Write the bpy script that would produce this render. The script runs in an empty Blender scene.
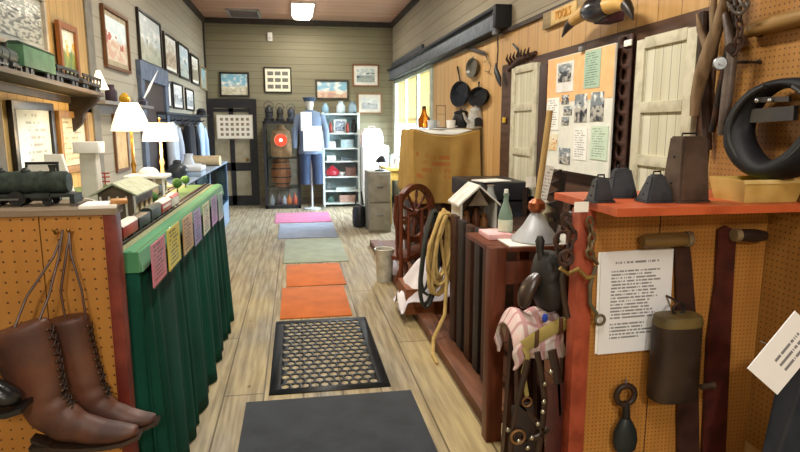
import bpy, bmesh, math, random
from mathutils import Vector as V, Matrix, noise as mnoise
random.seed(11)
PI = math.pi
S = bpy.context.scene
C = S.collection

# ------------------------------------------------------------------ camera
F, CX, CY, EYE = 600.0, 400.0, 226.0, 1.6
TH = math.atan(101 / F)
PS = math.atan(105 / F * math.cos(TH))
fw = V((math.sin(PS) * math.cos(TH), math.cos(PS) * math.cos(TH), -math.sin(TH)))
rt = V((math.cos(PS), -math.sin(PS), 0))
up = rt.cross(fw)
cd = bpy.data.cameras.new('camera')
cam = bpy.data.objects.new('camera', cd)
C.objects.link(cam)
cd.sensor_width = 36
cd.lens = F / 800 * 36
cd.clip_start = 0.05
cam.matrix_world = Matrix(((rt.x, up.x, -fw.x, 0), (rt.y, up.y, -fw.y, 0), (rt.z, up.z, -fw.z, EYE), (0, 0, 0, 1)))
S.camera = cam


def at(px, py, X=None, Y=None, Z=None):
    """a point seen in the photograph, on the plane X, Y or Z = const"""
    d = fw + rt * ((px - CX) / F) - up * ((py - CY) / F)
    if X is not None:
        t = X / d.x
    elif Y is not None:
        t = Y / d.y
    else:
        t = (Z - EYE) / d.z
    return V((0, 0, EYE)) + d * t


# ------------------------------------------------------------------ materials
def lin(c):
    c = c.lstrip('#')
    r = []
    for i in (0, 2, 4):
        v = int(c[i:i + 2], 16) / 255
        r.append(v / 12.92 if v <= 0.04045 else ((v + 0.055) / 1.055) ** 2.4)
    return (r[0], r[1], r[2], 1)


class NT:
    def __init__(s, name):
        s.m = bpy.data.materials.new(name)
        s.m.use_nodes = True
        s.t = s.m.node_tree
        s.b = s.t.nodes['Principled BSDF']
        s.tc = s.n('ShaderNodeTexCoord')

    def n(s, kind, **kw):
        x = s.t.nodes.new(kind)
        for k, v in kw.items():
            setattr(x, k, v)
        return x

    def l(s, a, b):
        s.t.links.new(a, b)

    def put(s, sock, v):
        if hasattr(v, 'is_output'):
            s.l(v, sock)
        else:
            sock.default_value = v

    def math(s, op, a, b=0.0, c=None):
        x = s.n('ShaderNodeMath', operation=op)
        s.put(x.inputs[0], a)
        s.put(x.inputs[1], b)
        if c is not None:
            s.put(x.inputs[2], c)
        return x.outputs[0]

    def mix(s, f, a, b, mode='MIX'):
        x = s.n('ShaderNodeMix', data_type='RGBA', blend_type=mode)
        s.put(x.inputs[0], f)
        s.put(x.inputs[6], a)
        s.put(x.inputs[7], b)
        return x.outputs[2]

    def noise(s, scale, vec=None, detail=4, stretch=None):
        x = s.n('ShaderNodeTexNoise')
        x.inputs['Scale'].default_value = scale
        x.inputs['Detail'].default_value = detail
        v = vec or s.tc.outputs['Object']
        if stretch:
            mp = s.n('ShaderNodeMapping')
            mp.inputs['Scale'].default_value = stretch
            s.l(v, mp.inputs['Vector'])
            v = mp.outputs[0]
        s.l(v, x.inputs['Vector'])
        return x.outputs[0]

    def ramp(s, f, lo, hi):
        x = s.n('ShaderNodeMapRange')
        s.put(x.inputs[0], f)
        x.inputs[1].default_value = lo
        x.inputs[2].default_value = hi
        return x.outputs[0]

    def xyz(s, what='Object'):
        x = s.n('ShaderNodeSeparateXYZ')
        s.l(s.tc.outputs[what], x.inputs[0])
        return x.outputs

    def white(s, v):
        x = s.n('ShaderNodeTexWhiteNoise', noise_dimensions='1D')
        s.put(x.inputs['W'], v)
        return x.outputs[0]

    def bump(s, h, strength=0.3, dist=0.01):
        x = s.n('ShaderNodeBump')
        x.inputs['Strength'].default_value = strength
        x.inputs['Distance'].default_value = dist
        s.put(x.inputs['Height'], h)
        s.l(x.outputs[0], s.b.inputs['Normal'])

    def fin(s, col, rough=0.6, metal=0.0, spec=0.35):
        s.put(s.b.inputs['Base Color'], col)
        s.put(s.b.inputs['Roughness'], rough)
        s.b.inputs['Metallic'].default_value = metal
        s.b.inputs['Specular IOR Level'].default_value = spec
        return s.m


MC = {}


def cached(fn):
    def w(*a, **k):
        key = (fn.__name__, a, tuple(sorted(k.items())))
        if key not in MC:
            MC[key] = fn(*a, **k)
        return MC[key]
    return w


@cached
def paint(c, c2=None, rough=0.6, metal=0.0, scale=9.0, bump=0.15, spec=0.35, lo=0.4, hi=0.65):
    t = NT('paint_' + c[1:])
    c2 = c2 or c
    f = t.ramp(t.noise(scale), lo, hi)
    if bump:
        t.bump(t.noise(scale * 5), bump, 0.004)
    return t.fin(t.mix(f, lin(c), lin(c2)), rough, metal, spec)


@cached
def wood(c, c2, axis=2, scale=14.0, rough=0.55, bump=0.2):
    t = NT('wood_' + c[1:])
    st = [1, 1, 1]
    st[axis] = 0.08
    f = t.ramp(t.noise(scale * 2.2, stretch=tuple(st), detail=6), 0.35, 0.68)
    f2 = t.ramp(t.noise(3.0), 0.35, 0.75)
    col = t.mix(f, lin(c), lin(c2))
    col = t.mix(t.math('MULTIPLY', f2, 0.35), col, lin(c2))
    t.bump(f, bump, 0.003)
    return t.fin(col, rough)


@cached
def planks(c, c2, seam, along, across, width, rough=0.7, var=0.35, bump=0.3, offset=0.0, seamw=0.035):
    """boards running along one axis, seams across another"""
    t = NT('planks_' + c[1:])
    o = t.xyz()
    u = t.math('DIVIDE', t.math('ADD', o[across], 50 + offset), width)
    cell = t.math('FLOOR', u)
    fr = t.math('FRACT', u)
    d = t.math('MINIMUM', fr, t.math('SUBTRACT', 1.0, fr))
    line = t.math('LESS_THAN', d, seamw)
    rnd = t.white(cell)
    st = [1, 1, 1]
    st[along] = 0.06
    g = t.ramp(t.noise(22, stretch=tuple(st), detail=6), 0.3, 0.7)
    f = t.math('ADD', t.math('MULTIPLY', rnd, var), t.math('MULTIPLY', g, 1 - var))
    col = t.mix(f, lin(c), lin(c2))
    col = t.mix(t.math('MULTIPLY', line, 0.8), col, lin(seam))
    t.bump(t.math('SUBTRACT', t.math('MULTIPLY', g, 0.2), line), bump, 0.004)
    return t.fin(col, rough)


def floor_mat():
    t = NT('floor_boards')
    o = t.xyz()
    u = t.math('DIVIDE', t.math('ADD', o[0], 50.05), 0.235)
    cell = t.math('FLOOR', u)
    fr = t.math('FRACT', u)
    d = t.math('MINIMUM', fr, t.math('SUBTRACT', 1.0, fr))
    line = t.math('LESS_THAN', d, 0.022)
    rnd = t.white(cell)
    # butt joints, staggered board by board
    v = t.math('ADD', t.math('DIVIDE', o[1], 3.1), t.math('MULTIPLY', rnd, 7.3))
    vf = t.math('FRACT', v)
    joint = t.math('LESS_THAN', vf, 0.004)
    rnd2 = t.white(t.math('ADD', cell, t.math('MULTIPLY', t.math('FLOOR', v), 13.7)))
    g = t.ramp(t.noise(30, stretch=(1, 0.06, 1), detail=9), 0.38, 0.62)
    big = t.ramp(t.noise(1.7, stretch=(1.4, 0.5, 1), detail=5), 0.36, 0.64)
    # worn grey walking line down the middle of the aisle
    wear = t.math('SUBTRACT', 1.0, t.ramp(t.math('ABSOLUTE', t.math('ADD', o[0], 0.0)), 0.35, 0.95))
    wf = t.math('MULTIPLY', t.math('ADD', t.math('MULTIPLY', wear, 0.7), 0.3), big)
    far = t.ramp(o[1], 4.5, 9.5)  # far boards greyed: daylight from the window painted into the colour
    base = t.mix(t.math('ADD', t.math('MULTIPLY', rnd2, 0.45), t.math('MULTIPLY', g, 0.5)), lin('#b8a474'), lin('#826e48'))
    grey = t.mix(g, lin('#958c7a'), lin('#655e50'))
    col = t.mix(wf, base, grey)
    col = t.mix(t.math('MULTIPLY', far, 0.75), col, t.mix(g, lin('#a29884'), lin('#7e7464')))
    # knots and dirt spots
    vo = t.n('ShaderNodeTexVoronoi')
    vo.inputs['Scale'].default_value = 3.2
    mp = t.n('ShaderNodeMapping')
    mp.inputs['Scale'].default_value = (1.5, 0.8, 1)
    t.l(t.tc.outputs['Object'], mp.inputs['Vector'])
    t.l(mp.outputs[0], vo.inputs['Vector'])
    knot = t.math('LESS_THAN', vo.outputs['Distance'], t.math('MULTIPLY', 0.1, t.noise(1.3)))
    col = t.mix(t.math('MULTIPLY', knot, 0.75), col, lin('#574125'))
    col = t.mix(t.math('MULTIPLY', t.math('MAXIMUM', line, joint), 0.8), col, lin('#463824'))
    t.bump(t.math('SUBTRACT', t.math('MULTIPLY', g, 0.25), t.math('MAXIMUM', line, joint)), 0.35, 0.004)
    return t.fin(col, t.math('ADD', 0.42, t.math('MULTIPLY', g, 0.2)), spec=0.4)


@cached
def pegboard(c, c2, hole, step, ax=0, ay=2, r=0.16, grain=2):
    t = NT('pegboard')
    o = t.xyz()
    a = t.math('SUBTRACT', t.math('FRACT', t.math('DIVIDE', t.math('ADD', o[ax], 50), step)), 0.5)
    b = t.math('SUBTRACT', t.math('FRACT', t.math('DIVIDE', t.math('ADD', o[ay], 50), step)), 0.5)
    d = t.math('SQRT', t.math('ADD', t.math('MULTIPLY', a, a), t.math('MULTIPLY', b, b)))
    h = t.math('LESS_THAN', d, r)
    st = [1, 1, 1]
    st[grain] = 0.1
    g = t.ramp(t.noise(16, stretch=tuple(st)), 0.3, 0.7)
    f2 = t.ramp(t.noise(2.5), 0.35, 0.7)
    col = t.mix(t.math('ADD', t.math('MULTIPLY', g, 0.5), t.math('MULTIPLY', f2, 0.5)), lin(c), lin(c2))
    col = t.mix(h, col, lin(hole))
    t.bump(t.math('SUBTRACT', 1.0, h), 0.5, 0.003)
    return t.fin(col, 0.45, spec=0.45)


@cached
def page(paper, ink, rows=20, top=0.93, bot=0.05, left=0.08, right=0.92, dens=0.42, fill=0.42, word=26.0, rough=0.55, ragged=0.3):
    """lines of small print on a sheet, by UV"""
    t = NT('printed_page')
    o = t.xyz('UV')
    v = t.math('MULTIPLY', t.math('SUBTRACT', top, o[1]), rows / (top - bot))
    row = t.math('FLOOR', v)
    inrow = t.math('LESS_THAN', t.math('FRACT', v), fill)
    rr = t.white(t.math('ADD', row, 3.3))
    w = t.n('ShaderNodeTexWhiteNoise', noise_dimensions='2D')
    cmb = t.n('ShaderNodeCombineXYZ')
    t.put(cmb.inputs[0], t.math('FLOOR', t.math('ADD', t.math('MULTIPLY', o[0], word * 3), t.math('MULTIPLY', rr, 9))))
    t.put(cmb.inputs[1], row)
    t.l(cmb.outputs[0], w.inputs['Vector'])
    ltr = t.math('GREATER_THAN', w.outputs[0], 1 - dens - 0.3)
    e = t.math('SUBTRACT', right, t.math('MULTIPLY', rr, ragged * (right - left)))
    ok = t.math('MULTIPLY', t.math('GREATER_THAN', o[0], left), t.math('LESS_THAN', o[0], e))
    ok = t.math('MULTIPLY', ok, t.math('MULTIPLY', t.math('GREATER_THAN', o[1], bot), t.math('LESS_THAN', o[1], top)))
    m = t.math('MULTIPLY', t.math('MULTIPLY', inrow, ltr), ok)
    return t.fin(t.mix(t.math('MULTIPLY', m, 0.85), lin(paper), lin(ink)), rough)


@cached
def scene_art(sky, land, fore, accent, hor=0.45, seed=0.0, scale=5.0, rough=0.35):
    """a small landscape: sky, land mass, foreground, patches of an accent colour"""
    t = NT('landscape_art')
    o = t.xyz('UV')
    mp = t.n('ShaderNodeMapping')
    mp.inputs['Location'].default_value = (seed, seed * 1.7, 0)
    t.l(t.tc.outputs['UV'], mp.inputs['Vector'])
    n1 = t.noise(scale * 0.55, vec=mp.outputs[0], detail=3)
    n2 = t.noise(scale * 0.9, vec=mp.outputs[0], detail=3)
    y = t.math('ADD', o[1], t.math('MULTIPLY', t.math('SUBTRACT', n1, 0.5), 0.5))
    f = t.ramp(y, hor + 0.05, hor - 0.05)
    cl = t.mix(t.ramp(n2, 0.48, 0.65), lin(sky), lin('#f2f2ec'))
    ld = t.mix(t.ramp(n2, 0.42, 0.55), lin(land), lin(fore))
    col = t.mix(f, cl, ld)
    ac = t.math('MULTIPLY', t.math('GREATER_THAN', n1, 0.58), t.math('LESS_THAN', t.math('ABSOLUTE', t.math('SUBTRACT', o[1], hor)), 0.2))
    col = t.mix(ac, col, lin(accent))
    return t.fin(col, rough, spec=0.5)


@cached
def photo_grid(paper, ink, nx, ny, rx=0.36, ry=0.34, ink2='#8a8578', mx=0.06, my=0.07):
    """small pictures in rows on one sheet, by UV"""
    t = NT('grid_of_prints')
    o = t.xyz('UV')
    u = t.math('MULTIPLY', t.math('DIVIDE', t.math('SUBTRACT', o[0], mx), 1 - 2 * mx), nx)
    v = t.math('MULTIPLY', t.math('DIVIDE', t.math('SUBTRACT', o[1], my), 1 - 2 * my), ny)
    a = t.math('ABSOLUTE', t.math('SUBTRACT', t.math('FRACT', u), 0.5))
    b = t.math('ABSOLUTE', t.math('SUBTRACT', t.math('FRACT', v), 0.5))
    m = t.math('MULTIPLY', t.math('LESS_THAN', a, rx), t.math('LESS_THAN', b, ry))
    for q, lo, hi in ((u, 0, nx), (v, 0, ny)):
        m = t.math('MULTIPLY', m, t.math('MULTIPLY', t.math('GREATER_THAN', q, lo), t.math('LESS_THAN', q, hi)))
    nn = t.noise(34, vec=t.tc.outputs['UV'])
    col = t.mix(t.ramp(nn, 0.4, 0.6), lin(ink), lin(ink2))
    return t.fin(t.mix(m, lin(paper), col), 0.4)


@cached
def glass_thin(tint='#fafcfc', refl=0.12, rough=0.03):
    t = NT('thin_glass')
    tr = t.n('ShaderNodeBsdfTransparent')
    tr.inputs[0].default_value = lin(tint)
    gl = t.n('ShaderNodeBsdfGlossy')
    gl.inputs['Roughness'].default_value = rough
    mx = t.n('ShaderNodeMixShader')
    mx.inputs[0].default_value = refl
    t.l(tr.outputs[0], mx.inputs[1])
    t.l(gl.outputs[0], mx.inputs[2])
    out = [n for n in t.t.nodes if n.type == 'OUTPUT_MATERIAL'][0]
    t.l(mx.outputs[0], out.inputs[0])
    return t.m


@cached
def bottle_glass(c, alpha=0.55):
    t = NT('bottle_glass')
    t.fin(lin(c), 0.08, spec=0.6)
    t.b.inputs['Transmission Weight'].default_value = 0.6
    t.b.inputs['IOR'].default_value = 1.2
    return t.m


@cached
def glow(c, e, base='#ffffff'):
    t = NT('glow')
    t.fin(lin(base), 0.6)
    t.b.inputs['Emission Color'].default_value = lin(c)
    t.b.inputs['Emission Strength'].default_value = e
    return t.m


@cached
def cloth(c, c2, scale=60.0, rough=0.85, bump=0.25, fold=3.0, sheen=0.1):
    t = NT('cloth_' + c[1:])
    f = t.ramp(t.noise(fold), 0.35, 0.7)
    w = t.noise(scale, detail=2)
    t.bump(w, bump, 0.003)
    col = t.mix(f, lin(c), lin(c2))
    col = t.mix(t.math('MULTIPLY', w, 0.25), col, lin(c2))
    t.b.inputs['Sheen Weight'].default_value = sheen
    return t.fin(col, rough, spec=0.15)


@cached
def leather(c, c2, rough=0.45, scale=7.0):
    t = NT('leather_' + c[1:])
    f = t.ramp(t.noise(scale, detail=6), 0.4, 0.66)
    w = t.noise(scale * 9)
    t.bump(t.math('ADD', t.math('MULTIPLY', f, 0.6), t.math('MULTIPLY', w, 0.4)), 0.35, 0.004)
    return t.fin(t.mix(f, lin(c), lin(c2)), t.math('ADD', rough - 0.1, t.math('MULTIPLY', f, 0.2)), spec=0.5)


IRON = paint('#23211f', '#4a3226', rough=0.55, metal=0.4, scale=18)
BLACK = paint('#141415', '#222224', rough=0.45)
RUST = paint('#4a2f22', '#2e2420', rough=0.8, scale=22, bump=0.4)
DKWOOD = wood('#4a2a1a', '#2c170e', rough=0.5)
MIDWOOD = wood('#6b3f22', '#472612', rough=0.5)
REDWOOD = paint('#9c4830', '#813622', rough=0.45, scale=14)
BRASS = paint('#a8803a', '#7d5c26', rough=0.35, metal=0.8)
STEEL = paint('#8d8f90', '#6f7172', rough=0.4, metal=0.7)
WHITE = paint('#ecebe6', '#dedcd4', rough=0.5)
PAPER = paint('#f1efe8', '#e9e6dc', rough=0.7, bump=0)


# ------------------------------------------------------------------ mesh builder
def wm(o):
    m = o.matrix_basis.copy()
    return wm(o.parent) @ m if o.parent else m


class MB:
    def __init__(s):
        s.bm = bmesh.new()
        s.uv = s.bm.loops.layers.uv.new('UVMap')
        s.mi = 0

    def face(s, vs, uv=None):
        try:
            f = s.bm.faces.new(vs)
        except ValueError:
            return None
        f.material_index = s.mi
        if uv:
            for lp, q in zip(f.loops, uv):
                lp[s.uv].uv = q
        return f

    def obox(s, c, u, v, n, w, h, t, bev=0.0):
        """box centred at c, w along u, h along v, t along n; UV over u, v"""
        c, u, v, n = V(c), V(u).normalized(), V(v).normalized(), V(n).normalized()
        q = {}
        for i in (-1, 1):
            for j in (-1, 1):
                for k in (-1, 1):
                    q[i, j, k] = s.bm.verts.new(c + u * (i * w / 2) + v * (j * h / 2) + n * (k * t / 2))
        fs = [[(-1, -1, -1), (-1, 1, -1), (1, 1, -1), (1, -1, -1)], [(-1, -1, 1), (1, -1, 1), (1, 1, 1), (-1, 1, 1)],
              [(-1, -1, -1), (1, -1, -1), (1, -1, 1), (-1, -1, 1)], [(-1, 1, -1), (-1, 1, 1), (1, 1, 1), (1, 1, -1)],
              [(-1, -1, -1), (-1, -1, 1), (-1, 1, 1), (-1, 1, -1)], [(1, -1, -1), (1, 1, -1), (1, 1, 1), (1, -1, 1)]]
        out = []
        for f in fs:
            out.append(s.face([q[k] for k in f], [((k[0] + 1) / 2, (k[1] + 1) / 2) for k in f]))
        if bev:
            es = list({e for f in out for e in f.edges})
            r = bmesh.ops.bevel(s.bm, geom=es, offset=bev, segments=2, affect='EDGES', profile=0.6)
            for f in r['faces']:
                f.material_index = s.mi
        return s

    def box(s, x0, x1, y0, y1, z0, z1, bev=0.0):
        return s.obox(((x0 + x1) / 2, (y0 + y1) / 2, (z0 + z1) / 2), (1, 0, 0), (0, 0, 1), (0, -1, 0), abs(x1 - x0), abs(z1 - z0), abs(y1 - y0), bev)

    def bar(s, p0, p1, w, d, hint=(0, 0, 1), bev=0.0):
        """rectangular bar from p0 to p1"""
        p0, p1 = V(p0), V(p1)
        t = (p1 - p0)
        h = V(hint)
        if t.normalized().cross(h).length < 0.05:
            h = V((1, 0, 0))
        a = t.cross(h).normalized()
        b = a.cross(t).normalized()
        return s.obox((p0 + p1) / 2, a, t, b, w, t.length, d, bev)

    def sw(s, pts, rad, side=None, n=12, closed=False, cap=True):
        """tube along pts; rad = number, list of numbers or list of (across side, across normal)"""
        pts = [V(p) for p in pts]
        m = len(pts)
        if not isinstance(rad, (list, tuple)):
            rad = [rad] * m
        elif isinstance(rad, tuple):
            rad = [rad] * m
        rings = []
        prev = None
        for i, p in enumerate(pts):
            if closed:
                t = pts[(i + 1) % m] - pts[i - 1]
            else:
                t = pts[min(i + 1, m - 1)] - pts[max(i - 1, 0)]
            t.normalize()
            if side is not None:
                sd = V(side)
            elif prev is not None:
                sd = prev
            else:
                sd = V((0, 0, 1)) if abs(t.z) < 0.8 else V((1, 0, 0))
            sd = (sd - t * sd.dot(t))
            if sd.length < 1e-5:
                sd = V((0, 1, 0)) - t * t.y
            sd.normalize()
            prev = sd
            nn = t.cross(sd)
            r = rad[i]
            ra, rb = r if isinstance(r, (tuple, list)) else (r, r)
            rings.append([s.bm.verts.new(p + sd * (ra * math.cos(2 * PI * k / n)) + nn * (rb * math.sin(2 * PI * k / n))) for k in range(n)])
        s._bridge(rings, closed, cap)
        return s

    def _bridge(s, rings, closed=False, cap=True):
        m, n = len(rings), len(rings[0])
        for i in range(m if closed else m - 1):
            a, b = rings[i], rings[(i + 1) % m]
            for k in range(n):
                s.face([a[k], a[(k + 1) % n], b[(k + 1) % n], b[k]], [(k / n, i / m), ((k + 1) / n, i / m), ((k + 1) / n, (i + 1) / m), (k / n, (i + 1) / m)])
        if cap and not closed:
            s.face(rings[0][::-1])
            s.face(rings[-1])

    def loft(s, rings, closed=False, cap=True):
        s._bridge([[s.bm.verts.new(V(p)) for p in r] for r in rings], closed, cap)
        return s

    def cyl(s, p0, p1, r0, r1=None, n=16):
        return s.sw([p0, p1], [r0, r0 if r1 is None else r1], n=n)

    def lathe(s, c, prof, n=24, axis=(0, 0, 1), cap=True):
        c, ax = V(c), V(axis).normalized()
        a = V((1, 0, 0)) if abs(ax.x) < 0.9 else V((0, 1, 0))
        a = (a - ax * a.dot(ax)).normalized()
        b = ax.cross(a)
        s._bridge([[s.bm.verts.new(c + ax * z + a * (max(r, 1e-4) * math.cos(2 * PI * k / n)) + b * (max(r, 1e-4) * math.sin(2 * PI * k / n))) for k in range(n)] for r, z in prof], False, cap)
        return s

    def prism(s, poly, ext):
        e = V(ext)
        a = [s.bm.verts.new(V(p)) for p in poly]
        b = [s.bm.verts.new(V(p) + e) for p in poly]
        n = len(a)
        s.face(a[::-1])
        s.face(b)
        for k in range(n):
            s.face([a[k], a[(k + 1) % n], b[(k + 1) % n], b[k]])
        return s

    def sph(s, c, r, n=14):
        c = V(c)
        rx, ry, rz = r if isinstance(r, (tuple, list)) else (r, r, r)
        m = max(6, n // 2)
        s._bridge([[s.bm.verts.new(c + V((rx * math.sin(PI * i / m) * math.cos(2 * PI * k / n) if 0 < i < m else 1e-4 * math.cos(2 * PI * k / n),
                                          ry * math.sin(PI * i / m) * math.sin(2 * PI * k / n) if 0 < i < m else 1e-4 * math.sin(2 * PI * k / n), -rz * math.cos(PI * i / m)))) for k in range(n)] for i in range(m + 1)])
        return s

    def ring(s, c, R, r, axis=(0, 1, 0), n=20, m=8, sx=1.0, up_=None):
        ax = V(axis).normalized()
        a = V(up_) if up_ else (V((0, 0, 1)) if abs(ax.z) < 0.9 else V((1, 0, 0)))
        a = (a - ax * a.dot(ax)).normalized()
        b = ax.cross(a)
        pts = [V(c) + a * (R * math.cos(2 * PI * k / n)) + b * (R * sx * math.sin(2 * PI * k / n)) for k in range(n)]
        return s.sw(pts, r, side=ax, n=m, closed=True)

    def grid(s, f, nu, nv):
        vs = [[s.bm.verts.new(V(f(i / nu, j / nv))) for j in range(nv + 1)] for i in range(nu + 1)]
        for i in range(nu):
            for j in range(nv):
                s.face([vs[i][j], vs[i + 1][j], vs[i + 1][j + 1], vs[i][j + 1]],
                       [(i / nu, j / nv), ((i + 1) / nu, j / nv), ((i + 1) / nu, (j + 1) / nv), (i / nu, (j + 1) / nv)])
        return s

    def frustum(s, c, w0, d0, w1, d1, h, bev=0.004, rz=0.0):
        c = V(c)
        R = Matrix.Rotation(rz, 3, 'Z')
        q = []
        for (w, d, z) in ((w0, d0, 0), (w1, d1, h)):
            q.append([s.bm.verts.new(c + R @ V((i * w / 2, j * d / 2, z))) for i, j in ((-1, -1), (1, -1), (1, 1), (-1, 1))])
        fs = [s.face(q[0][::-1]), s.face(q[1])]
        for k in range(4):
            fs.append(s.face([q[0][k], q[0][(k + 1) % 4], q[1][(k + 1) % 4], q[1][k]]))
        if bev:
            bmesh.ops.bevel(s.bm, geom=list({e for f in fs for e in f.edges}), offset=bev, segments=2, affect='EDGES')
        return s

    def chain(s, pts, link=0.03, r=0.004):
        """oval links along a polyline"""
        pts = [V(p) for p in pts]
        acc, out = 0.0, []
        step = link * 0.78
        for a, b in zip(pts[:-1], pts[1:]):
            L = (b - a).length
            while acc < L:
                out.append((a.lerp(b, acc / L), (b - a).normalized()))
                acc += step
            acc -= L
        for i, (p, t) in enumerate(out):
            h = V((0, 1, 0)) if i % 2 else V((1, 0, 0))
            ax = t.cross(h).normalized() if t.cross(h).length > 0.1 else t.cross(V((0, 0, 1))).normalized()
            s.ring(p, link / 2, r, axis=ax, n=10, m=5, sx=0.62, up_=t)
        return s

    def text(s, txt, c, u, v, h, depth=0.004):
        cu = bpy.data.curves.new('t', 'FONT')
        cu.body = txt
        cu.align_x = 'CENTER'
        cu.align_y = 'CENTER'
        cu.extrude = depth
        cu.size = h * 1.35
        o = bpy.data.objects.new('t', cu)
        C.objects.link(o)
        me = bpy.data.meshes.new_from_object(o.evaluated_get(bpy.context.evaluated_depsgraph_get()))
        u, v = V(u).normalized(), V(v).normalized()
        n = u.cross(v)
        mp = {}
        for w in me.vertices:
            mp[w.index] = s.bm.verts.new(V(c) + u * w.co.x + v * w.co.y + n * w.co.z)
        for p in me.polygons:
            s.face([mp[i] for i in p.vertices])
        bpy.data.objects.remove(o)
        bpy.data.curves.remove(cu)
        bpy.data.meshes.remove(me)
        return s

    def build(s, name, mat, parent=None, local=False, solid=0.0, sub=0, origin=True, ang=38):
        bmesh.ops.remove_doubles(s.bm, verts=s.bm.verts, dist=1e-5)
        bmesh.ops.recalc_face_normals(s.bm, faces=s.bm.faces)
        loc = None
        if parent is not None and not local:
            s.bm.transform(wm(parent).inverted())
        elif parent is None and origin:
            co = [v.co for v in s.bm.verts]
            lo = [min(c[i] for c in co) for i in range(3)]
            hi = [max(c[i] for c in co) for i in range(3)]
            loc = V(((lo[0] + hi[0]) / 2, (lo[1] + hi[1]) / 2, lo[2]))
            s.bm.transform(Matrix.Translation(-loc))
        me = bpy.data.meshes.new(name)
        s.bm.to_mesh(me)
        s.bm.free()
        for p in me.polygons:
            p.use_smooth = True
        me.set_sharp_from_angle(angle=math.radians(ang))
        for m in (mat if isinstance(mat, (list, tuple)) else [mat]):
            me.materials.append(m)
        o = bpy.data.objects.new(name, me)
        C.objects.link(o)
        if parent is not None:
            o.parent = parent
        elif loc is not None:
            o.location = loc
        if sub:
            md = o.modifiers.new('smooth', 'SUBSURF')
            md.levels = md.render_levels = sub
        if solid:
            md = o.modifiers.new('thickness', 'SOLIDIFY')
            md.thickness = solid
            md.offset = 0
        return o


def tag(o, label=None, cat=None, group=None, kind=None):
    if label:
        o['label'] = label
    if cat:
        o['category'] = cat
    if group:
        o['group'] = group
    if kind:
        o['kind'] = kind
    return o


def thing(name, label, cat, loc=(0, 0, 0), rz=0.0, group=None):
    o = bpy.data.objects.new(name, None)
    o.empty_display_size = 0.05
    C.objects.link(o)
    o.location = loc
    o.rotation_euler.z = rz
    return tag(o, label, cat, group)


def struct(mb, name, mat, parent=None, **k):
    o = mb.build(name, mat, parent, origin=False, **k)
    if parent is None:
        o['kind'] = 'structure'
    return o


def copy_tree(o, parent=None):
    c = o.copy()
    C.objects.link(c)
    if parent:
        c.parent = parent
    for ch in list(o.children):
        copy_tree(ch, c)
    return c


XP, YP, ZP = V((1, 0, 0)), V((0, 1, 0)), V((0, 0, 1))
# a wall's own axes: (along the wall as seen, up, out of the wall)
LW = (YP, ZP, XP)
BW = (XP, ZP, -YP)
RW = (-YP, ZP, -XP)


def framed(name, label, cat, c, ax, w, h, fm, art, fwid=0.025, ft=0.025, mount=None, mwid=0.0, group=None, tilt=0.0, glass=False):
    """a framed picture: frame, mount, artwork; c = centre of its back"""
    u, v, n = ax
    if tilt:
        v = (v - n * tilt).normalized()
        n = u.cross(v).normalized() if u.cross(v).dot(n) > 0 else -u.cross(v).normalized()
    c = V(c)
    r = thing(name, label, cat, c - v * (h / 2), 0, group)
    f = MB()
    f.obox(c + v * (h / 2 - fwid / 2) + n * ft / 2, u, v, n, w, fwid, ft, 0.003)
    f.obox(c - v * (h / 2 - fwid / 2) + n * ft / 2, u, v, n, w, fwid, ft, 0.003)
    f.obox(c + u * (w / 2 - fwid / 2) + n * ft / 2, u, v, n, fwid, h - 2 * fwid, ft, 0.003)
    f.obox(c - u * (w / 2 - fwid / 2) + n * ft / 2, u, v, n, fwid, h - 2 * fwid, ft, 0.003)
    f.build('frame', fm, r)
    iw, ih = w - 2 * fwid, h - 2 * fwid
    if mount:
        MB().obox(c + n * 0.004, u, v, n, iw, ih, 0.006).build('mount', mount, r)
        iw, ih = iw - 2 * mwid, ih - 2 * mwid
    MB().obox(c + n * 0.008, u, v, n, iw, ih, 0.006).build('artwork', art, r)
    if glass:
        MB().obox(c + n * (ft * 0.7), u, v, n, w - 2 * fwid, h - 2 * fwid, 0.002).build('glass', glass_thin(refl=0.14), r)
    return r


def wrect(pa, ta, ba, pb, tb, bb, X):
    A, B, D, E = at(pa, ta, X=X), at(pa, ba, X=X), at(pb, tb, X=X), at(pb, bb, X=X)
    y0, y1 = (A.y + B.y) / 2, (D.y + E.y) / 2
    zt, zb = (A.z + D.z) / 2, (B.z + E.z) / 2
    return (y0 + y1) / 2, (zt + zb) / 2, abs(y1 - y0), zt - zb

# ================================================================== THE ROOM
XL, XR, YB, YF, ZC = -1.685, 1.99, 12.4, -6.0, 3.62
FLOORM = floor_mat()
WL = planks('#a8a290', '#999280', '#827b69', 1, 2, 0.17, var=0.4, seamw=0.03)
WBK = planks('#878068', '#7a735b', '#615a45', 0, 2, 0.14, var=0.4, seamw=0.04)
WR = planks('#a89f8a', '#978d76', '#6a624f', 1, 2, 0.17, var=0.4, seamw=0.03)
CEIL = planks('#bf9a86', '#a88470', '#7d5f50', 0, 1, 0.15, var=0.5, seamw=0.035)
struct(MB().box(XL - 0.1, XR + 0.1, YF, YB + 0.1, -0.1, 0), 'floor', FLOORM)
struct(MB().box(XL - 0.1, XR + 0.1, YF, YB + 0.1, ZC, ZC + 0.1), 'ceiling', CEIL)
struct(MB().box(XL - 0.1, XL, YF, YB, 0, ZC), 'wall_left', WL)
struct(MB().box(XL - 0.1, XR + 0.1, YB, YB + 0.1, 0, ZC), 'wall_back', WBK)
struct(MB().box(XL - 0.1, XR + 0.1, YF - 0.1, YF, 0, ZC), 'wall_front', WR)
WY0, WY1, WZ0, WZ1 = 8.75, 11.95, 1.0, 2.46
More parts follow.
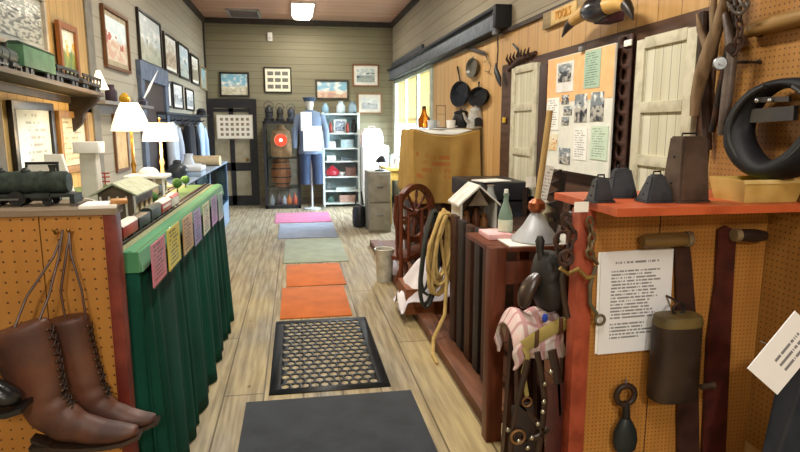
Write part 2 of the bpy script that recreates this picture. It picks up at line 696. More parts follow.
struct(MB().box(XR, XR + 0.1, YF, WY0, 0, ZC).box(XR, XR + 0.1, WY1, YB, 0, ZC).box(XR, XR + 0.1, WY0, WY1, 0, WZ0).box(XR, XR + 0.1, WY0, WY1, WZ1, ZC), 'wall_right', WR)
TRIM = paint('#3a332c', '#2c2722', rough=0.6)
struct(MB().box(XL, XL + 0.05, YF, YB, ZC - 0.09, ZC), 'trim_1', TRIM)
struct(MB().box(XL, XR, YB - 0.05, YB, ZC - 0.1, ZC), 'trim_2', TRIM)
struct(MB().box(XR - 0.05, XR, YF, YB, ZC - 0.09, ZC), 'trim_3', TRIM)
struct(MB().box(XL, XL + 0.03, YB - 0.05, YB, 0, ZC - 0.1), 'trim_4', TRIM)
BASE = wood('#7a6f5e', '#5b5142', axis=1)
struct(MB().box(XL, XL + 0.02, 5.1, YB, 0, 0.14), 'baseboard_left', BASE)
struct(MB().box(XR - 0.02, XR, 6.9, YB, 0, 0.14), 'baseboard_right', BASE)
struct(MB().box(-0.84, XR, YB - 0.02, YB, 0, 0.14), 'baseboard_back', BASE)

# wood panelling on the near half of the right wall, with its cap rail and a dark band of boards
PANEL = planks('#cda670', '#b08850', '#70502c', 2, 1, 0.21, var=0.45, rough=0.5, seamw=0.018)
struct(MB().box(XR - 0.022, XR, 1.0, 8.6, 0.0, 2.44), 'wall_right_panelling', PANEL)
struct(MB().box(XR - 0.05, XR, 1.0, 5.62, 2.44, 2.475), 'trim_5', paint('#3b2c20', '#2c2118'))
struct(MB().box(XR - 0.034, XR - 0.022, 2.62, 5.62, 0.2, 2.155), 'trim_6', wood('#5b4030', '#3d291d', axis=1))
struct(MB().box(XR - 0.03, XR - 0.022, 1.0, 2.6, 0.2, 2.44), 'wall_right_pegboard', pegboard('#a8783c', '#8a5e28', '#5a3816', 0.0254, ax=1, r=0.16))
# tan panelling and grey post on the left wall
struct(MB().box(XL, XL + 0.02, 3.2, 5.45, 1.0, 2.72), 'wall_left_panelling', planks('#c0a26a', '#a98a54', '#735a34', 2, 1, 0.13, var=0.4, seamw=0.03))
struct(MB().box(XL, XL + 0.035, 5.45, 5.62, 0, ZC - 0.09), 'trim_7', paint('#7a766a', '#6a665b'))
a = at(0, 120, X=XL + 0.1).y
struct(MB().box(XL + 0.02, XL + 0.07, a - 0.1, a + 0.1, 0, 1.93), 'trim_8', paint('#1d1d20', '#2a2a2c'))

# ---- window_1 in the right wall, daylight behind it
WFR = paint('#c3cdbd', '#aab6a6', rough=0.5)
w = MB()
w.box(XR - 0.03, XR + 0.08, WY0 - 0.1, WY0 + 0.06, WZ0 - 0.05, WZ1)
w.box(XR - 0.03, XR + 0.08, WY1 - 0.06, WY1 + 0.1, WZ0 - 0.05, WZ1)
w.box(XR - 0.03, XR + 0.08, WY0, WY1, WZ1 - 0.06, WZ1)
w.box(XR - 0.06, XR + 0.08, WY0 - 0.12, WY1 + 0.12, WZ0 - 0.05, WZ0 + 0.03)
win = struct(w, 'window_1', WFR)
for k in (1, 2):
    y = WY0 + (WY1 - WY0) * k / 3
    MB().box(XR - 0.02, XR + 0.07, y - 0.06, y + 0.06, WZ0 + 0.03, WZ1 - 0.06).build('mullion', WFR, win)
MB().box(XR + 0.02, XR + 0.06, WY0 + 0.06, WY1 - 0.06, 1.68, 1.72).build('meeting_rail', WFR, win)
MB().box(XR + 0.038, XR + 0.042, WY0 + 0.06, WY1 - 0.06, WZ0 + 0.03, WZ1 - 0.06).build('pane', glass_thin(refl=0.05), win)
t = NT('shade_cloth')
t.fin(lin('#e2d3a8'), 0.9)
t.b.inputs['Transmission Weight'].default_value = 0.0
tl = t.n('ShaderNodeBsdfTranslucent')
tl.inputs[0].default_value = lin('#e8d8ac')
mx = t.n('ShaderNodeMixShader')
mx.inputs[0].default_value = 0.14
t.l(t.b.outputs[0], mx.inputs[1])
t.l(tl.outputs[0], mx.inputs[2])
t.l(mx.outputs[0], [n for n in t.t.nodes if n.type == 'OUTPUT_MATERIAL'][0].inputs[0])
for k in range(3):
    y0 = WY0 + (WY1 - WY0) * k / 3 + 0.075
    y1 = WY0 + (WY1 - WY0) * (k + 1) / 3 - 0.075
    r = tag(MB().box(XR + 0.012, XR + 0.016, y0, y1, 1.62, WZ1 - 0.06).build('window_shade', t.m),
            ['cream roller shade in the nearest bay of the right wall window', 'cream roller shade in the middle bay of the right wall window', 'cream roller shade in the farthest bay, by the back corner'][k], 'window shade', 'roller shades in the window')

# ---- door_1: slate blue doorway on the left wall, its unlit opening painted as a dark panel
DY0, DY1 = at(137, 80, X=XL).y, at(165, 90, X=XL).y
BLUE = paint('#5d6a80', '#4c586c', rough=0.55)
d = MB()
d.box(XL, XL + 0.04, DY0, DY0 + 0.17, 0, 2.27).box(XL, XL + 0.04, DY1 - 0.17, DY1, 0, 2.27).box(XL, XL + 0.05, DY0 - 0.02, DY1 + 0.02, 2.1, 2.3)
dr = struct(d, 'door_1', BLUE)
MB().box(XL, XL + 0.012, DY0 + 0.17, DY1 - 0.17, 0, 2.1).build('dark_opening_panel', wood('#3a241b', '#22140f'), dr)

# ---- door_2: black framed door with beige panels in the back wall
x0, x1 = at(208, 150, Y=YB).x, at(258, 150, Y=YB).x
zt = at(233, 99, Y=YB).z
DB = paint('#1b1b1e', '#26262a', rough=0.5)
d = MB()
d.box(x0, x0 + 0.14, YB - 0.06, YB, 0, zt).box(x1 - 0.15, x1, YB - 0.06, YB, 0, zt).box(x0, x1, YB - 0.07, YB, zt - 0.17, zt)
dr = struct(d, 'door_2', DB)
xa, xb = x0 + 0.14, x1 - 0.15
MB().box(xa, xb, YB - 0.025, YB, 0.02, zt - 0.17).build('panel', paint('#a39c86', '#938c76'), dr)
mid = (xa + xb) / 2 + 0.0
d = MB()
d.box(mid - 0.045, mid + 0.045, YB - 0.045, YB - 0.025, 0.02, zt - 0.17)
for z, hh in ((0.1, 0.2), (0.78, 0.16), (zt - 0.22, 0.06)):
    d.box(xa, xb, YB - 0.045, YB - 0.025, z - hh / 2, z + hh / 2)
d.build('door_rails', DB, dr)
MB().sph((xb - 0.06, YB - 0.08, 0.92), 0.03).cyl((xb - 0.06, YB - 0.03, 0.92), (xb - 0.06, YB - 0.08, 0.92), 0.012).build('door_knob', BRASS, dr)

# ---- ceiling: vent and fluorescent lights
vx0, vy0 = at(228, 9, Z=ZC).x, at(240, 9, Z=ZC).y
A, B = at(228, 13, Z=ZC), at(260, 13, Z=ZC)
r = thing('ceiling_vent', 'pale metal air vent set in the reddish board ceiling', 'vent', ((A.x + B.x) / 2, A.y, ZC))
q = MB()
yv0, yv1 = at(244, 17, Z=ZC).y, at(244, 9, Z=ZC).y
yv0, yv1 = min(yv0, yv1), max(yv0, yv1)
q.box(A.x, B.x, yv0, yv0 + 0.05, ZC - 0.02, ZC).box(A.x, B.x, yv1 - 0.05, yv1, ZC - 0.02, ZC).box(A.x, A.x + 0.04, yv0, yv1, ZC - 0.02, ZC).box(B.x - 0.04, B.x, yv0, yv1, ZC - 0.02, ZC)
VG = paint('#a7a5a6', '#98979a', rough=0.5)
q.build('frame', VG, r)
for k in range(6):
    y = yv0 + 0.05 + (yv1 - yv0 - 0.1) * (k + 0.5) / 6
    MB().obox((r.location.x, y, ZC - 0.01), XP, V((0, 0.6, 0.4)), V((0, -0.4, 0.6)), B.x - A.x - 0.08, 0.05, 0.004).build('slat', VG, r)
LX = at(303, 8, Z=ZC - 0.1).x
LABL = {10.2: 'lit fluorescent fixture on the ceiling near the back wall', 6.7: 'second fluorescent fixture above the aisle runner mats', 3.2: 'fluorescent fixture above the dark front mat', -0.3: 'fluorescent fixture over the front end of the room', -3.8: 'fluorescent fixture nearest the front wall'}
for y, lab in LABL.items():
    e_ = {10.2: 44, 6.7: 74, 3.2: 80, -0.3: 50, -3.8: 300}[y]
    if y == 10.2:
        y = at(303, 18, Z=ZC - 0.06).y - 0.62
    r = thing('ceiling_light', lab, 'ceiling light', (LX, y, ZC), 0, 'ceiling fluorescent lights')
    MB().box(LX - 0.2, LX + 0.2, y - 0.62, y + 0.62, ZC - 0.04, ZC, 0.004).build('housing', WHITE, r)
    q = MB()
    q.loft([[(LX + sx * 0.18, yy, ZC - 0.04) for sx in (-1, 1)] + [(LX + 0.13, yy, ZC - 0.1), (LX - 0.13, yy, ZC - 0.1)] for yy in (y - 0.6, y + 0.6)])
    q.build('diffuser', glow('#fff6e6', 9.0), r)
    ld = bpy.data.lights.new('fluorescent_tube', 'AREA')
    ld.shape = 'RECTANGLE'
    ld.size, ld.size_y = 0.3, 1.2
    ld.energy = e_
    ld.color = (1.0, 0.95, 0.86)
    lo = bpy.data.objects.new('fluorescent_tube', ld)
    C.objects.link(lo)
    lo.location = (LX, y, ZC - 0.115)

# daylight through the window
wd = bpy.data.worlds.new('sky')
S.world = wd
wd.use_nodes = True
bg = wd.node_tree.nodes['Background']
bg.inputs[0].default_value = (0.72, 0.86, 1.0, 1)
bg.inputs[1].default_value = 4.0
ld = bpy.data.lights.new('window_daylight', 'AREA')
ld.shape = 'RECTANGLE'
ld.size, ld.size_y = 3.0, 1.35
ld.energy = 1450
ld.color = (0.74, 0.87, 1.0)
lo = bpy.data.objects.new('window_daylight', ld)
C.objects.link(lo)
lo.location = (XR + 0.35, (WY0 + WY1) / 2, 2.0)
lo.rotation_euler = (0, math.radians(72), 0)
lo.rotation_mode = 'XYZ'
# local -Z must look to -X and a little down; length along Y
zax = V((1, 0, 0.3)).normalized()
xax = V((0, 1, 0))
yax = zax.cross(xax)
lo.matrix_world = Matrix(((xax.x, yax.x, zax.x, lo.location.x), (xax.y, yax.y, zax.y, lo.location.y), (xax.z, yax.z, zax.z, lo.location.z), (0, 0, 0, 1)))

# ================================================================== FLOOR MATS
def rug(name, label, x0, x1, y0, y1, t, m, rz=0.0, skew=0.0):
    q = MB()
    c = V(((x0 + x1) / 2, (y0 + y1) / 2, t / 2))
    R = Matrix.Rotation(rz, 3, 'Z')
    q.obox(c, R @ XP, R @ YP, ZP, x1 - x0, y1 - y0, t, min(t * 0.35, 0.004))
    return tag(q.build(name, m), label, 'mat', 'mats along the aisle')


rug('door_mat', 'plain dark grey mat, nearest the front of the aisle', -0.325, 0.65, 2.1, 3.375, 0.012, cloth('#383c40', '#2c2f33', scale=140, fold=6, bump=0.6), 0.0)
# black rubber mat with rows of holes
q = MB()
mx0, mx1, my0, my1, nx, ny = -0.2, 0.54, 3.46, 4.84, 10, 17
bx = 0.065
cw, chh = (mx1 - mx0 - 2 * bx) / nx, (my1 - my0 - 2 * bx) / ny
for j in range(ny):
    odd = j % 2
    ylo = my0 + bx + chh * j
    for i in range(nx - odd):
        cx, cy = mx0 + bx + cw * (i + 0.5 + 0.5 * odd), ylo + chh / 2
        o = [q.bm.verts.new((cx + a * cw / 2, cy + b * chh / 2, 0.004)) for a, b in ((-1, -1), (0, -1), (1, -1), (1, 0), (1, 1), (0, 1), (-1, 1), (-1, 0))]
        n_ = [q.bm.verts.new((cx + math.cos(a) * cw * 0.42, cy + math.sin(a) * chh * 0.46, 0.004)) for a in [math.radians(225 + 45 * k) for k in range(8)]]
        for k in range(8):
            q.face([o[k], o[(k + 1) % 8], n_[(k + 1) % 8], n_[k]])
    if odd:
        for xa_, xb_ in ((mx0 + bx, mx0 + bx + cw / 2), (mx1 - bx - cw / 2, mx1 - bx)):
            q.face([q.bm.verts.new(p) for p in ((xa_, ylo, 0.004), (xb_, ylo, 0.004), (xb_, ylo + chh, 0.004), (xa_, ylo + chh, 0.004))])
for (a, b, c_, d_) in ((mx0, mx1, my0, my0 + bx), (mx0, mx1, my1 - bx, my1)):
    q.face([q.bm.verts.new(p) for p in ((a, c_, 0.004), (b, c_, 0.004), (b, d_, 0.004), (a, d_, 0.004))])
for (a, b) in ((mx0, mx0 + bx), (mx1 - bx, mx1)):
    q.face([q.bm.verts.new(p) for p in ((a, my0 + bx, 0.004), (b, my0 + bx, 0.004), (b, my1 - bx, 0.004), (a, my1 - bx, 0.004))])
rubber = tag(q.build('rubber_mat', paint('#141516', '#1f2021', rough=0.5), solid=0.006), 'black rubber mat with rows of pale holes', 'mat', 'mats along the aisle')
ORG = cloth('#c76a2a', '#ad5a22', scale=120, fold=5)
rug('floor_mat', 'orange mat with the black rubber mat against its near edge', -0.17, 0.435, 4.9, 5.87, 0.01, ORG, 0.0)
rug('floor_mat', 'orange mat beside the grey green mat, farther of two', -0.135, 0.465, 5.92, 6.88, 0.01, ORG, 0.01)
rug('floor_mat', 'faded grey green rectangular mat beyond the two orange ones', -0.18, 0.585, 6.97, 8.46, 0.01, cloth('#9aa089', '#868c78', scale=120, fold=5))
rug('floor_mat', 'blue grey mat between the green and pink mats', -0.29, 0.57, 8.55, 9.88, 0.01, cloth('#8b93a2', '#767f90', scale=120, fold=5))
rug('floor_mat', 'pink mat farthest down the aisle', -0.38, 0.56, 9.97, 11.1, 0.01, cloth('#b8688a', '#a25778', scale=120, fold=5))

# ================================================================== LEFT: PEGBOARD UNIT WITH BOOTS
PEGM = pegboard('#b67e3a', '#9a6628', '#583212', 0.036, r=0.11)
xa, xb = at(103, 213, Y=2.2).x, at(116, 213, Y=2.2).x
UT = 1.315
r = thing('pegboard_cabinet', 'orange pegboard display cabinet in the left foreground with maroon end post', 'display cabinet', ((-1.7 + xb) / 2, 2.23, 0))
xs = at(38, 213, Y=2.2).x
MB().box(-1.69, xs - 0.002, 2.2, 2.215, 0, UT - 0.02).build('pegboard_panel', PEGM, r)
MB().box(xs + 0.002, xa, 2.2, 2.215, 0, UT - 0.02).build('pegboard_panel', PEGM, r)
MAR = paint('#5c2018', '#743024', rough=0.4, scale=10)
MB().box(xa, xb, 2.19, 2.255, 0, UT - 0.02, 0.004).build('end_post', MAR, r)
MB().box(-1.69, -1.66, 2.215, 2.275, 0, UT - 0.02).build('side_panel', MIDWOOD, r)
MB().box(-1.69, -0.8, 2.185, 2.5, UT - 0.02, UT).box(-0.8, xb + 0.003, 2.185, 2.275, UT - 0.02, UT).build('top', wood('#8a7a66', '#6b5c4a', axis=0), r)
MB().box(-1.66, xa, 2.25, 2.265, 0, UT - 0.02).build('back_panel', MIDWOOD, r)

BOOT = leather('#5c3626', '#371e16', rough=0.55)
BOOT2 = leather('#6a4330', '#3f2216', rough=0.45)


def boot(lab, pts, rad, Y, halfw, side_shift, solepts, facing):
    c = at(pts[3][0], pts[3][1], Y=Y)
    r = thing('leather_boot', lab, 'boot', (c.x, c.y, c.z - 0.1), 0, 'hanging lace-up boots')
    k = Y / 600
    P_ = [at(x, y, Y=Y) for x, y in pts]
    q = MB()
    # smooth path
    n = 26
    dense, dr = [], []
    for i in range(n + 1):
        u = i / n * (len(P_) - 1)
        a = min(int(u), len(P_) - 2)
        f = u - a
        p0, p1, p2, p3 = P_[max(a - 1, 0)], P_[a], P_[a + 1], P_[min(a + 2, len(P_) - 1)]
        dense.append(0.5 * ((2 * p1) + (p2 - p0) * f + (2 * p0 - 5 * p1 + 4 * p2 - p3) * f * f + (3 * p1 - p0 - 3 * p2 + p3) * f ** 3))
        ra = rad[a] * (1 - f) + rad[a + 1] * f
        hw = halfw[a] * (1 - f) + halfw[a + 1] * f
        wr = 1 + (0.075 * math.sin(i * 2.1) if 8 < i < 20 else 0.012 * math.sin(i * 1.3))
        dr.append((hw * wr, ra * k * wr))
    q.sw(dense, dr, side=YP, n=20)
    q.build('upper', BOOT, r, sub=1)
    q = MB()
    sp = [at(x, y, Y=Y) for x, y in solepts]
    lo = [p + V((0, 0, 0.012)) for p in sp]
    m = len(sp)
    for sgn in (1,):
        ring = []
        for i, p in enumerate(sp):
            wv = 0.042 * (math.sin(PI * (i + 0.55) / (m + 0.25)) ** 0.5)
            ring.append([p + V((0, -wv, 0.007)), p + V((0, wv, 0.007)), p + V((0, wv, -0.007)), p + V((0, -wv, -0.007))])
        q.loft(ring)
    q.build('sole', leather('#33231a', '#1f1510'), r)
    h = at(solepts[0][0], solepts[0][1], Y=Y)
    h2 = at(solepts[1][0], solepts[1][1], Y=Y)
    q = MB()
    mid = (h + h2) / 2
    q.frustum((mid.x - 0.005, mid.y, mid.z - 0.045), 0.055, 0.06, 0.07, 0.07, 0.045)
    q.build('heel', leather('#2b1d15', '#1b120d'), r)
    # lacing up the front: eyelets and crossing laces
    q = MB()
    e = MB()
    side = V((0, -1, 0))
    pv_ = None
    for i in range(1, 15):
        p = dense[i + 1]
        tan = (dense[i + 2] - dense[i]).normalized()
        out = V((-tan.z, 0, tan.x)) if V((-tan.z, 0, tan.x)).x > 0 or i > 10 else -V((-tan.z, 0, tan.x))
        if out.x < 0 and i <= 12:
            out = -out
        if i > 12 and out.z < 0:
            out = -out
        ra, rb = dr[i + 1][1], dr[i + 1][0]
        a = p + out * ra * 0.93 + side * rb * 0.42
        b = p + out * ra * 0.93 - side * rb * 0.42
        e.sph(a + out * 0.002 + side * 0.003, 0.0045, 8)
        if pv_:
            q.sw([pv_[0] + out * 0.004, (pv_[0] + b) / 2 + out * 0.008, b + out * 0.004], 0.0028, n=6)
            q.sw([pv_[1] + out * 0.004, (pv_[1] + a) / 2 + out * 0.008, a + out * 0.004], 0.0028, n=6)
        pv_ = (a, b)
    q.build('lace', leather('#2a1a12', '#1d120c'), r)
    e.build('eyelets', paint('#5e4a34', '#3d2f20', metal=0.5), r)
    # thong from the top of the shaft to the hook
    top = dense[0]
    hk = at(66, 233, Y=2.165)
    q = MB()
    for dx in (-0.035, 0.03):
        p0 = top + V((dx + 0.04, -0.02, -0.01))
        q.sw([p0, p0.lerp(hk, 0.35) + V((0.012 * (1 if dx > 0 else -1), -0.012, 0)), p0.lerp(hk, 0.75) + V((0.004, -0.01, 0)), hk + V((0.012 * facing, -0.006, -0.01)), hk + V((0.01 * facing, 0, 0.012))], 0.0042, n=7)
    q.build('hanging_thong', leather('#4b2c1c', '#33190f'), r)
    return r


boot('tall brown leather lace-up boot nearest the left edge, hanging in front',
     [(14, 326), (25, 350), (34, 376), (43, 402), (62, 420), (92, 430), (119, 432), (138, 430)], [31, 29, 26, 22.5, 21, 14, 10.5, 4], 2.03,
     [0.052, 0.05, 0.046, 0.043, 0.043, 0.042, 0.042, 0.022], 0, [(33, 438), (56, 445), (80, 445), (105, 443), (125, 440), (141, 434)], -1)
boot('tall brown leather boot hanging behind its mate, toe toward the green cloth',
     [(66, 316), (72, 340), (79, 364), (86, 388), (98, 406), (120, 416), (140, 419), (156, 418)], [21, 19, 18, 18, 17, 12, 8.5, 4], 2.135,
     [0.05, 0.047, 0.044, 0.042, 0.042, 0.04, 0.04, 0.02], 0, [(82, 420), (98, 428), (115, 430), (132, 428), (148, 424), (159, 420)], 1)
for px, lb in ((59, 'left brass peg hook holding the boot thongs'), (73, 'right brass peg hook holding the boot thongs')):
    q = MB()
    p = at(px, 232, Y=2.2)
    q.sw([p + V((0, 0.004, 0)), p + V((0, -0.035, 0)), p + V((0, -0.042, 0.012))], 0.004, n=8)
    q.sph(p + V((0, -0.044, 0.014)), 0.0065, 10)
    tag(q.build('peg_hook', BRASS), lb, 'hook', 'hooks on the left pegboard')
# black shoe at the very edge
c = at(-6, 392, Y=1.93)
r = thing('black_shoe', 'shiny black shoe toe at the left edge beside the brown boots', 'shoe', (c.x, c.y, c.z - 0.05))
q = MB()
pp = [at(x, y, Y=1.93) for x, y in [(-40, 350), (-32, 378), (-12, 392), (10, 397), (22, 399)]]
q.sw(pp, [(0.04, 0.045), (0.042, 0.05), (0.044, 0.05), (0.044, 0.034), (0.025, 0.014)], side=YP, n=18)
q.build('upper', leather('#121315', '#1c1d20', rough=0.22), r, sub=1)
pp = [at(x, y, Y=1.93) for x, y in [(-48, 402), (-30, 408), (-8, 411), (12, 410), (27, 405)]]
q = MB()
q.loft([[p + V((0, -0.044, 0.008)), p + V((0, 0.044, 0.008)), p + V((0, 0.044, -0.008)), p + V((0, -0.044, -0.008))] for p in pp])
q.build('sole', leather('#0e0d0d', '#191817'), r)
q = MB()
for i in range(3):
    p = at(-20 + i * 9, 375 + i * 5, Y=1.885)
    q.sw([p + V((-0.012, 0, 0.01)), p + V((0.0, -0.004, 0.014)), p + V((0.014, 0.004, -0.004))], 0.003, n=6)
q.build('lace', BLACK, r)

t0_, hk_ = at(-36, 352, Y=1.93), at(-30, 236, Y=2.19)
MB().sw([t0_, t0_.lerp(hk_, 0.5) + V((0.01, -0.01, 0)), hk_, hk_ + V((0, 0.012, 0.004))], 0.004, n=7).build('hanging_thong', BLACK, r)

# ---- the dark locomotive on top of the cabinet
LOCO = paint('#1d2422', '#2b322e', rough=0.5, scale=30)
LOCO2 = paint('#26302b', '#39443d', rough=0.6, scale=40)


def loco(lab, c, L, rz=0.0, group=None, detail=True, sc=1.0):
    """a steam engine model, length L along its own x, base at c"""
    r = thing('model_locomotive', lab, 'model locomotive', c, rz, group)
    h = L * 0.24
    q = MB()
    q.cyl((-L * 0.12, 0, h * 0.6), (L * 0.44, 0, h * 0.6), h * 0.3, n=20)
    q.cyl((L * 0.44, 0, h * 0.6), (L * 0.455, 0, h * 0.6), h * 0.26, n=20)
    for f in (0.0, 0.14, 0.28):
        q.cyl((L * f, 0, h * 0.6), (L * f + L * 0.012, 0, h * 0.6), h * 0.315, n=20)
    q.build('boiler', LOCO2, r, local=True)
    q = MB()
    q.box(-L * 0.33, -L * 0.12, -h * 0.34, h * 0.34, h * 0.32, h * 0.95, 0.003)
    q.box(-L * 0.35, -L * 0.1, -h * 0.38, h * 0.38, h * 0.95, h * 1.0, 0.002)
    q.build('cab', LOCO, r, local=True)
    q = MB()
    q.lathe((L * 0.36, 0, h * 0.85), [(h * 0.09, 0), (h * 0.075, h * 0.1), (h * 0.11, h * 0.22)], 14)
    q.build('smokestack', LOCO, r, local=True)
    q = MB()
    q.lathe((L * 0.2, 0, h * 0.86), [(h * 0.12, 0), (h * 0.12, h * 0.07), (h * 0.05, h * 0.14)], 14)
    q.build('dome', LOCO, r, local=True)
    MB().lathe((L * 0.06, 0, h * 0.86), [(h * 0.12, 0), (h * 0.12, h * 0.07), (h * 0.05, h * 0.14)], 14).build('dome', LOCO, r, local=True)
    q = MB()
    q.box(-L * 0.48, L * 0.47, -h * 0.3, h * 0.3, h * 0.22, h * 0.32, 0.002)
    q.prism([(L * 0.47, -h * 0.3, h * 0.05), (L * 0.47, h * 0.3, h * 0.05), (L * 0.47, h * 0.3, h * 0.3), (L * 0.47, -h * 0.3, h * 0.3)], (L * 0.03, 0, 0))
    q.build('running_board', LOCO, r, local=True)
    q = MB()
    q.box(-L * 0.5, -L * 0.36, -h * 0.33, h * 0.33, h * 0.25, h * 0.75, 0.003)
    q.build('coal_bunker', LOCO, r, local=True)
    for sgn in (-1, 1):
        for i, f in enumerate((-0.42, -0.26, -0.12, 0.02, 0.16, 0.34)):
            rr = h * (0.2 if 1 <= i <= 4 else 0.12)
            q = MB()
            q.cyl((L * f, sgn * h * 0.24, rr), (L * f, sgn * h * 0.34, rr), rr, n=18)
            q.cyl((L * f, sgn * h * 0.34, rr), (L * f, sgn * h * 0.36, rr), rr * 0.3, n=10)
            q.build('wheel', BLACK, r, local=True)
        MB().box(-L * 0.28, L * 0.18, sgn * h * 0.37 - 0.003, sgn * h * 0.37 + 0.003, h * 0.17, h * 0.22).build('side_rod', STEEL, r, local=True)
        q = MB()
        q.cyl((L * 0.25, sgn * h * 0.32, h * 0.25), (L * 0.36, sgn * h * 0.32, h * 0.25), h * 0.11, n=12)
        q.build('cylinder', LOCO, r, local=True)
    return r


p = at(30, 200, Y=2.33)
o = loco('large dark green steam locomotive model on top of the pegboard cabinet', (p.x - 0.125, 2.35, UT), 0.56)

# papers on the corner of the cabinet
q = MB()
a = at(106, 204, Y=2.33)
q.obox((a.x + 0.005, 2.262, UT + 0.006), V((1, 0.08, 0)), V((-0.08, 1, 0)), ZP, 0.12, 0.13, 0.012, 0.002)
tag(q.build('paper_stack', PAPER), 'white papers lying on the corner of the pegboard cabinet', 'paper')
q = MB()
a = at(119, 205, Y=2.3)
q.obox((a.x + 0.012, 2.26, UT + 0.018), V((1, 0.3, 0)), V((-0.3, 1, 0)), ZP, 0.055, 0.08, 0.012, 0.002)
tag(q.build('wooden_block', wood('#b8834a', '#93622f', axis=0)), 'small tan wooden block at the edge of the white papers', 'block')

# ================================================================== LEFT: MODEL RAILWAY TABLE
TZ = 1.13
TX = -0.6
TY0, TY1 = 2.33, 4.98
r = thing('layout_table', 'long table holding the model railway beneath a green felt top', 'table', (-1.15, 3.75, 0))
MB().box(-1.675, TX, TY0, TY1, TZ - 0.04, TZ - 0.004).build('tabletop', MIDWOOD, r)
for x in (-1.6, -0.72):
    for y in (TY0 + 0.08, TY1 - 0.08):
        MB().box(x - 0.03, x + 0.03, y - 0.03, y + 0.03, 0, TZ - 0.04).build('leg', MIDWOOD, r)
FELT = cloth('#42663a', '#5a7344', scale=160, fold=4)
tag(MB().box(-1.675, TX, TY0, TY1, TZ - 0.004, TZ).build('green_felt', FELT), 'grass green felt spread over the model railway table', 'felt')

GREEN = cloth('#10493a', '#0b3328', scale=200, fold=2, sheen=0.0)
LIT_GREEN = cloth('#4f8a62', '#417a55', scale=200, fold=2)  # skirt green painted lighter where the ceiling lights catch the table edge
r = thing('green_tablecloth', 'dark green pleated cloth skirt hanging to the floor around the railway table', 'tablecloth', (TX, 3.75, 0))


def skirt(u, v):
    y = TY0 + u * (TY1 - TY0)
    z = TZ - 0.065 - v * (TZ - 0.075)
    amp = 0.004 + 0.026 * v ** 0.8
    n1 = mnoise.noise(V((y * 2.1, 0, 3)))
    x = TX + 0.006 + 0.025 * v + amp * (0.75 * math.sin(y * 34 + 2.2 * n1 * 4) + 0.5 * math.sin(y * 15 + 1.3 + v * 0.8))
    return (x, y + 0.02 * v * math.sin(y * 17), z)


MB().grid(skirt, 170, 14).build('skirt', GREEN, r, solid=0.004)


def skirt_end(s):
    def f(u, v):
        x = TX + 0.006 - u * 1.1
        z = TZ - 0.065 - v * (TZ - 0.075)
        return (max(x, -1.67), (TY1 if s > 0 else TY0) + s * (0.005 + (0.004 + 0.03 * v) * math.sin(x * 24)), z)
    return f


MB().grid(skirt_end(1), 50, 10).build('skirt', GREEN, r, solid=0.004)
MB().grid(skirt_end(-1), 50, 10).build('skirt', GREEN, r, solid=0.004)
q = MB()
q.loft([[(TX - 0.05, y, TZ + 0.001), (TX - 0.02, y, TZ + 0.006), (TX + 0.008, y, TZ - 0.005), (TX + 0.02, y, TZ - 0.075), (TX + 0.012, y, TZ - 0.075), (TX + 0.001, y, TZ - 0.012)] for y in [TY0 + (TY1 - TY0) * i / 12 for i in range(13)]])
q.box(-1.66, TX + 0.012, TY0 - 0.012, TY0 - 0.004, TZ - 0.075, TZ + 0.003)
q.build('lit_top_band', LIT_GREEN, r)

# seven sheets in clear sleeves pinned to the skirt
SH = [('pink', '#d2708a', '#5a2a3c', (146, 243), (151, 285), (161, 238), (164, 275)),
      ('yellow', '#e2cc32', '#5a4a10', (163.5, 230), (166.5, 270), (175.5, 223), (179, 259)),
      ('tan orange', '#c89a5c', '#5a3c20', (180, 218), (181, 256), (189.5, 213), (191, 246)),
      ('lavender', '#9a86b8', '#4a3a60', (191, 212), (193, 246), (198, 207), (199.5, 239)),
      ('cream', '#d8d6a6', '#5c5a3a', (200.5, 205), (202, 236), (207, 201), (208, 229)),
      ('lilac', '#b290bc', '#503a58', (209, 198), (210.5, 226), (214.7, 195), (215.7, 221)),
      ('pale grey green', '#a9bcb0', '#4a5a52', (216.3, 194), (217.3, 221), (220.5, 191.5), (221.3, 217))]
PLACE = ['nearest the pegboard cabinet', 'beside the pink one', 'between the yellow and lavender ones', 'fourth in the row', 'fifth in the row', 'second from the far end', 'last in the row']
XS = TX + 0.03
for (nm, pc, ic, a, b, c_, d_), wh in zip(SH, PLACE):
    A, B, D, E = [at(x, y, X=XS) for x, y in (a, b, c_, d_)]
    y0, y1 = (A.y + B.y) / 2, (D.y + E.y) / 2
    zt, zb = (A.z + D.z) / 2, (B.z + E.z) / 2
    r = thing('information_sheet', f'{nm} printed sheet pinned on the green skirt, {wh}', 'sheet', (XS, (y0 + y1) / 2, zb), 0, 'coloured sheets on the green skirt')
    c = V((XS, (y0 + y1) / 2, (zt + zb) / 2))
    MB().obox(c + XP * 0.012, YP, ZP, XP, y1 - y0, zt - zb, 0.003).build('page', page(pc, ic, rows=9, dens=0.5, fill=0.5, word=9, left=0.14, right=0.9), r)
    MB().obox(c + XP * 0.0145, YP, ZP, XP, y1 - y0 + 0.014, zt - zb + 0.014, 0.001).build('sleeve', glass_thin(refl=0.1, rough=0.15), r)

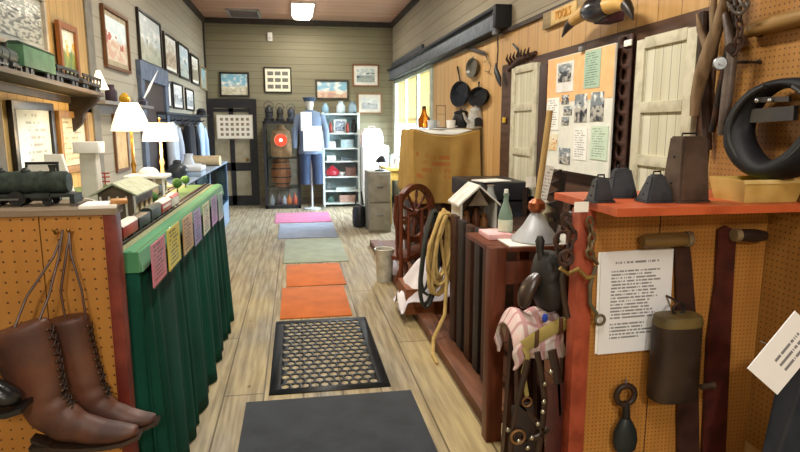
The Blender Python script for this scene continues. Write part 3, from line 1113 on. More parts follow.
# ---- tracks
RAIL = paint('#8a8478', '#6b655a', metal=0.6, rough=0.4)
for xx, ty, lab in ((-0.695, TY0, 'model railway track nearest the aisle edge of the table'), (-0.905, 3.54, 'second model railway track in from the aisle edge')):
    r = thing('model_track', lab, 'track', (xx, 3.7, TZ))
    q = MB().prism([(xx - 0.045, ty + 0.03, TZ), (xx + 0.045, ty + 0.03, TZ), (xx + 0.03, ty + 0.03, TZ + 0.008), (xx - 0.03, ty + 0.03, TZ + 0.008)], (0, TY1 - ty - 0.08, 0))
    q.build('ballast', paint('#8c8c6c', '#6d7450', rough=0.9, scale=120, bump=0.4), r)
    q = MB()
    for s in (-1, 1):
        q.box(xx + s * 0.0165 - 0.0016, xx + s * 0.0165 + 0.0016, ty + 0.03, TY1 - 0.05, TZ + 0.012, TZ + 0.017)
    q.build('rails', RAIL, r)
    q = MB()
    for i in range(int((TY1 - ty - 0.1) / 0.0318)):
        y = ty + 0.05 + i * 0.0318
        q.box(xx - 0.027, xx + 0.027, y - 0.005, y + 0.005, TZ + 0.007, TZ + 0.012)
    tag(q.build('sleepers', DKWOOD, r), kind='stuff')


def railcar(lab, x, y, L, body, roof, stripe=None, group='model train cars', z=TZ + 0.017, kind='model_railcar', h=0.06):
    r = thing(kind, lab, 'model railcar', (x, y, z), 0, group)
    w = 0.05
    MB().box(x - w / 2, x + w / 2, y - L / 2, y + L / 2, z + 0.014, z + h, 0.002).build('body', body, r)
    if roof:
        MB().prism([(x - w / 2 - 0.002, y - L / 2 - 0.003, z + h), (x + w / 2 + 0.002, y - L / 2 - 0.003, z + h), (x + w / 4, y - L / 2 - 0.003, z + h + 0.012), (x - w / 4, y - L / 2 - 0.003, z + h + 0.012)], (0, L + 0.006, 0)).build('roof', roof, r)
    if stripe:
        MB().box(x - w / 2 - 0.001, x + w / 2 + 0.001, y - L / 2 + 0.01, y + L / 2 - 0.01, z + h * 0.55, z + h * 0.75).build('window_band', stripe, r)
    for yy in (y - L * 0.32, y + L * 0.32):
        q = MB()
        for s in (-1, 1):
            for d in (-0.014, 0.014):
                q.cyl((x + s * 0.0135, yy + d, z + 0.009), (x + s * 0.0195, yy + d, z + 0.009), 0.009, n=10)
        q.box(x - 0.013, x + 0.013, yy - 0.02, yy + 0.02, z + 0.006, z + 0.014)
        q.build('bogie', BLACK, r)
    return r


RED = paint('#b03426', '#8e2a20', rough=0.4)
WHT = paint('#d8d4c8', '#bfbab0')
railcar('red model railcar with pale roof nearest the pegboard cabinet', -0.695, 2.56, 0.22, RED, WHT)
railcar('black model coal car behind the near red railcar', -0.695, 2.80, 0.2, BLACK, None)
railcar('dark green model railcar ahead of the black coal car', -0.695, 3.03, 0.2, LOCO, LOCO2)
railcar('red model railcar with white window band by the green railcar', -0.695, 3.27, 0.22, RED, WHT, WHT)
railcar('cream and red model caboose at the far end of the aisle track', -0.695, 3.51, 0.2, WHT, RED)
railcar('brown model boxcar on the second track beside the station', -0.905, 3.72, 0.22, paint('#6a3c2a', '#552f20'), BLACK)
railcar('tan model boxcar on the second track, far of the brown one', -0.905, 3.97, 0.22, paint('#b89a6a', '#9c8054'), paint('#6a3c2a', '#552f20'))
railcar('grey model tank car on the second track near the lamp end', -0.905, 4.22, 0.2, paint('#7d8286', '#686d70'), None)

# ---- station building with a grey green gable roof
a = at(112, 183, Y=3.02)
sx, sy0, sy1 = a.x, 3.02, 3.5
az = a.z
ez = at(133, 194, Y=3.02).z
hw = 0.107
r = thing('model_station', 'model railway station with a grey green gable roof among the trains', 'model building', (sx, (sy0 + sy1) / 2, TZ))
MB().prism([(sx - hw + 0.03, sy0 + 0.03, TZ), (sx + hw - 0.03, sy0 + 0.03, TZ), (sx + hw - 0.03, sy0 + 0.03, ez), (sx, sy0 + 0.03, az - 0.012), (sx - hw + 0.03, sy0 + 0.03, ez)], (0, sy1 - sy0 - 0.06, 0)).build('walls', paint('#4a3f30', '#5f5140'), r)
RG = paint('#aab096', '#969c82', rough=0.7, scale=30)
for s in (-1, 1):
    MB().prism([(sx, sy0, az), (sx + s * hw, sy0, ez - 0.004), (sx + s * hw, sy0, ez - 0.012), (sx, sy0, az - 0.01)], (0, sy1 - sy0, 0)).build('roof_slope', RG, r)
for i in range(6):
    x = sx - hw + 0.01 + i * 0.038
    MB().box(x - 0.004, x + 0.004, sy0 + 0.005, sy0 + 0.013, TZ, ez - 0.012).build('porch_post', WHT, r)
for i in range(4):
    y = sy0 + 0.08 + i * 0.1
    MB().box(sx + hw - 0.031, sx + hw - 0.028, y, y + 0.045, TZ + 0.03, TZ + 0.085).build('window', paint('#d8cfa8', '#c2b88e'), r)

# ---- speckled stone
a = at(81, 190, Y=2.95)
q = MB()
q.grid(lambda u, v: (a.x + 0.11 * math.cos(2 * PI * u) * math.sin(PI * v * 0.5 + 0.01) * (1 + 0.25 * mnoise.noise(V((math.cos(2 * PI * u) * 2, math.sin(2 * PI * u) * 2, v * 2)))),
                     2.95 + 0.12 * math.sin(2 * PI * u) * math.sin(PI * v * 0.5 + 0.01), TZ + 0.135 * math.cos(PI * v * 0.5) * (1 + 0.2 * mnoise.noise(V((u * 6, v * 5, 1))))), 24, 9)
SPK = NT('speckled_stone')
SPK.fin(SPK.mix(SPK.ramp(SPK.noise(95, detail=1), 0.47, 0.55), lin('#5c5a54'), lin('#d8d4c6')), 0.8)
tag(q.build('speckled_stone', SPK.m), 'salt and pepper speckled stone mound left of the model station', 'stone')

# ---- white column
a = at(89, 150, Y=3.75)
r = thing('white_column', 'white square model column with a wide cap behind the speckled stone', 'column', (a.x, 3.75, TZ))
MB().frustum((a.x, 3.75, TZ), 0.095, 0.095, 0.085, 0.085, 0.31).build('shaft', paint('#c9c6ba', '#b5b2a6'), r)
MB().box(a.x - 0.068, a.x + 0.068, 3.69, 3.81, TZ + 0.31, TZ + 0.375, 0.004).build('cap', WHITE, r)
# ---- small black photo frame and leaning white card
a = at(41, 166, Y=3.05)
o = framed('framed_card', 'small black framed white card behind the dark green locomotive', 'photo frame', (a.x, 3.07, TZ + 0.155), (XP, ZP, -YP), 0.145, 0.29, BLACK, PAPER, fwid=0.012, ft=0.014, tilt=0.0)
a = at(60, 165, Y=3.4)
q = MB()
R = V((1, 0.4, 0)).normalized()
v = (ZP * 1.0 - R * 0.22).normalized()
q.prism([(a.x - 0.055, 3.4, TZ), (a.x + 0.075, 3.4, TZ), (a.x + 0.01, 3.4, TZ + 0.32), (a.x - 0.075, 3.4, TZ + 0.32)], (0, 0.03, 0))
tag(q.build('folded_card', PAPER), 'white slanted folded card standing left of the white column', 'card')

# ---- two lit table lamps
def table_lamp(lab, x, y, z, zs0, zs1, r0, r1, base, watts):
    r = thing('table_lamp', lab, 'table lamp', (x, y, z), 0, 'lit table lamps')
    q = MB().lathe((x, y, z), [(0.062, 0), (0.065, 0.012), (0.04, 0.025), (0.018, 0.05), (0.03, 0.08), (0.016, 0.11), (0.012, 0.16), (0.02, 0.19), (0.011, 0.22), (0.009, zs0 - z)], 20)
    q.build('base', base, r)
    q = MB()
    n = 32
    rr = []
    for R, zz in ((r0, zs0), (r0 * 0.86 + r1 * 0.14, zs0 + (zs1 - zs0) * 0.22), (r0 * 0.42 + r1 * 0.58, zs0 + (zs1 - zs0) * 0.7), (r1, zs1)):
        rr.append([(x + R * math.cos(2 * PI * k / n), y + R * math.sin(2 * PI * k / n), zz) for k in range(n)])
    q.loft(rr, cap=False)
    q.build('lamp_shade', glow('#ffecc8', 1.25, '#fff6e6'), r, solid=0.003)
    MB().sph((x, y, zs0 + 0.03), 0.028).build('bulb', glow('#ffe2b0', 10.0), r)
    MB().cyl((x, y, zs1 - 0.01), (x, y, zs1 + 0.03), 0.005).sph((x, y, zs1 + 0.03), 0.009, 8).build('finial', BRASS, r)
    for dz, e in ((zs1 + 0.08, watts * 0.45), (zs0 - 0.04, watts)):
        ld = bpy.data.lights.new('lamp_bulb', 'POINT')
        ld.energy = e
        ld.color = (1.0, 0.72, 0.4)
        ld.shadow_soft_size = 0.04
        lo = bpy.data.objects.new('lamp_bulb', ld)
        C.objects.link(lo)
        lo.location = (x, y, dz)
    return r


a = at(130, 116, Y=4.55)
table_lamp('lit brass lamp with the taller flared white shade', a.x, 4.55, TZ, at(130, 131, Y=4.55).z, at(130, 103, Y=4.55).z, 0.13, 0.055, BRASS, 18)
a = at(160, 132, Y=4.8)
table_lamp('lit lamp with the lower wide white shade and cream stem', a.x, 4.8, TZ, at(160, 141, Y=4.8).z, at(160, 123, Y=4.8).z, 0.128, 0.09, paint('#d9b98c', '#c0a070'), 18)

# ---- white model building with columns
a = at(149, 174, Y=4.3)
r = thing('model_mansion', 'white columned model building below the lit lamps', 'model building', (a.x, 4.3, TZ))
MB().box(a.x - 0.1, a.x + 0.1, 4.24, 4.36, TZ, TZ + 0.12).build('walls', paint('#e8dcc4', '#d8c8aa'), r)
MB().box(a.x - 0.13, a.x + 0.13, 4.17, 4.38, TZ + 0.12, TZ + 0.14, 0.003).build('roof', WHITE, r)
MB().sph((a.x, 4.3, TZ + 0.14), (0.07, 0.06, 0.05)).build('dome', WHITE, r)
for i in range(5):
    x = a.x - 0.11 + i * 0.055
    MB().cyl((x, 4.19, TZ), (x, 4.19, TZ + 0.12), 0.009, n=10).build('column', WHITE, r)
# little signal post and trees
a = at(105, 178, Y=4.2)
r = thing('model_signal', 'tiny red railway signal post left of the tall lamp', 'model signal', (a.x, 4.2, TZ))
MB().cyl((a.x, 4.2, TZ), (a.x, 4.2, TZ + 0.16), 0.004, n=8).build('post', RED, r)
q = MB()
for z in (0.1, 0.13, 0.155):
    q.box(a.x - 0.03, a.x + 0.03, 4.196, 4.204, TZ + z, TZ + z + 0.008)
q.build('arm', RED, r)

# ---- small model houses and trees on the felt
HS = [('red roofed model cottage behind the second track', -1.03, 3.78, '#c8b890', '#a03c2c'),
      ('brown roofed model cottage beyond the red roofed one', -1.02, 4.02, '#b8a888', '#5a3a26'),
      ('grey roofed white model house near the far table end', -1.0, 4.5, '#d4d0c4', '#6c6e70'),
      ('tan model shed between the speckled stone and the station', -1.12, 2.98, '#a88a5a', '#6e5230')]
for lab, x, y, wc, rc in HS:
    r = thing('model_house', lab, 'model house', (x, y, TZ), 0, 'model houses on the felt')
    MB().box(x - 0.04, x + 0.04, y - 0.055, y + 0.055, TZ, TZ + 0.055, 0.001).build('walls', paint(wc), r)
    MB().prism([(x - 0.05, y - 0.062, TZ + 0.053), (x + 0.05, y - 0.062, TZ + 0.053), (x, y - 0.062, TZ + 0.095)], (0, 0.124, 0)).build('roof', paint(rc), r)
    MB().box(x - 0.012, x + 0.012, y - 0.057, y - 0.055, TZ, TZ + 0.035).build('door', DKWOOD, r)
TREES = [(-0.82, 3.62, 'round green model tree at the near end of the second track'), (-0.83, 4.42, 'round green model tree between the two tracks near the lamps'),
         (-1.14, 3.9, 'round green model tree left of the brown roofed cottage'), (-0.83, 4.75, 'round green model tree nearest the far table edge'),
         (-0.84, 2.72, 'round green model tree nearest the pegboard cabinet'), (-1.16, 4.62, 'round green model tree in front of the lower lamp')]
for i, (x, y, lab) in enumerate(TREES):
    r = thing('model_tree', lab, 'model tree', (x, y, TZ), 0, 'model trees on the felt')
    MB().cyl((x, y, TZ), (x, y, TZ + 0.03), 0.005, n=8).build('trunk', DKWOOD, r)
    q = MB()
    h_ = 0.05 + 0.008 * (i % 3)
    q.grid(lambda u, v: (x + 0.032 * math.cos(2 * PI * u) * math.sin(PI * v) * (1 + 0.3 * mnoise.noise(V((u * 7, v * 6, i)))), y + 0.032 * math.sin(2 * PI * u) * math.sin(PI * v), TZ + 0.03 + h_ * (1 - math.cos(PI * v)) * 0.62), 14, 8)
    q.build('foliage', paint('#3f6a34', '#5c7e3e', rough=0.9, scale=60, bump=0.5), r)

# ================================================================== LEFT WALL
XW = XL + 0.004
FD = paint('#2a241e', '#1d1915', rough=0.4)
FW = wood('#7a5230', '#573719')
FL = wood('#b8a888', '#958668')
LP = [('framed painting of a red roofed building under pale sky, nearest on the upper row', (102, 8, 67), (127, 17, 73), FW, scene_art('#cfe0e4', '#cfa890', '#d8cdb8', '#b0503c', 0.5, 1.3), FL),
      ('large pale framed print above the blue doorway', (137, 9, 61), (160, 24, 70), FD, scene_art('#c2ccca', '#bfc0ae', '#a8ab98', '#8c9086', 0.4, 4.1), None),
      ('framed brown and cream print past the doorway on the upper row', (163, 31, 70), (176, 41, 76), FD, scene_art('#d2c8b2', '#a58a72', '#c8b89c', '#8a5c44', 0.5, 7.2), PAPER),
      ('framed pale blue print, fourth on the upper row', (177.5, 41, 76), (188, 50, 82), FD, scene_art('#bfd2d8', '#a8b8b8', '#c0c4b8', '#8a9a9c', 0.4, 2.6), None),
      ('dark framed narrow picture, second from the back corner', (190, 52, 82), (198, 60, 87), FD, scene_art('#d8d4c4', '#a89c84', '#8c866e', '#5e5a48', 0.5, 9.9), PAPER),
      ('small framed sky blue picture nearest the back corner', (199.5, 64, 88), (205.5, 70, 91), FL, scene_art('#8fc0d4', '#c6d0c4', '#a8b8b0', '#d8d8cc', 0.45, 5.5), None)]
for lab, (pa, ta, ba), (pb, tb, bb), fm, art, mt in LP:
    y, z, w, h = wrect(pa, ta, ba, pb, tb, bb, XW)
    framed('framed_picture', lab, 'picture', (XW, y, z), LW, w, h, fm, art, 0.03, 0.03, mt, 0.05, 'pictures on the left wall', glass=False)
# lower row
for lab, (pa, ta, ba), (pb, tb, bb), art in [
    ('white framed page just past the blue doorway on the lower row', (166.5, 80, 107), (170.5, 83, 108), PAPER),
    ('black framed photograph in the lower row by the doorway', (172, 81, 108), (182, 86, 110), scene_art('#d6dadc', '#a3a9ac', '#c8ccce', '#6e7478', 0.4, 3.3)),
    ('black framed grey photograph next to the dark hat on the rail', (185, 86, 110), (193, 92, 111), scene_art('#c9cdcf', '#90989c', '#b4babc', '#5e6468', 0.5, 6.4))]:
    y, z, w, h = wrect(pa, ta, ba, pb, tb, bb, XW)
    framed('framed_picture', lab, 'picture', (XW, y, z), LW, w, h, BLACK, art, 0.025, 0.025, PAPER, 0.04, 'pictures on the left wall')

# large grey mounted photograph, cut by the frame
y, z, w, h = wrect(-30, -40, 38, 44, 0, 52, XL + 0.03)
framed('framed_photograph', 'large grey mounted photograph of machinery above the train shelf', 'photograph', (XL + 0.024, y, z), LW, w, h, paint('#b8ad98', '#9d9180'),
       scene_art('#8b938e', '#4f5652', '#a8aaa0', '#343a37', 0.55, 8.8, scale=16), 0.03, 0.03, paint('#a8aaa2', '#94968e'), 0.03)

# long shelf with model trains
XS_ = XL + 0.24
s0, s1 = at(-25, 59, X=XS_), at(104, 93.5, X=XS_)
dirs = (s1 - s0).normalized()
r = thing('train_shelf', 'long grey wall shelf carrying model trains with a scroll bracket', 'shelf', (XL + 0.13, (s0.y + s1.y) / 2, s1.z))
nrm = dirs.cross(XP).normalized()
nrm = nrm if nrm.z > 0 else -nrm
L = (s1 - s0).length
cx_ = XL + 0.02 + 0.11
mid = (s0 + s1) / 2
MB().obox((cx_, mid.y, mid.z - 0.012), dirs, XP, nrm, L, 0.22, 0.028, 0.004).build('board', wood('#685a4c', '#4c4036', axis=1), r)
MB().obox((XL + 0.03, mid.y, mid.z - 0.06), dirs, nrm, XP, L, 0.05, 0.02, 0.003).build('cleat', paint('#3f3428', '#2f271e'), r)
# bracket
q = MB()
by = s1.y - 0.1
pts = []
for i in range(15):
    a = i / 14
    pts.append((XL + 0.03 + 0.2 * (1 - a) ** 1.2 + 0.015 * math.sin(a * 12), by, s1.z - 0.03 - 0.3 * a))
q.prism([(XL + 0.02, by - 0.025, s1.z - 0.03)] + [(x, by - 0.025, z) for x, y_, z in pts] + [(XL + 0.02, by - 0.025, s1.z - 0.33)], (0, 0.05, 0))
q.build('scroll_bracket', paint('#2a2119', '#1c1611', rough=0.45), r)


def onshelf(px):
    f = (px + 25) / 129
    p = s0.lerp(s1, f)
    # find where pixel column px meets the shelf
    for _ in range(12):
        pass
    q_ = at(px, 60 + (95.5 - 60) * (px + 25) / 129, X=cx_)
    fy = (q_.y - s0.y) / (s1.y - s0.y)
    return V((cx_, q_.y, s0.z + (s1.z - s0.z) * fy + 0.004))


rzs = PI / 2
p = onshelf(-14)
o = loco('black steam locomotive model at the near end of the wall shelf', (p.x, p.y, p.z), 0.62, rzs)
o.rotation_euler = (0, -math.atan2(s1.z - s0.z, s1.y - s0.y) * 1.0, rzs)


def shelfcar(lab, px, L, body, roof, h, frame=False):
    p = onshelf(px)
    tilt = math.atan2(s1.z - s0.z, s1.y - s0.y)
    r = thing('model_railcar', lab, 'model railcar', p, 0, 'model trains on the wall shelf')
    r.rotation_euler = (tilt, 0, 0)
    w = 0.1
    if frame:
        MB().box(-w / 2, w / 2, -L / 2, L / 2, 0.05, 0.075, 0.003).build('deck', body, r, local=True)
        q = MB()
        for i in range(6):
            y = -L / 2 + 0.02 + (L - 0.04) * i / 5
            for s in (-1, 1):
                q.box(s * w / 2 - 0.005, s * w / 2 + 0.005, y - 0.006, y + 0.006, 0.075, h)
        for s in (-1, 1):
            q.box(s * w / 2 - 0.005, s * w / 2 + 0.005, -L / 2, L / 2, h - 0.02, h)
        q.build('stake_rails', body, r, local=True)
    else:
        MB().box(-w / 2, w / 2, -L / 2, L / 2, 0.05, h, 0.004).build('body', body, r, local=True)
        MB().prism([(-w / 2 - 0.004, -L / 2, h), (w / 2 + 0.004, -L / 2, h), (w / 4, -L / 2, h + 0.02), (-w / 4, -L / 2, h + 0.02)], (0, L, 0)).build('roof', roof, r, local=True)
    for yy in (-L * 0.33, L * 0.33):
        q = MB()
        for s in (-1, 1):
            for d in (-0.035, 0.035):
                q.cyl((s * 0.03, yy + d, 0.024), (s * 0.045, yy + d, 0.024), 0.024, n=14)
        q.box(-0.03, 0.03, yy - 0.05, yy + 0.05, 0.02, 0.05)
        q.build('bogie', BLACK, r, local=True)
    return r


shelfcar('green model boxcar between the black engine and the small wood framed picture', 33, 0.46, paint('#4f7a58', '#3e6247'), paint('#37523f', '#2c4233'), 0.17)
shelfcar('black staked model flat car below the small wood framed picture', 61, 0.42, BLACK, None, 0.12, True)
shelfcar('black staked model flat car at the far end of the shelf', 86, 0.42, paint('#2a2622', '#3a342e'), None, 0.12, True)
# small picture leaning on the shelf
p = onshelf(66)
A, B = at(57, 20, X=XL + 0.06), at(57, 64, X=XL + 0.06)
E_, G_ = at(76, 30, X=XL + 0.06), at(76, 70, X=XL + 0.06)
yy, ww = (A.y + E_.y) / 2, abs(E_.y - A.y)
zz, hh = (A.z + E_.z) / 2, 0
hh = zz - p.z
framed('framed_picture', 'small wood framed green landscape standing on the train shelf', 'picture', (XL + 0.04, yy, p.z + hh / 2 + 0.01), LW, ww, hh, wood('#9a6028', '#6e3f16'),
       scene_art('#d9dccb', '#8f9c4a', '#5f7a3c', '#d8b040', 0.6, 3.7), 0.045, 0.03)
p = onshelf(100)
r = thing('candle_lamp', 'small lit white cone shade at the end of the train shelf', 'lamp', (p.x, p.y, p.z))
MB().lathe(p, [(0.03, 0), (0.03, 0.01), (0.008, 0.02), (0.008, 0.05)], 14).build('base', BRASS, r)
MB().lathe(p, [(0.07, 0.05), (0.015, 0.2)], 18).build('lamp_shade', glow('#ffe9c0', 1.6, '#fff2d8'), r)

# second short ledge
e0, e1 = at(104, 99, X=XL + 0.16), at(153, 107, X=XL + 0.16)
r = thing('wall_ledge', 'short grey wall ledge between the train shelf and the blue doorway', 'shelf', (XL + 0.08, (e0.y + e1.y) / 2, e0.z))
m_ = (e0 + e1) / 2
MB().box(XL, XL + 0.17, e0.y, e1.y, m_.z - 0.03, m_.z, 0.004).build('board', wood('#7d7a78', '#625e5c', axis=1), r)
MB().box(XL, XL + 0.02, e0.y, e1.y, m_.z - 0.1, m_.z - 0.03).build('cleat', wood('#7d7a78', '#625e5c', axis=1), r)
LZ = m_.z
def ledge(px):
    return V((XL + 0.09, at(px, 102, X=XL + 0.1).y, LZ))
p = ledge(126)
q = MB().lathe(p, [(0.035, 0), (0.052, 0.03), (0.048, 0.065), (0.028, 0.085), (0.02, 0.1)], 18)
tag(q.build('yellow_jug', paint('#d8ac2c', '#b88a1c', rough=0.35)), 'small round yellow jug on the short wall ledge', 'jug')
p = ledge(113)
q = MB().lathe(p, [(0.05, 0), (0.05, 0.09), (0.03, 0.12), (0.03, 0.15)], 16)
tag(q.build('dark_canister', paint('#3a2c3c', '#2a2230')), 'dark canister left of the yellow jug on the wall ledge', 'canister')
p = ledge(144)
r = thing('quill_pen', 'white quill leaning out of an inkpot beside the blue doorway', 'quill', p)
MB().lathe(p, [(0.04, 0), (0.045, 0.05), (0.02, 0.065), (0.022, 0.08)], 14).build('inkpot', paint('#4a4a58', '#38384a', rough=0.3), r)
MB().sw([p + V((0, 0, 0.06)), p + V((0.03, 0.2, 0.2)), p + V((0.06, 0.55, 0.42))], [(0.004, 0.004), (0.004, 0.03), (0.002, 0.004)], side=XP, n=8).build('feather', WHITE, r)

# two framed documents below the shelf
y, z, w, h = wrect(11, 100, 180, 53, 104, 174, XL + 0.03)
DOC = page('#f4f3f0', '#a8a8a4', rows=7, dens=0.3, fill=0.35, word=7, left=0.3)
framed('framed_document', 'large framed white document under the train shelf', 'document', (XL + 0.024, y, z), LW, w, h, FD, DOC, 0.05, 0.03, None, 0, glass=True)
y, z, w, h = wrect(58, 110, 174, 87, 113, 170, XL + 0.03)
framed('framed_document', 'narrower framed document catching the lamp reflection near the bracket', 'document', (XL + 0.024, y, z), LW, w, h, wood('#8a6a3c', '#684b24'), page('#efe4c6', '#a89468', rows=8, dens=0.35, fill=0.35, word=7), 0.05, 0.03, None, 0, glass=True)
# tan panel lit by the tall lamp
y, z, w, h = wrect(114, 100, 172, 127, 104, 172, XL + 0.01)
framed('framed_picture', 'narrow framed amber panel on the wall behind the taller lamp', 'picture', (XL + 0.002, y, z), LW, w, h, FW, paint('#e0bf86', '#c8a368'), 0.03, 0.02)

# coat rail with clothes
c0, c1 = at(164, 110, X=XL + 0.1), at(205, 117, X=XL + 0.1)
cz = (c0.z + c1.z) / 2
r = thing('coat_rail', 'dark coat rail shelf on the left wall below the lower pictures', 'coat rail', (XL + 0.06, (c0.y + c1.y) / 2, cz))
MB().box(XL, XL + 0.13, c0.y, c1.y, cz - 0.03, cz, 0.004).build('shelf_board', paint('#23262c', '#2f333a'), r)
MB().box(XL, XL + 0.025, c0.y, c1.y, cz - 0.16, cz - 0.03).build('backboard', paint('#23262c', '#2f333a'), r)
for i in range(7):
    y = c0.y + 0.15 + (c1.y - c0.y - 0.3) * i / 6
    MB().sw([(XL + 0.02, y, cz - 0.1), (XL + 0.085, y, cz - 0.1), (XL + 0.1, y, cz - 0.075)], 0.008, n=8).build('peg', BLACK, r)


def hanging_coat(lab, name, px0, px1, zbot, m, dep=0.1, kind='coat'):
    y0, y1 = at(px0, 130, X=XL + 0.12).y, at(px1, 130, X=XL + 0.12).y
    yc, w = (y0 + y1) / 2, (y1 - y0)
    zt = cz - 0.12
    r = thing(name, lab, kind, (XL + 0.12, yc, zbot))
    q = MB()
    rings = []
    for f, ww, dd in ((0, 0.1, 0.4), (0.05, 0.45, 0.7), (0.12, 0.8, 0.9), (0.35, 0.85, 1.0), (0.7, 0.92, 1.0), (1, 1.0, 0.95)):
        z = zt + (zbot - zt) * f
        rings.append([(XL + 0.11 + dep / 2 * dd * math.sin(2 * PI * k / 28) * (1 + 0.2 * math.sin(5 * 2 * PI * k / 28)), yc + w / 2 * ww * math.cos(2 * PI * k / 28), z) for k in range(28)])
    q.loft(rings)
    q.build('body', m, r)
    for s in (-1, 1):
        q = MB().sw([(XL + 0.12, yc + s * w * 0.36, zt - 0.08), (XL + 0.14, yc + s * w * 0.5, zt - 0.3), (XL + 0.15, yc + s * w * 0.52, zt - 0.62)], [0.05, 0.05, 0.045], n=12)
        q.build('sleeve', m, r)
    return r


hanging_coat('long pale blue grey coat hanging nearest on the dark coat rail', 'hanging_coat', 168, 178, 1.03, cloth('#c0cad8', '#a4b0c2'))
hanging_coat('black coat hanging in the middle of the dark coat rail', 'hanging_coat', 186, 195, 1.03, cloth('#1c1f26', '#282c34'))
hanging_coat('light blue shirt hanging at the far end of the coat rail', 'hanging_shirt', 198, 204, 1.03, cloth('#b4c8e0', '#98b2d2'), kind='shirt')
# dark hat on the rail
y = at(199, 105, X=XL + 0.1).y
r = thing('felt_hat', 'dark felt hat resting on the far end of the coat rail shelf', 'hat', (XL + 0.11, y, cz))
MB().lathe((XL + 0.13, y, cz), [(0.125, 0.0), (0.128, 0.008), (0.08, 0.016), (0.075, 0.08), (0.045, 0.11), (0.01, 0.115)], 24).build('crown', cloth('#22242a', '#16181c'), r)
MB().lathe((XL + 0.13, y, cz), [(0.081, 0.018), (0.083, 0.02), (0.08, 0.04), (0.078, 0.04)], 24).build('band', BLACK, r)
y = at(194, 100, X=XL + 0.1).y

# ---- glass display counter past the table
a, b = at(233, 160, Y=10.3), at(233, 216, Z=0)
KX, KY0, KY1, KZ = b.x, 6.3, 10.35, 0.98
r = thing('display_counter', 'glass fronted blue grey display counter along the left wall past the table', 'display counter', ((KX + XL) / 2, 8.3, 0))
KM = paint('#7f92a8', '#677b92', rough=0.4)
MB().box(XL + 0.03, KX, KY0, KY1, 0, 0.36, 0.004).build('plinth', KM, r)
for x in (XL + 0.05, KX - 0.018):
    for y in (KY0 + 0.02, (KY0 + KY1) / 2, KY1 - 0.02):
        MB().box(x - 0.018, x + 0.018, y - 0.02, y + 0.02, 0.36, KZ).build('corner_post', KM, r)
for (s_, arg) in (('front', (KX - 0.012, KX - 0.006, KY0, KY1, 0.36, KZ)), ('end', (XL + 0.05, KX, KY1 - 0.012, KY1 - 0.006, 0.36, KZ)), ('near', (XL + 0.05, KX, KY0 + 0.006, KY0 + 0.012, 0.36, KZ))):
    MB().box(*arg).build('glass_pane', glass_thin('#dcebf4', 0.25), r)
MB().box(XL + 0.04, KX - 0.03, KY0 + 0.03, KY1 - 0.03, 0.64, 0.65).build('inner_shelf', glass_thin('#dcebf4', 0.2), r)
MB().box(XL + 0.03, KX + 0.01, KY0 - 0.01, KY1 + 0.01, KZ, KZ + 0.03, 0.005).build('top', paint('#a6b4c4', '#8e9eb0', rough=0.25), r)
KT = KZ + 0.03
# things on the counter
y = 9.2
a = at(207, 170, Y=y)
q = MB().cyl((a.x - 0.2, y, KT + 0.075), (a.x + 0.2, y - 0.05, KT + 0.075), 0.075, n=20)
tag(q.build('paper_roll', paint('#d8c4a0', '#c4ae88')), 'tan paper roll lying on the glass display counter', 'paper roll')
a = at(189, 170, Y=8.0)
r = thing('enamel_basin', 'white enamel pitcher and basin on the counter near the tan roll', 'basin', (a.x, 8.0, KT))
MB().lathe((a.x, 8.0, KT), [(0.08, 0), (0.15, 0.06), (0.16, 0.1), (0.15, 0.1), (0.07, 0.01)], 24).build('bowl', WHITE, r)
MB().lathe((a.x, 8.0, KT + 0.01), [(0.05, 0), (0.08, 0.08), (0.05, 0.18), (0.065, 0.22)], 20).build('pitcher', paint('#cfd8e2', '#b8c4d0', rough=0.3), r)
a = at(178, 172, Y=7.0)
q = MB().sph((a.x, 7.0, KT + 0.09), (0.11, 0.11, 0.09)).lathe((a.x, 7.0, KT + 0.16), [(0.05, 0), (0.05, 0.03), (0.03, 0.05)], 14)
tag(q.build('dark_teapot', paint('#2b3238', '#394148', rough=0.35)), 'dark round pot on the counter beneath the pale blue coat', 'pot')
a = at(192, 178, Y=7.4)
for i, (dz, m, lb) in enumerate(((0, cloth('#a9bdd4', '#8ea6c2'), 'folded light blue linen on the counter, lower of two'), (0.06, cloth('#d8dde4', '#bcc6d0'), 'folded white linen on top of the light blue one'))):
    tag(MB().box(a.x - 0.2, a.x + 0.14, 7.2, 7.6, KT + dz, KT + dz + 0.058, 0.02).build('folded_linen', m), lb, 'linen')

# ================================================================== BACK WALL
YW = YB - 0.004


def brect(px0, py0, px1, py1, Y=YW):
    A, B = at(px0, py0, Y=Y), at(px1, py1, Y=Y)
    return (A.x + B.x) / 2, (A.z + B.z) / 2, abs(B.x - A.x), abs(A.z - B.z)


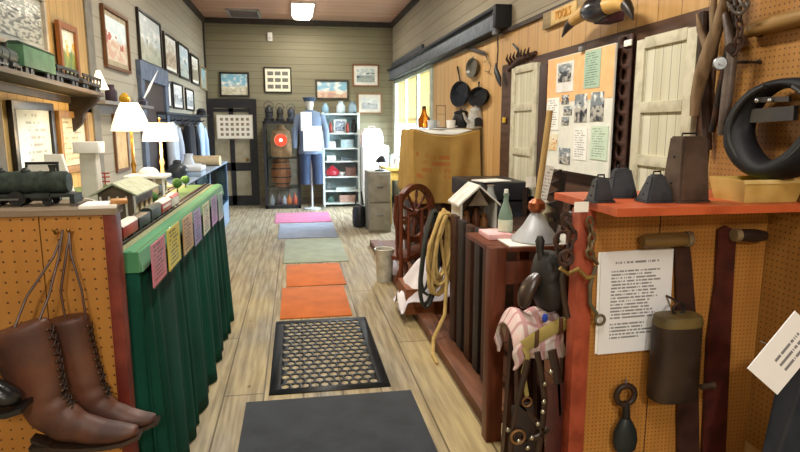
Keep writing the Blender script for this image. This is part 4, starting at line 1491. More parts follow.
for lab, rc, fm, art, mt, mw, fwid in [
    ('framed painting of a pale building under blue sky above the black door', (219, 72, 250, 97), FD, scene_art('#7fb4c8', '#d6cfb8', '#b8b498', '#efe6d0', 0.42, 2.2), None, 0, 0.035),
    ('framed sheet of nine small photographs in three rows', (263.5, 67, 292, 93), FD, photo_grid('#e8e0c8', '#3e3a34', 3, 3, 0.4, 0.3), None, 0, 0.025),
    ('dark framed seaside painting with blue sky and pink shore', (315, 79.5, 349, 100), paint('#4a4438', '#383228'), scene_art('#8ab6cc', '#c49a8c', '#d8bca4', '#e6e0d4', 0.4, 6.1), None, 0, 0.04),
    ('brown framed ship print with wide white mount, upper right of the back wall', (352, 64, 379, 87), wood('#8a5c3a', '#6a4226'), scene_art('#b8c4c4', '#8a9494', '#a2aca8', '#4e5a5c', 0.5, 4.4), WHITE, 0.06, 0.03),
    ('brown framed faint sketch with white mount, above the white cabinet', (357, 93, 382, 114), wood('#a07a58', '#7d5a3c'), scene_art('#d0d6da', '#a8b0b8', '#c0c6cc', '#8088a0', 0.5, 9.1), WHITE, 0.06, 0.03)]:
    x, z, w, h = brect(*rc)
    framed('framed_picture', lab, 'picture', (x, YW, z), BW, w, h, fm, art, fwid, 0.03, mt, mw, 'pictures on the back wall')
x, z, w, h = brect(216.5, 115, 253, 138.5, YB - 0.08)
MB_ = thing('photo_chart', 'white chart of small pictures in rows hung on the black door', 'chart', (x, YB - 0.08, z - h / 2))
MB().obox((x, YB - 0.08, z), XP, ZP, -YP, w, h, 0.012).build('sheet', photo_grid('#ece9e0', '#6a5a48', 6, 4, 0.28, 0.28, '#a89a80'), MB_)
q = MB()
for sx_ in (-1, 1):
    q.obox((x + sx_ * w / 2, YB - 0.08, z), XP, ZP, -YP, 0.015, h + 0.015, 0.02)
for sz_ in (-1, 1):
    q.obox((x, YB - 0.08, z + sz_ * h / 2), XP, ZP, -YP, w, 0.015, 0.02)
q.build('edge_frame', paint('#cfcabc', '#bdb8aa'), MB_)
p = at(270, 37, Y=YB)
r = thing('motion_sensor', 'small white motion sensor high on the back wall', 'sensor', (p.x, YB, p.z - 0.08))
MB().box(p.x - 0.045, p.x + 0.045, YB - 0.06, YB, p.z - 0.08, p.z + 0.08, 0.012).build('housing', WHITE, r)
MB().sph((p.x, YB - 0.058, p.z - 0.03), (0.03, 0.012, 0.03)).build('lens', paint('#d4d4d0', '#c6c6c2', rough=0.2), r)

# ---- black display case
CYF = 11.75
x0, x1 = at(264, 160, Y=CYF).x, at(300, 160, Y=CYF).x
zt = at(280, 121, Y=CYF).z
zs = at(280, 187, Y=CYF + 0.1).z
r = thing('display_case', 'black framed glass display case against the back wall', 'display case', ((x0 + x1) / 2, 12.0, 0))
q = MB()
for x in (x0 + 0.025, x1 - 0.025):
    for y in (CYF + 0.02, 12.3):
        q.box(x - 0.025, x + 0.025, y - 0.02, y + 0.02, 0, zt)
q.box(x0, x1, CYF, 12.32, zt - 0.05, zt).box(x0, x1, CYF, 12.32, 0.0, 0.06)
q.build('frame', DB, r)
MB().box(x0 + 0.02, x1 - 0.02, 12.3, 12.315, 0.06, zt - 0.05).build('back_panel', paint('#8a8676', '#787464'), r)
for z in (zs, 0.98):
    MB().box(x0 + 0.02, x1 - 0.02, CYF + 0.03, 12.3, z - 0.02, z).build('inner_shelf', DB, r)
MB().box(x0 + 0.03, x1 - 0.03, CYF + 0.004, CYF + 0.008, 0.06, zt - 0.05).build('glass_pane', glass_thin(refl=0.04), r)
# inside: wooden barrel, signal lantern with red lens, bottles
p = at(281, 165, Y=11.98)
r = thing('wooden_keg', 'brown wooden keg inside the black display case under the red lantern', 'keg', (p.x, 11.98, zs))
kh = 0.97 - zs - 0.012
q = MB().lathe((p.x, 11.98, zs + 0.001), [(0.15, 0), (0.19, kh * 0.3), (0.195, kh * 0.55), (0.15, kh)], 24)
q.build('staves', planks('#9a6440', '#7a4a2a', '#3c2414', 2, 0, 0.05, var=0.4), r)
for f in (0.12, 0.35, 0.65, 0.88):
    rr = 0.15 + 0.047 * math.sin(PI * min(f + 0.02, 1))
    MB().lathe((p.x, 11.98, zs + kh * f - 0.012), [(rr, 0), (rr + 0.004, 0.002), (rr + 0.004, 0.022), (rr, 0.024)], 24).build('hoop', IRON, r)
p = at(281, 140, Y=11.95)
r = thing('signal_lantern', 'railway signal lantern with a glowing red lens in the display case', 'lantern', (p.x, 11.98, 0.98))
hz = zt - 0.07 - 0.98
MB().lathe((p.x, 12.03, 0.981), [(0.18, 0), (0.2, 0.03), (0.2, hz * 0.5), (0.17, hz * 0.8), (0.08, hz * 0.9), (0.06, hz)], 24).build('body', paint('#d2ac84', '#b08a62', rough=0.4), r)
zl = p.z
q = MB().lathe((p.x, 11.8, zl), [(0.125, 0), (0.13, 0.01), (0.13, 0.06), (0.1, 0.12)], 24, axis=(0, 1, 0))
q.build('lens_rim', paint('#e0c0a0', '#c09c78', rough=0.35), r)
MB().sph((p.x, 11.802, zl), (0.115, 0.02, 0.115), 20).build('red_lens', glow('#ff3a24', 2.2, '#d02818'), r)
MB().sph((p.x, 11.785, zl), (0.034, 0.008, 0.032), 14).build('lens_centre', glow('#ffd8c8', 3.0), r)
for i, (dx, h, m, lb) in enumerate([(-0.22, 0.2, bottle_glass('#cfd6da'), 'clear glass bottle at the left of the display case floor'),
                                    (-0.1, 0.26, paint('#3a2c26', '#2a1f1a', rough=0.3), 'dark brown bottle on the display case floor'),
                                    (0.02, 0.17, paint('#b8bcc0', '#a0a4a8', rough=0.3), 'grey stoneware pot on the display case floor'),
                                    (0.11, 0.2, paint('#d87a20', '#b86014', rough=0.3), 'orange jar on the display case floor'),
                                    (0.22, 0.22, paint('#c0562a', '#9c421c', rough=0.3), 'red brown bottle at the right of the display case floor')]):
    cxx = (x0 + x1) / 2 + dx
    q = MB().lathe((cxx, 11.95, 0.061), [(0.045, 0), (0.05, 0.01), (0.05, h * 0.55), (0.022, h * 0.75), (0.02, h), (0.026, h)], 16)
    tag(q.build('bottle', m), lb, 'bottle', 'bottles in the display case')
# on top of the case
for i, (px, h, rr, m, lb) in enumerate([(269, 0.3, 0.1, paint('#2a2a2c', '#1d1d1f', rough=0.4), 'black railway lantern at the left end on top of the case'),
                                        (280, 0.27, 0.085, paint('#33302d', '#24211f', rough=0.4), 'black railway lantern in the middle on top of the case'),
                                        (291, 0.26, 0.09, paint('#3a3f4a', '#2a2e38', rough=0.4), 'blue black railway lantern at the right end on top of the case')]):
    x = at(px, 115, Y=12.0).x
    r = thing('railway_lantern', lb, 'lantern', (x, 12.0, zt), 0, 'lanterns on the display case')
    MB().lathe((x, 12.0, zt), [(rr, 0), (rr, 0.05), (rr * 0.75, 0.07), (rr * 0.7, h * 0.5)], 18).build('base', m, r)
    MB().lathe((x, 12.0, zt), [(rr * 0.72, h * 0.5), (rr * 0.85, h * 0.55), (rr * 0.7, h * 0.8), (rr * 0.3, h * 0.95), (rr * 0.28, h)], 18).build('cap', m, r)
    MB().ring((x, 12.0, zt + h * 0.95), rr * 0.9, 0.006, axis=(0, 1, 0), n=20, m=6).build('handle', m, r)

# ---- uniform on a dress form with notices
UY = 11.6
p = at(311, 150, Y=UY)
ux = p.x
z_ = lambda py: at(311, py, Y=UY).z
r = thing('uniform_mannequin', 'mannequin in a blue uniform coat and dark blue trousers beside the display case', 'mannequin', (ux, UY, 0))
q = MB()
rings = []
for py, a, b in ((110, 0.07, 0.07), (113, 0.2, 0.1), (118, 0.235, 0.125), (130, 0.225, 0.13), (140, 0.2, 0.125), (152, 0.235, 0.14), (154, 0.225, 0.13)):
    rings.append([(ux + a * math.cos(2 * PI * k / 24), UY + b * math.sin(2 * PI * k / 24), z_(py)) for k in range(24)])
UB = cloth('#7a899e', '#64748c', fold=3)
q.loft(rings)
q.build('coat', UB, r)
for s in (-1, 1):
    MB().sw([(ux + s * 0.2, UY, z_(115)), (ux + s * 0.29, UY - 0.02, z_(130)), (ux + s * 0.3, UY - 0.05, z_(148))], [0.07, 0.06, 0.05], n=14).build('sleeve', UB, r)
    MB().sw([(ux + s * 0.1, UY, z_(152)), (ux + s * 0.115, UY, z_(170)), (ux + s * 0.12, UY, z_(184))], [0.115, 0.1, 0.095], n=14).build('trouser_leg', cloth('#3c4a62', '#303c52'), r)
MB().cyl((ux, UY, 0.03), (ux, UY, z_(160)), 0.02).lathe((ux, UY, 0), [(0.16, 0), (0.16, 0.02), (0.03, 0.04)], 20).build('stand', paint('#b8bcc0', '#a2a6aa'), r)
MB().sph((ux - 0.01, UY, z_(104)), (0.085, 0.1, 0.125), 18).cyl((ux, UY, z_(111)), (ux, UY, z_(106)), 0.05).build('head', paint('#d4cfc6', '#c0bbb0'), r)
MB().lathe((ux - 0.01, UY, z_(101.5)), [(0.11, 0), (0.105, 0.02), (0.13, 0.07), (0.01, 0.085)], 20).build('cap', cloth('#4a5a74', '#3a4860'), r)
for lab, rc, yy in [('white notice pinned high on the uniform coat', (300.5, 112, 312, 131), UY - 0.15), ('larger white notice hung across the front of the uniform', (303, 126, 322, 151), UY - 0.165)]:
    x, z, w, h = brect(*rc, Y=yy)
    tag(MB().obox((x, yy, z), XP, ZP, -YP, w, h, 0.006).build('notice', page('#f4f3ef', '#b8b8b8', rows=10, dens=0.25, fill=0.3, word=8)), lab, 'notice')

# ---- white bookcase with museum pieces
SYF = 11.85
x0, x1 = at(322.5, 150, Y=SYF).x, at(360, 150, Y=SYF).x
zz = lambda py: at(340, py, Y=SYF).z
r = thing('white_bookcase', 'pale mint bookcase of small exhibits against the back wall', 'bookcase', ((x0 + x1) / 2, 12.1, 0))
MINT = paint('#dbe6e2', '#c8d6d2', rough=0.45)
for x in (x0 + 0.02, x1 - 0.02):
    MB().box(x - 0.02, x + 0.02, SYF, 12.35, 0, zz(112.5)).build('side_panel', MINT, r)
MB().box(x0 + 0.04, x1 - 0.04, 12.33, 12.35, 0.02, zz(112.5)).build('back_panel', paint('#aebfc2', '#9badb2'), r)
SHP = [113.5, 133, 148, 161, 176.5, 190.5, 203]
for py in SHP:
    MB().box(x0 + 0.04, x1 - 0.04, SYF, 12.33, zz(py) - 0.025, zz(py)).build('shelf', MINT, r)
def jar(name, px, row, h, rr, m, lab, cat, grp='exhibits on the white bookcase', prof=None):
    z = zz(SHP[row]) + 0.001
    x = at(px, 150, Y=SYF + 0.18).x
    pr = prof or [(rr * 0.8, 0), (rr, 0.02), (rr, h * 0.6), (rr * 0.5, h * 0.85), (rr * 0.55, h)]
    return tag(MB().lathe((x, SYF + 0.18, z), pr, 18).build(name, m), lab, cat, grp)
def boxed(name, px, row, w, h, d, m, lab, cat, grp='exhibits on the white bookcase'):
    z = zz(SHP[row]) + 0.001
    x = at(px, 150, Y=SYF + 0.18).x
    return tag(MB().box(x - w / 2, x + w / 2, SYF + 0.18 - d / 2, SYF + 0.18 + d / 2, z, z + h, 0.006).build(name, m), lab, cat, grp)
BG = paint('#8fb0c4', '#7898ae', rough=0.25)
jar('glass_jar', 326, 0, 0.2, 0.07, BG, 'pale blue jar at the left end on top of the bookcase', 'jar')
jar('enamel_kettle', 341.5, 0, 0.24, 0.085, paint('#c4d0d8', '#9eb0bc', rough=0.3), 'pale enamel kettle in the middle on top of the bookcase', 'kettle')
jar('glass_jar', 353, 0, 0.24, 0.08, paint('#8aa0ae', '#6e8694', rough=0.25), 'grey blue jar at the right end on top of the bookcase', 'jar')
x, z, w, h = brect(334, 118, 346, 130, Y=SYF + 0.25)
framed('framed_picture', 'small dark photograph propped on the upper bookcase shelf', 'picture', (x, SYF + 0.25, zz(133) + 0.135), BW, 0.25, 0.26, WHITE, scene_art('#8a96a8', '#3c4658', '#aab4c0', '#5a6478', 0.5, 1.9), 0.03, 0.015)
jar('red_bottle', 331, 1, 0.22, 0.035, paint('#9c3c34', '#7c2c28', rough=0.3), 'slim red bottle on the upper bookcase shelf', 'bottle')
jar('red_bottle', 348, 1, 0.2, 0.035, paint('#b05048', '#8c3830', rough=0.3), 'red bottle right of the small dark photograph', 'bottle')
jar('black_bottle', 354, 1, 0.26, 0.05, paint('#26262a', '#1c1c20', rough=0.25), 'black bottle at the right of the upper bookcase shelf', 'bottle')
boxed('white_carton', 331, 2, 0.17, 0.12, 0.2, WHITE, 'white carton on the second bookcase shelf', 'carton')
boxed('pale_tin', 347, 2, 0.24, 0.16, 0.2, paint('#b6ccd2', '#a0b8c0'), 'pale blue tin on the second bookcase shelf', 'tin')
boxed('white_box', 331, 3, 0.17, 0.1, 0.18, paint('#e8e6de', '#d8d4ca'), 'white box on the middle bookcase shelf', 'box')
boxed('dark_book', 347, 3, 0.26, 0.06, 0.2, paint('#5c6870', '#4a545c'), 'flat grey book on the middle bookcase shelf', 'book')
jar('red_kettle', 332, 4, 0.21, 0.12, paint('#c03440', '#9c2430', rough=0.35), 'round red kettle on the fourth bookcase shelf', 'kettle', prof=[(0.1, 0), (0.14, 0.04), (0.13, 0.11), (0.05, 0.17), (0.02, 0.21)])
jar('white_bowl', 341.5, 4, 0.08, 0.07, WHITE, 'white bowl next to the round red kettle', 'bowl', prof=[(0.04, 0), (0.075, 0.07), (0.08, 0.08), (0.07, 0.08), (0.02, 0.02)])
boxed('brown_box', 350, 4, 0.2, 0.17, 0.2, paint('#8c6a60', '#70524a'), 'dull brown box at the right of the fourth bookcase shelf', 'box')
jar('steel_can', 328, 5, 0.14, 0.06, STEEL, 'small steel can on the fifth bookcase shelf', 'can')
boxed('pale_tray', 345, 5, 0.4, 0.05, 0.22, paint('#c4d2d0', '#b0c0be'), 'pale low tray on the fifth bookcase shelf', 'tray')
jar('green_jar', 330, 6, 0.12, 0.06, paint('#5c7a70', '#48645a', rough=0.3), 'small green jar on the lowest bookcase shelf', 'jar')
boxed('wicker_tray', 347, 6, 0.34, 0.14, 0.24, paint('#c8a89a', '#b08e80'), 'pinkish woven box on the lowest bookcase shelf', 'box')

# ---- white cabinet with a pink case
x0, x1 = at(361, 160, Y=11.5).x + 0.04, at(389, 160, Y=11.5).x
z1 = at(370, 146, Y=11.5).z
r = thing('white_cabinet', 'white painted cabinet in the back corner by the window', 'cabinet', ((x0 + x1) / 2, 11.85, 0))
WC = paint('#f0f0ec', '#e2e2de', rough=0.4)
MB().box(x0, x1, 11.52, 12.3, 0.06, z1, 0.006).build('body', WC, r)
xm = (x0 + x1) / 2
for s in (-1, 1):
    d_ = MB().box(min(xm + s * 0.008, xm + s * (x1 - xm - 0.012)), max(xm + s * 0.008, xm + s * (x1 - xm - 0.012)), 11.5, 11.52, 0.1, z1 - 0.03, 0.005).build('door', WC, r)
    MB().cyl((xm + s * 0.04, 11.5, z1 * 0.6), (xm + s * 0.04, 11.475, z1 * 0.6), 0.014, n=12).build('knob', STEEL, d_)
MB().box(x0 + 0.03, x1 - 0.03, 11.55, 12.28, 0, 0.06).build('base', WC, r)
xa, xb = at(362, 140, Y=11.6).x, at(383, 140, Y=11.6).x
hz = at(370, 128, Y=11.6).z
r = thing('pink_case', 'faded pink vanity case with arched lid on the white cabinet', 'case', ((xa + xb) / 2, 11.7, z1))
PK = paint('#d8b0b4', '#c49a9e', rough=0.5)
MB().box(xa, xb, 11.6, 11.85, z1, z1 + (hz - z1) * 0.6, 0.012).build('body', PK, r)
MB().prism([(xa, 11.6, z1 + (hz - z1) * 0.62), (xb, 11.6, z1 + (hz - z1) * 0.62), (xb - 0.06, 11.6, hz - 0.01), (xa + 0.06, 11.6, hz - 0.01)], (0, 0.25, 0)).build('lid', paint('#e0c4c6', '#d0b2b4'), r)
MB().sw([((xa + xb) / 2 - 0.07, 11.72, hz - 0.015), ((xa + xb) / 2 - 0.05, 11.72, hz + 0.03), ((xa + xb) / 2 + 0.05, 11.72, hz + 0.03), ((xa + xb) / 2 + 0.07, 11.72, hz - 0.015)], 0.008, n=8).build('handle', PK, r)

# ================================================================== RIGHT: PLATFORM ALONG THE WALL
PX = 0.95
PF = planks('#7d5236', '#633d27', '#2e1a10', 1, 0, 0.14, var=0.5)
struct(MB().box(PX + 0.13, XR - 0.02, 2.95, 7.9, 0, 0.06), 'trim_9', PF)
struct(MB().box(PX, PX + 0.13, 2.9, 7.9, 0, 0.075, 0.006), 'trim_10', wood('#7d4f36', '#55331f', axis=1))
PT = 0.062

# ---- far right: filing cabinet, desk, bag, bucket
a, b = at(369, 200, Y=8.8), at(391, 200, Y=8.8)
z1 = at(380, 172, Y=8.8).z
r = thing('filing_cabinet', 'grey metal filing cabinet beside the aisle near the window', 'filing cabinet', ((a.x + b.x) / 2, 9.05, 0))
FC = paint('#8d8a7c', '#7c796c', rough=0.45)
MB().box(a.x, b.x, 8.82, 9.4, 0, z1, 0.006).build('body', FC, r)
for k in range(2):
    z0_ = 0.04 + k * (z1 - 0.06) / 2
    d_ = MB().box(a.x + 0.015, b.x - 0.015, 8.8, 8.82, z0_, z0_ + (z1 - 0.1) / 2, 0.006).build('drawer', FC, r)
    MB().box(a.x + 0.12, b.x - 0.12, 8.78, 8.8, z0_ + 0.22, z0_ + 0.245, 0.003).build('handle', STEEL, d_)
p = at(380, 172, Y=9.0)
r = thing('desk_lamp', 'small black gooseneck lamp on the grey filing cabinet', 'lamp', (p.x, 9.0, z1))
MB().lathe((p.x, 9.0, z1), [(0.075, 0), (0.075, 0.015), (0.02, 0.03)], 18).build('base', BLACK, r)
MB().sw([(p.x, 9.0, z1 + 0.02), (p.x - 0.02, 9.0, z1 + 0.12), (p.x - 0.01, 9.0, z1 + 0.2), (p.x + 0.03, 9.0, z1 + 0.21)], 0.009, n=8).build('neck', BLACK, r)
MB().lathe((p.x + 0.03, 9.0, z1 + 0.13), [(0.1, 0), (0.085, 0.04), (0.04, 0.09), (0.02, 0.1)], 20).build('lamp_shade', BLACK, r)
a = at(386, 170, Y=9.5)
b = at(420, 170, Y=9.5)
zt = at(400, 168, Y=9.5).z
r = thing('wooden_desk', 'yellow topped wooden desk behind the grey filing cabinet under the window', 'desk', ((a.x + b.x) / 2 + 0.1, 9.9, 0))
YW_ = wood('#d8b464', '#b8923f', axis=0)
MB().box(a.x, XR - 0.03, 9.5, 10.3, zt - 0.05, zt, 0.005).build('top', YW_, r)
for x in (a.x + 0.06, XR - 0.09):
    for y in (9.56, 10.24):
        MB().box(x - 0.035, x + 0.035, y - 0.035, y + 0.035, 0, zt - 0.05).build('leg', YW_, r)
MB().box(a.x + 0.03, XR - 0.06, 9.54, 9.56, zt - 0.2, zt - 0.05).build('apron', YW_, r)
for px, h, rr, m, lb in ((391, 0.2, 0.045, bottle_glass('#d4e0e2'), 'clear glass bottle on the yellow desk'), (398.5, 0.14, 0.06, WHITE, 'white mug shaped pot on the yellow desk'), (406, 0.26, 0.05, BG, 'pale blue bottle on the yellow desk near the burlap')):
    x = at(px, 160, Y=9.75).x
    tag(MB().lathe((x, 9.75, zt), [(rr * 0.9, 0), (rr, 0.02), (rr, h * 0.55), (rr * 0.4, h * 0.8), (rr * 0.45, h)], 18).build('bottle', m), lb, 'bottle', 'vessels on the desk')
a, b = at(352, 215, Y=9.4), at(366.5, 215, Y=9.4)
r = thing('dark_bag', 'black bag with upright handle on the floor left of the filing cabinet', 'bag', ((a.x + b.x) / 2, 9.4, 0))
cx = (a.x + b.x) / 2
q = MB()
w_ = (b.x - a.x) / 2 - 0.01
q.loft([[(cx + w_ * f * math.cos(2 * PI * k / 20), 9.45 + 0.17 * f * math.sin(2 * PI * k / 20), z) for k in range(20)] for f, z in ((0.85, 0.0), (1, 0.06), (1, 0.25), (0.8, 0.33), (0.35, 0.36))])
BAGM = leather('#17181b', '#24252a', rough=0.5)
q.build('body', BAGM, r)
MB().sw([(cx - 0.05, 9.45, 0.34), (cx - 0.04, 9.45, 0.52), (cx + 0.04, 9.45, 0.56), (cx + 0.07, 9.45, 0.34)], 0.014, n=10).build('handle', BAGM, r)
a, b = at(376, 262, Y=6.0), at(395, 262, Y=6.0)
cx, rr = (a.x + b.x) / 2 - 0.012, (b.x - a.x) / 2
zt = at(385, 249, Y=6.0).z
r = thing('enamel_bucket', 'worn off white enamel bucket at the aisle edge by the spinning wheel', 'bucket', (cx, 6.0, 0))
MB().lathe((cx, 6.0, 0), [(rr * 0.78, 0), (rr * 0.8, 0.005), (rr * 0.97, zt - 0.02), (rr, zt), (rr * 0.92, zt), (rr * 0.75, 0.02), (0.01, 0.02)], 28).build('pail', paint('#c2c0b2', '#a09d8c', rough=0.4, scale=12), r)
MB().ring((cx, 6.0, zt), rr * 0.98, 0.008, axis=ZP, n=28, m=6).build('rim', paint('#c8c6b8', '#a8a698', rough=0.35), r)
MB().sw([(cx + rr * math.cos(t_), 6.0 - 0.06 * math.sin(t_), zt - 0.015 - 0.09 * math.sin(t_) * 0.6) for t_ in [PI * k / 12 for k in range(13)]], 0.004, n=6).build('handle', STEEL, r)

# ---- burlap draped cupboard, things on it
BY = 6.2
bx0, bx1 = at(412, 150, Y=BY).x, XR - 0.06
bz = at(440, 130, Y=BY).z
r = thing('tall_cupboard', 'dark wooden cupboard draped with the printed burlap cloth', 'cupboard', ((bx0 + bx1) / 2, 6.55, PT))
DW2 = wood('#3d2718', '#271710')
MB().box(bx0 + 0.05, bx1, BY + 0.08, 6.9, PT + 0.0, bz - 0.07, 0.004).box(bx0 + 0.06, bx1, BY + 0.3, 6.9, bz - 0.07, bz - 0.02).build('body', DW2, r)
for s in (0, 1):
    xm = (bx0 + 0.04 + bx1) / 2
    d_ = MB().box(bx0 + 0.06 if s == 0 else xm + 0.006, xm - 0.006 if s == 0 else bx1 - 0.02, BY + 0.032, BY + 0.05, PT + 0.06, 0.8, 0.004).build('door', DW2, r)
    MB().sph((xm + (0.03 if s else -0.03), BY + 0.022, 0.62), 0.014, 10).build('knob', BRASS, d_)
zb = at(440, 197, Y=BY).z


def burlap(u, v):
    if u < 0.22:
        s_ = 1 - u / 0.22
        drop = max(0.0, (v - 0.22) / 0.78)
        return (bx0 + (0.05 * (1 - v / 0.22) if v < 0.22 else 0) - 0.03 * drop - 0.02 * drop * math.sin(s_ * 9), BY + s_ * 0.66, bz + 0.002 - drop * (bz - zb + 0.05 * math.sin(s_ * 5)))
    u = (u - 0.22) / 0.78
    x = bx0 + u * (bx1 - bx0)
    sag = 0.065 * math.sin(PI * u) ** 1.2
    if v < 0.22:
        f = v / 0.22
        y = 6.75 - f * (6.75 - BY - 0.0)
        return (x, y, bz + 0.004 + 0.004 * math.sin(x * 22 + y * 9) - (sag * f ** 3))
    f = (v - 0.22) / 0.78
    drop = f * (bz - zb + 0.09 * abs(u - 0.5) * 1.2)
    fold = 0.04 * f * math.sin(u * 9 + 1.0) + 0.06 * f ** 0.7 * math.sin((u - 0.62) * 15 + f * 2.4) * (1 if u > 0.55 else 0.35)
    return (x + 0.02 * f * math.sin(u * 7), BY - 0.012 - 0.03 * f - fold, bz - sag - drop)


t = NT('printed_burlap')
o = t.xyz('UV')
wv = t.ramp(t.noise(4, detail=5), 0.3, 0.7)
fine = t.noise(190, detail=1)
col = t.mix(wv, lin('#b8985a'), lin('#9c7e44'))
col = t.mix(t.math('MULTIPLY', fine, 0.35), col, lin('#7d5f2e'))
v_ = t.math('MULTIPLY', t.math('SUBTRACT', 0.72, o[1]), 13.0)
row = t.math('FLOOR', v_)
inr = t.math('MULTIPLY', t.math('LESS_THAN', t.math('FRACT', v_), 0.6), t.math('MULTIPLY', t.math('GREATER_THAN', v_, 0.0), t.math('LESS_THAN', v_, 4.0)))
wn = t.n('ShaderNodeTexWhiteNoise', noise_dimensions='2D')
cb = t.n('ShaderNodeCombineXYZ')
t.put(cb.inputs[0], t.math('FLOOR', t.math('MULTIPLY', o[0], 42)))
t.put(cb.inputs[1], row)
t.l(cb.outputs[0], wn.inputs['Vector'])
lt = t.math('MULTIPLY', inr, t.math('GREATER_THAN', wn.outputs[0], 0.45))
lt = t.math('MULTIPLY', lt, t.math('MULTIPLY', t.math('GREATER_THAN', o[0], 0.26), t.math('LESS_THAN', o[0], 0.66)))
col = t.mix(t.math('MULTIPLY', lt, t.math('MULTIPLY', t.ramp(t.noise(9), 0.35, 0.6), 0.6)), col, lin('#a8512c'))
t.bump(fine, 0.4, 0.004)
BUR = t.fin(col, 0.9, spec=0.1)
tag(MB().grid(burlap, 60, 44).build('burlap_cloth', BUR, solid=0.006), 'tan burlap sack cloth with faded red print draped over the tall cupboard', 'cloth')
BT = bz + 0.012
# pale cloth beneath the sag
def runner(u, v):
    p_ = burlap(0.22 + 0.78 * (0.1 + 0.8 * u), 0.005 + 0.212 * v)
    return (p_[0], p_[1], p_[2] + 0.008)


tag(MB().grid(runner, 20, 10).build('white_runner', cloth('#d6d5cc', '#c2c1b8'), solid=0.004), 'pale grey cloth runner laid on top of the burlap', 'cloth')
BT2 = BT + 0.007


def stand(px, Y=6.5):
    return V((at(px, 120, Y=Y).x, Y, BT2))


p = stand(424)
r = thing('amber_jug', 'amber glass jug at the left end on top of the burlap', 'jug', p)
MB().lathe(p, [(0.055, 0), (0.065, 0.01), (0.065, 0.1), (0.03, 0.15), (0.022, 0.2), (0.026, 0.21)], 20).build('body', bottle_glass('#b5651a'), r)
MB().cyl(p + V((0, 0, 0.2)), p + V((0, 0, 0.235)), 0.022, n=14).build('stopper', BLACK, r)
p = stand(441)
r = thing('wire_stand', 'thin wire frame stand between the amber jug and the white cups', 'stand', p)
q = MB()
for s in (-1, 1):
    q.cyl(p + V((s * 0.05, 0, 0)), p + V((s * 0.05, 0, 0.24)), 0.004, n=8)
q.cyl(p + V((-0.054, 0, 0.24)), p + V((0.054, 0, 0.24)), 0.004, n=8).cyl(p + V((-0.05, 0, 0.15)), p + V((0.05, 0, 0.15)), 0.003, n=8)
q.build('wires', paint('#8a7c5c', '#6f6244', metal=0.5), r)
MB().box(p.x - 0.06, p.x + 0.06, p.y - 0.04, p.y + 0.04, p.z, p.z + 0.012).build('foot', paint('#8a7c5c', '#6f6244'), r)
for i, (px, yy, m, lb) in enumerate(((432, 6.42, paint('#c8d2dc', '#a9b5c2', rough=0.3), 'pale blue enamel cup in front of the wire stand'), (451, 6.45, WHITE, 'white enamel cup next to the black pot'))):
    p = V((at(px, 122, Y=yy).x, yy, BT2))
    r = thing('enamel_cup', lb, 'cup', p, 0, 'enamel cups on the cupboard')
    MB().lathe(p, [(0.04, 0), (0.045, 0.005), (0.052, 0.085), (0.047, 0.085), (0.038, 0.01), (0.001, 0.008)], 20).build('body', m, r)
    MB().ring(p + V((0.058, 0, 0.045)), 0.026, 0.006, axis=YP, n=16, m=6).build('handle', m, r)
p = stand(461, 6.5)
r = thing('iron_pot', 'black round iron pot standing on the burlap next to the grey kettle', 'pot', p)
MB().lathe(p, [(0.055, 0), (0.085, 0.03), (0.095, 0.09), (0.075, 0.15), (0.085, 0.165)], 22).build('body', BLACK, r)
MB().sph(p + V((0, 0, 0.165)), (0.08, 0.08, 0.03)).sph(p + V((0, 0, 0.2)), 0.014, 10).build('lid', BLACK, r)
p = stand(475.5, 6.3)
r = thing('graniteware_kettle', 'grey mottled enamel coffee kettle at the right end of the burlap', 'kettle', p)
GW = paint('#a2a39e', '#c4c3bc', rough=0.3, scale=40)
MB().lathe(p, [(0.09, 0), (0.094, 0.01), (0.08, 0.12), (0.065, 0.17), (0.07, 0.185)], 24).build('body', GW, r)
MB().lathe(p + V((0, 0, 0.185)), [(0.068, 0), (0.045, 0.025), (0.012, 0.03), (0.016, 0.05)], 20).build('lid', GW, r)
MB().sw([p + V((-0.08, -0.02, 0.06)), p + V((-0.12, -0.03, 0.1)), p + V((-0.145, -0.035, 0.16))], [0.022, 0.016, 0.012], n=12).build('spout', GW, r)
MB().sw([p + V((0.066, -0.02, 0.15)), p + V((0.09, -0.06, 0.14)), p + V((0.09, -0.06, 0.06)), p + V((0.076, -0.02, 0.04))], 0.009, n=8).build('handle', BLACK, r)
q = MB().sw([p + V((0.0, -0.115, 0.02)), p + V((0.0, -0.105, 0.09)), p + V((0, -0.1, 0.11))], [(0.045, 0.004), (0.045, 0.004), (0.02, 0.004)], side=XP, n=16)
tag(q.build('black_plate', BLACK), 'black arched iron plate leaning on the grey kettle', 'plate')

# ---- pans on the wall above
XQ = XR - 0.05


def wallpan(lab, name, px, py, rpx, rpy, hpy, m, depth=0.05, ang=0.0):
    c = at(px, py, X=XQ)
    ry = abs(at(px - rpx, py, X=XQ).y - at(px + rpx, py, X=XQ).y) / 2
    rz_ = abs(at(px, py - rpy, X=XQ).z - at(px, py + rpy, X=XQ).z) / 2
    r = thing(name, lab, 'pan', c, 0, 'pans hung on the panelled wall')
    q = MB()
    rings = []
    for f, d_ in ((0.85, 0.045), (1.0, 0.0), (0.97, 0.0), (0.8, 0.035), (0.01, 0.037)):
        rings.append([(XQ + 0.025 - 0.05 + d_ * depth / 0.05, c.y + ry * f * math.cos(2 * PI * k / 28), c.z + rz_ * f * math.sin(2 * PI * k / 28)) for k in range(28)])
    q.loft(rings)
    q.build('dish', m, r)
    h = at(px + ang, hpy, X=XQ)
    s_ = V((XQ - 0.005, c.y, c.z + rz_ * 0.9))
    MB().sw([s_, s_.lerp(h, 0.5), h], [(0.018, 0.008), (0.014, 0.007), (0.022, 0.008)], side=YP, n=10).build('handle', m, r)
    return r


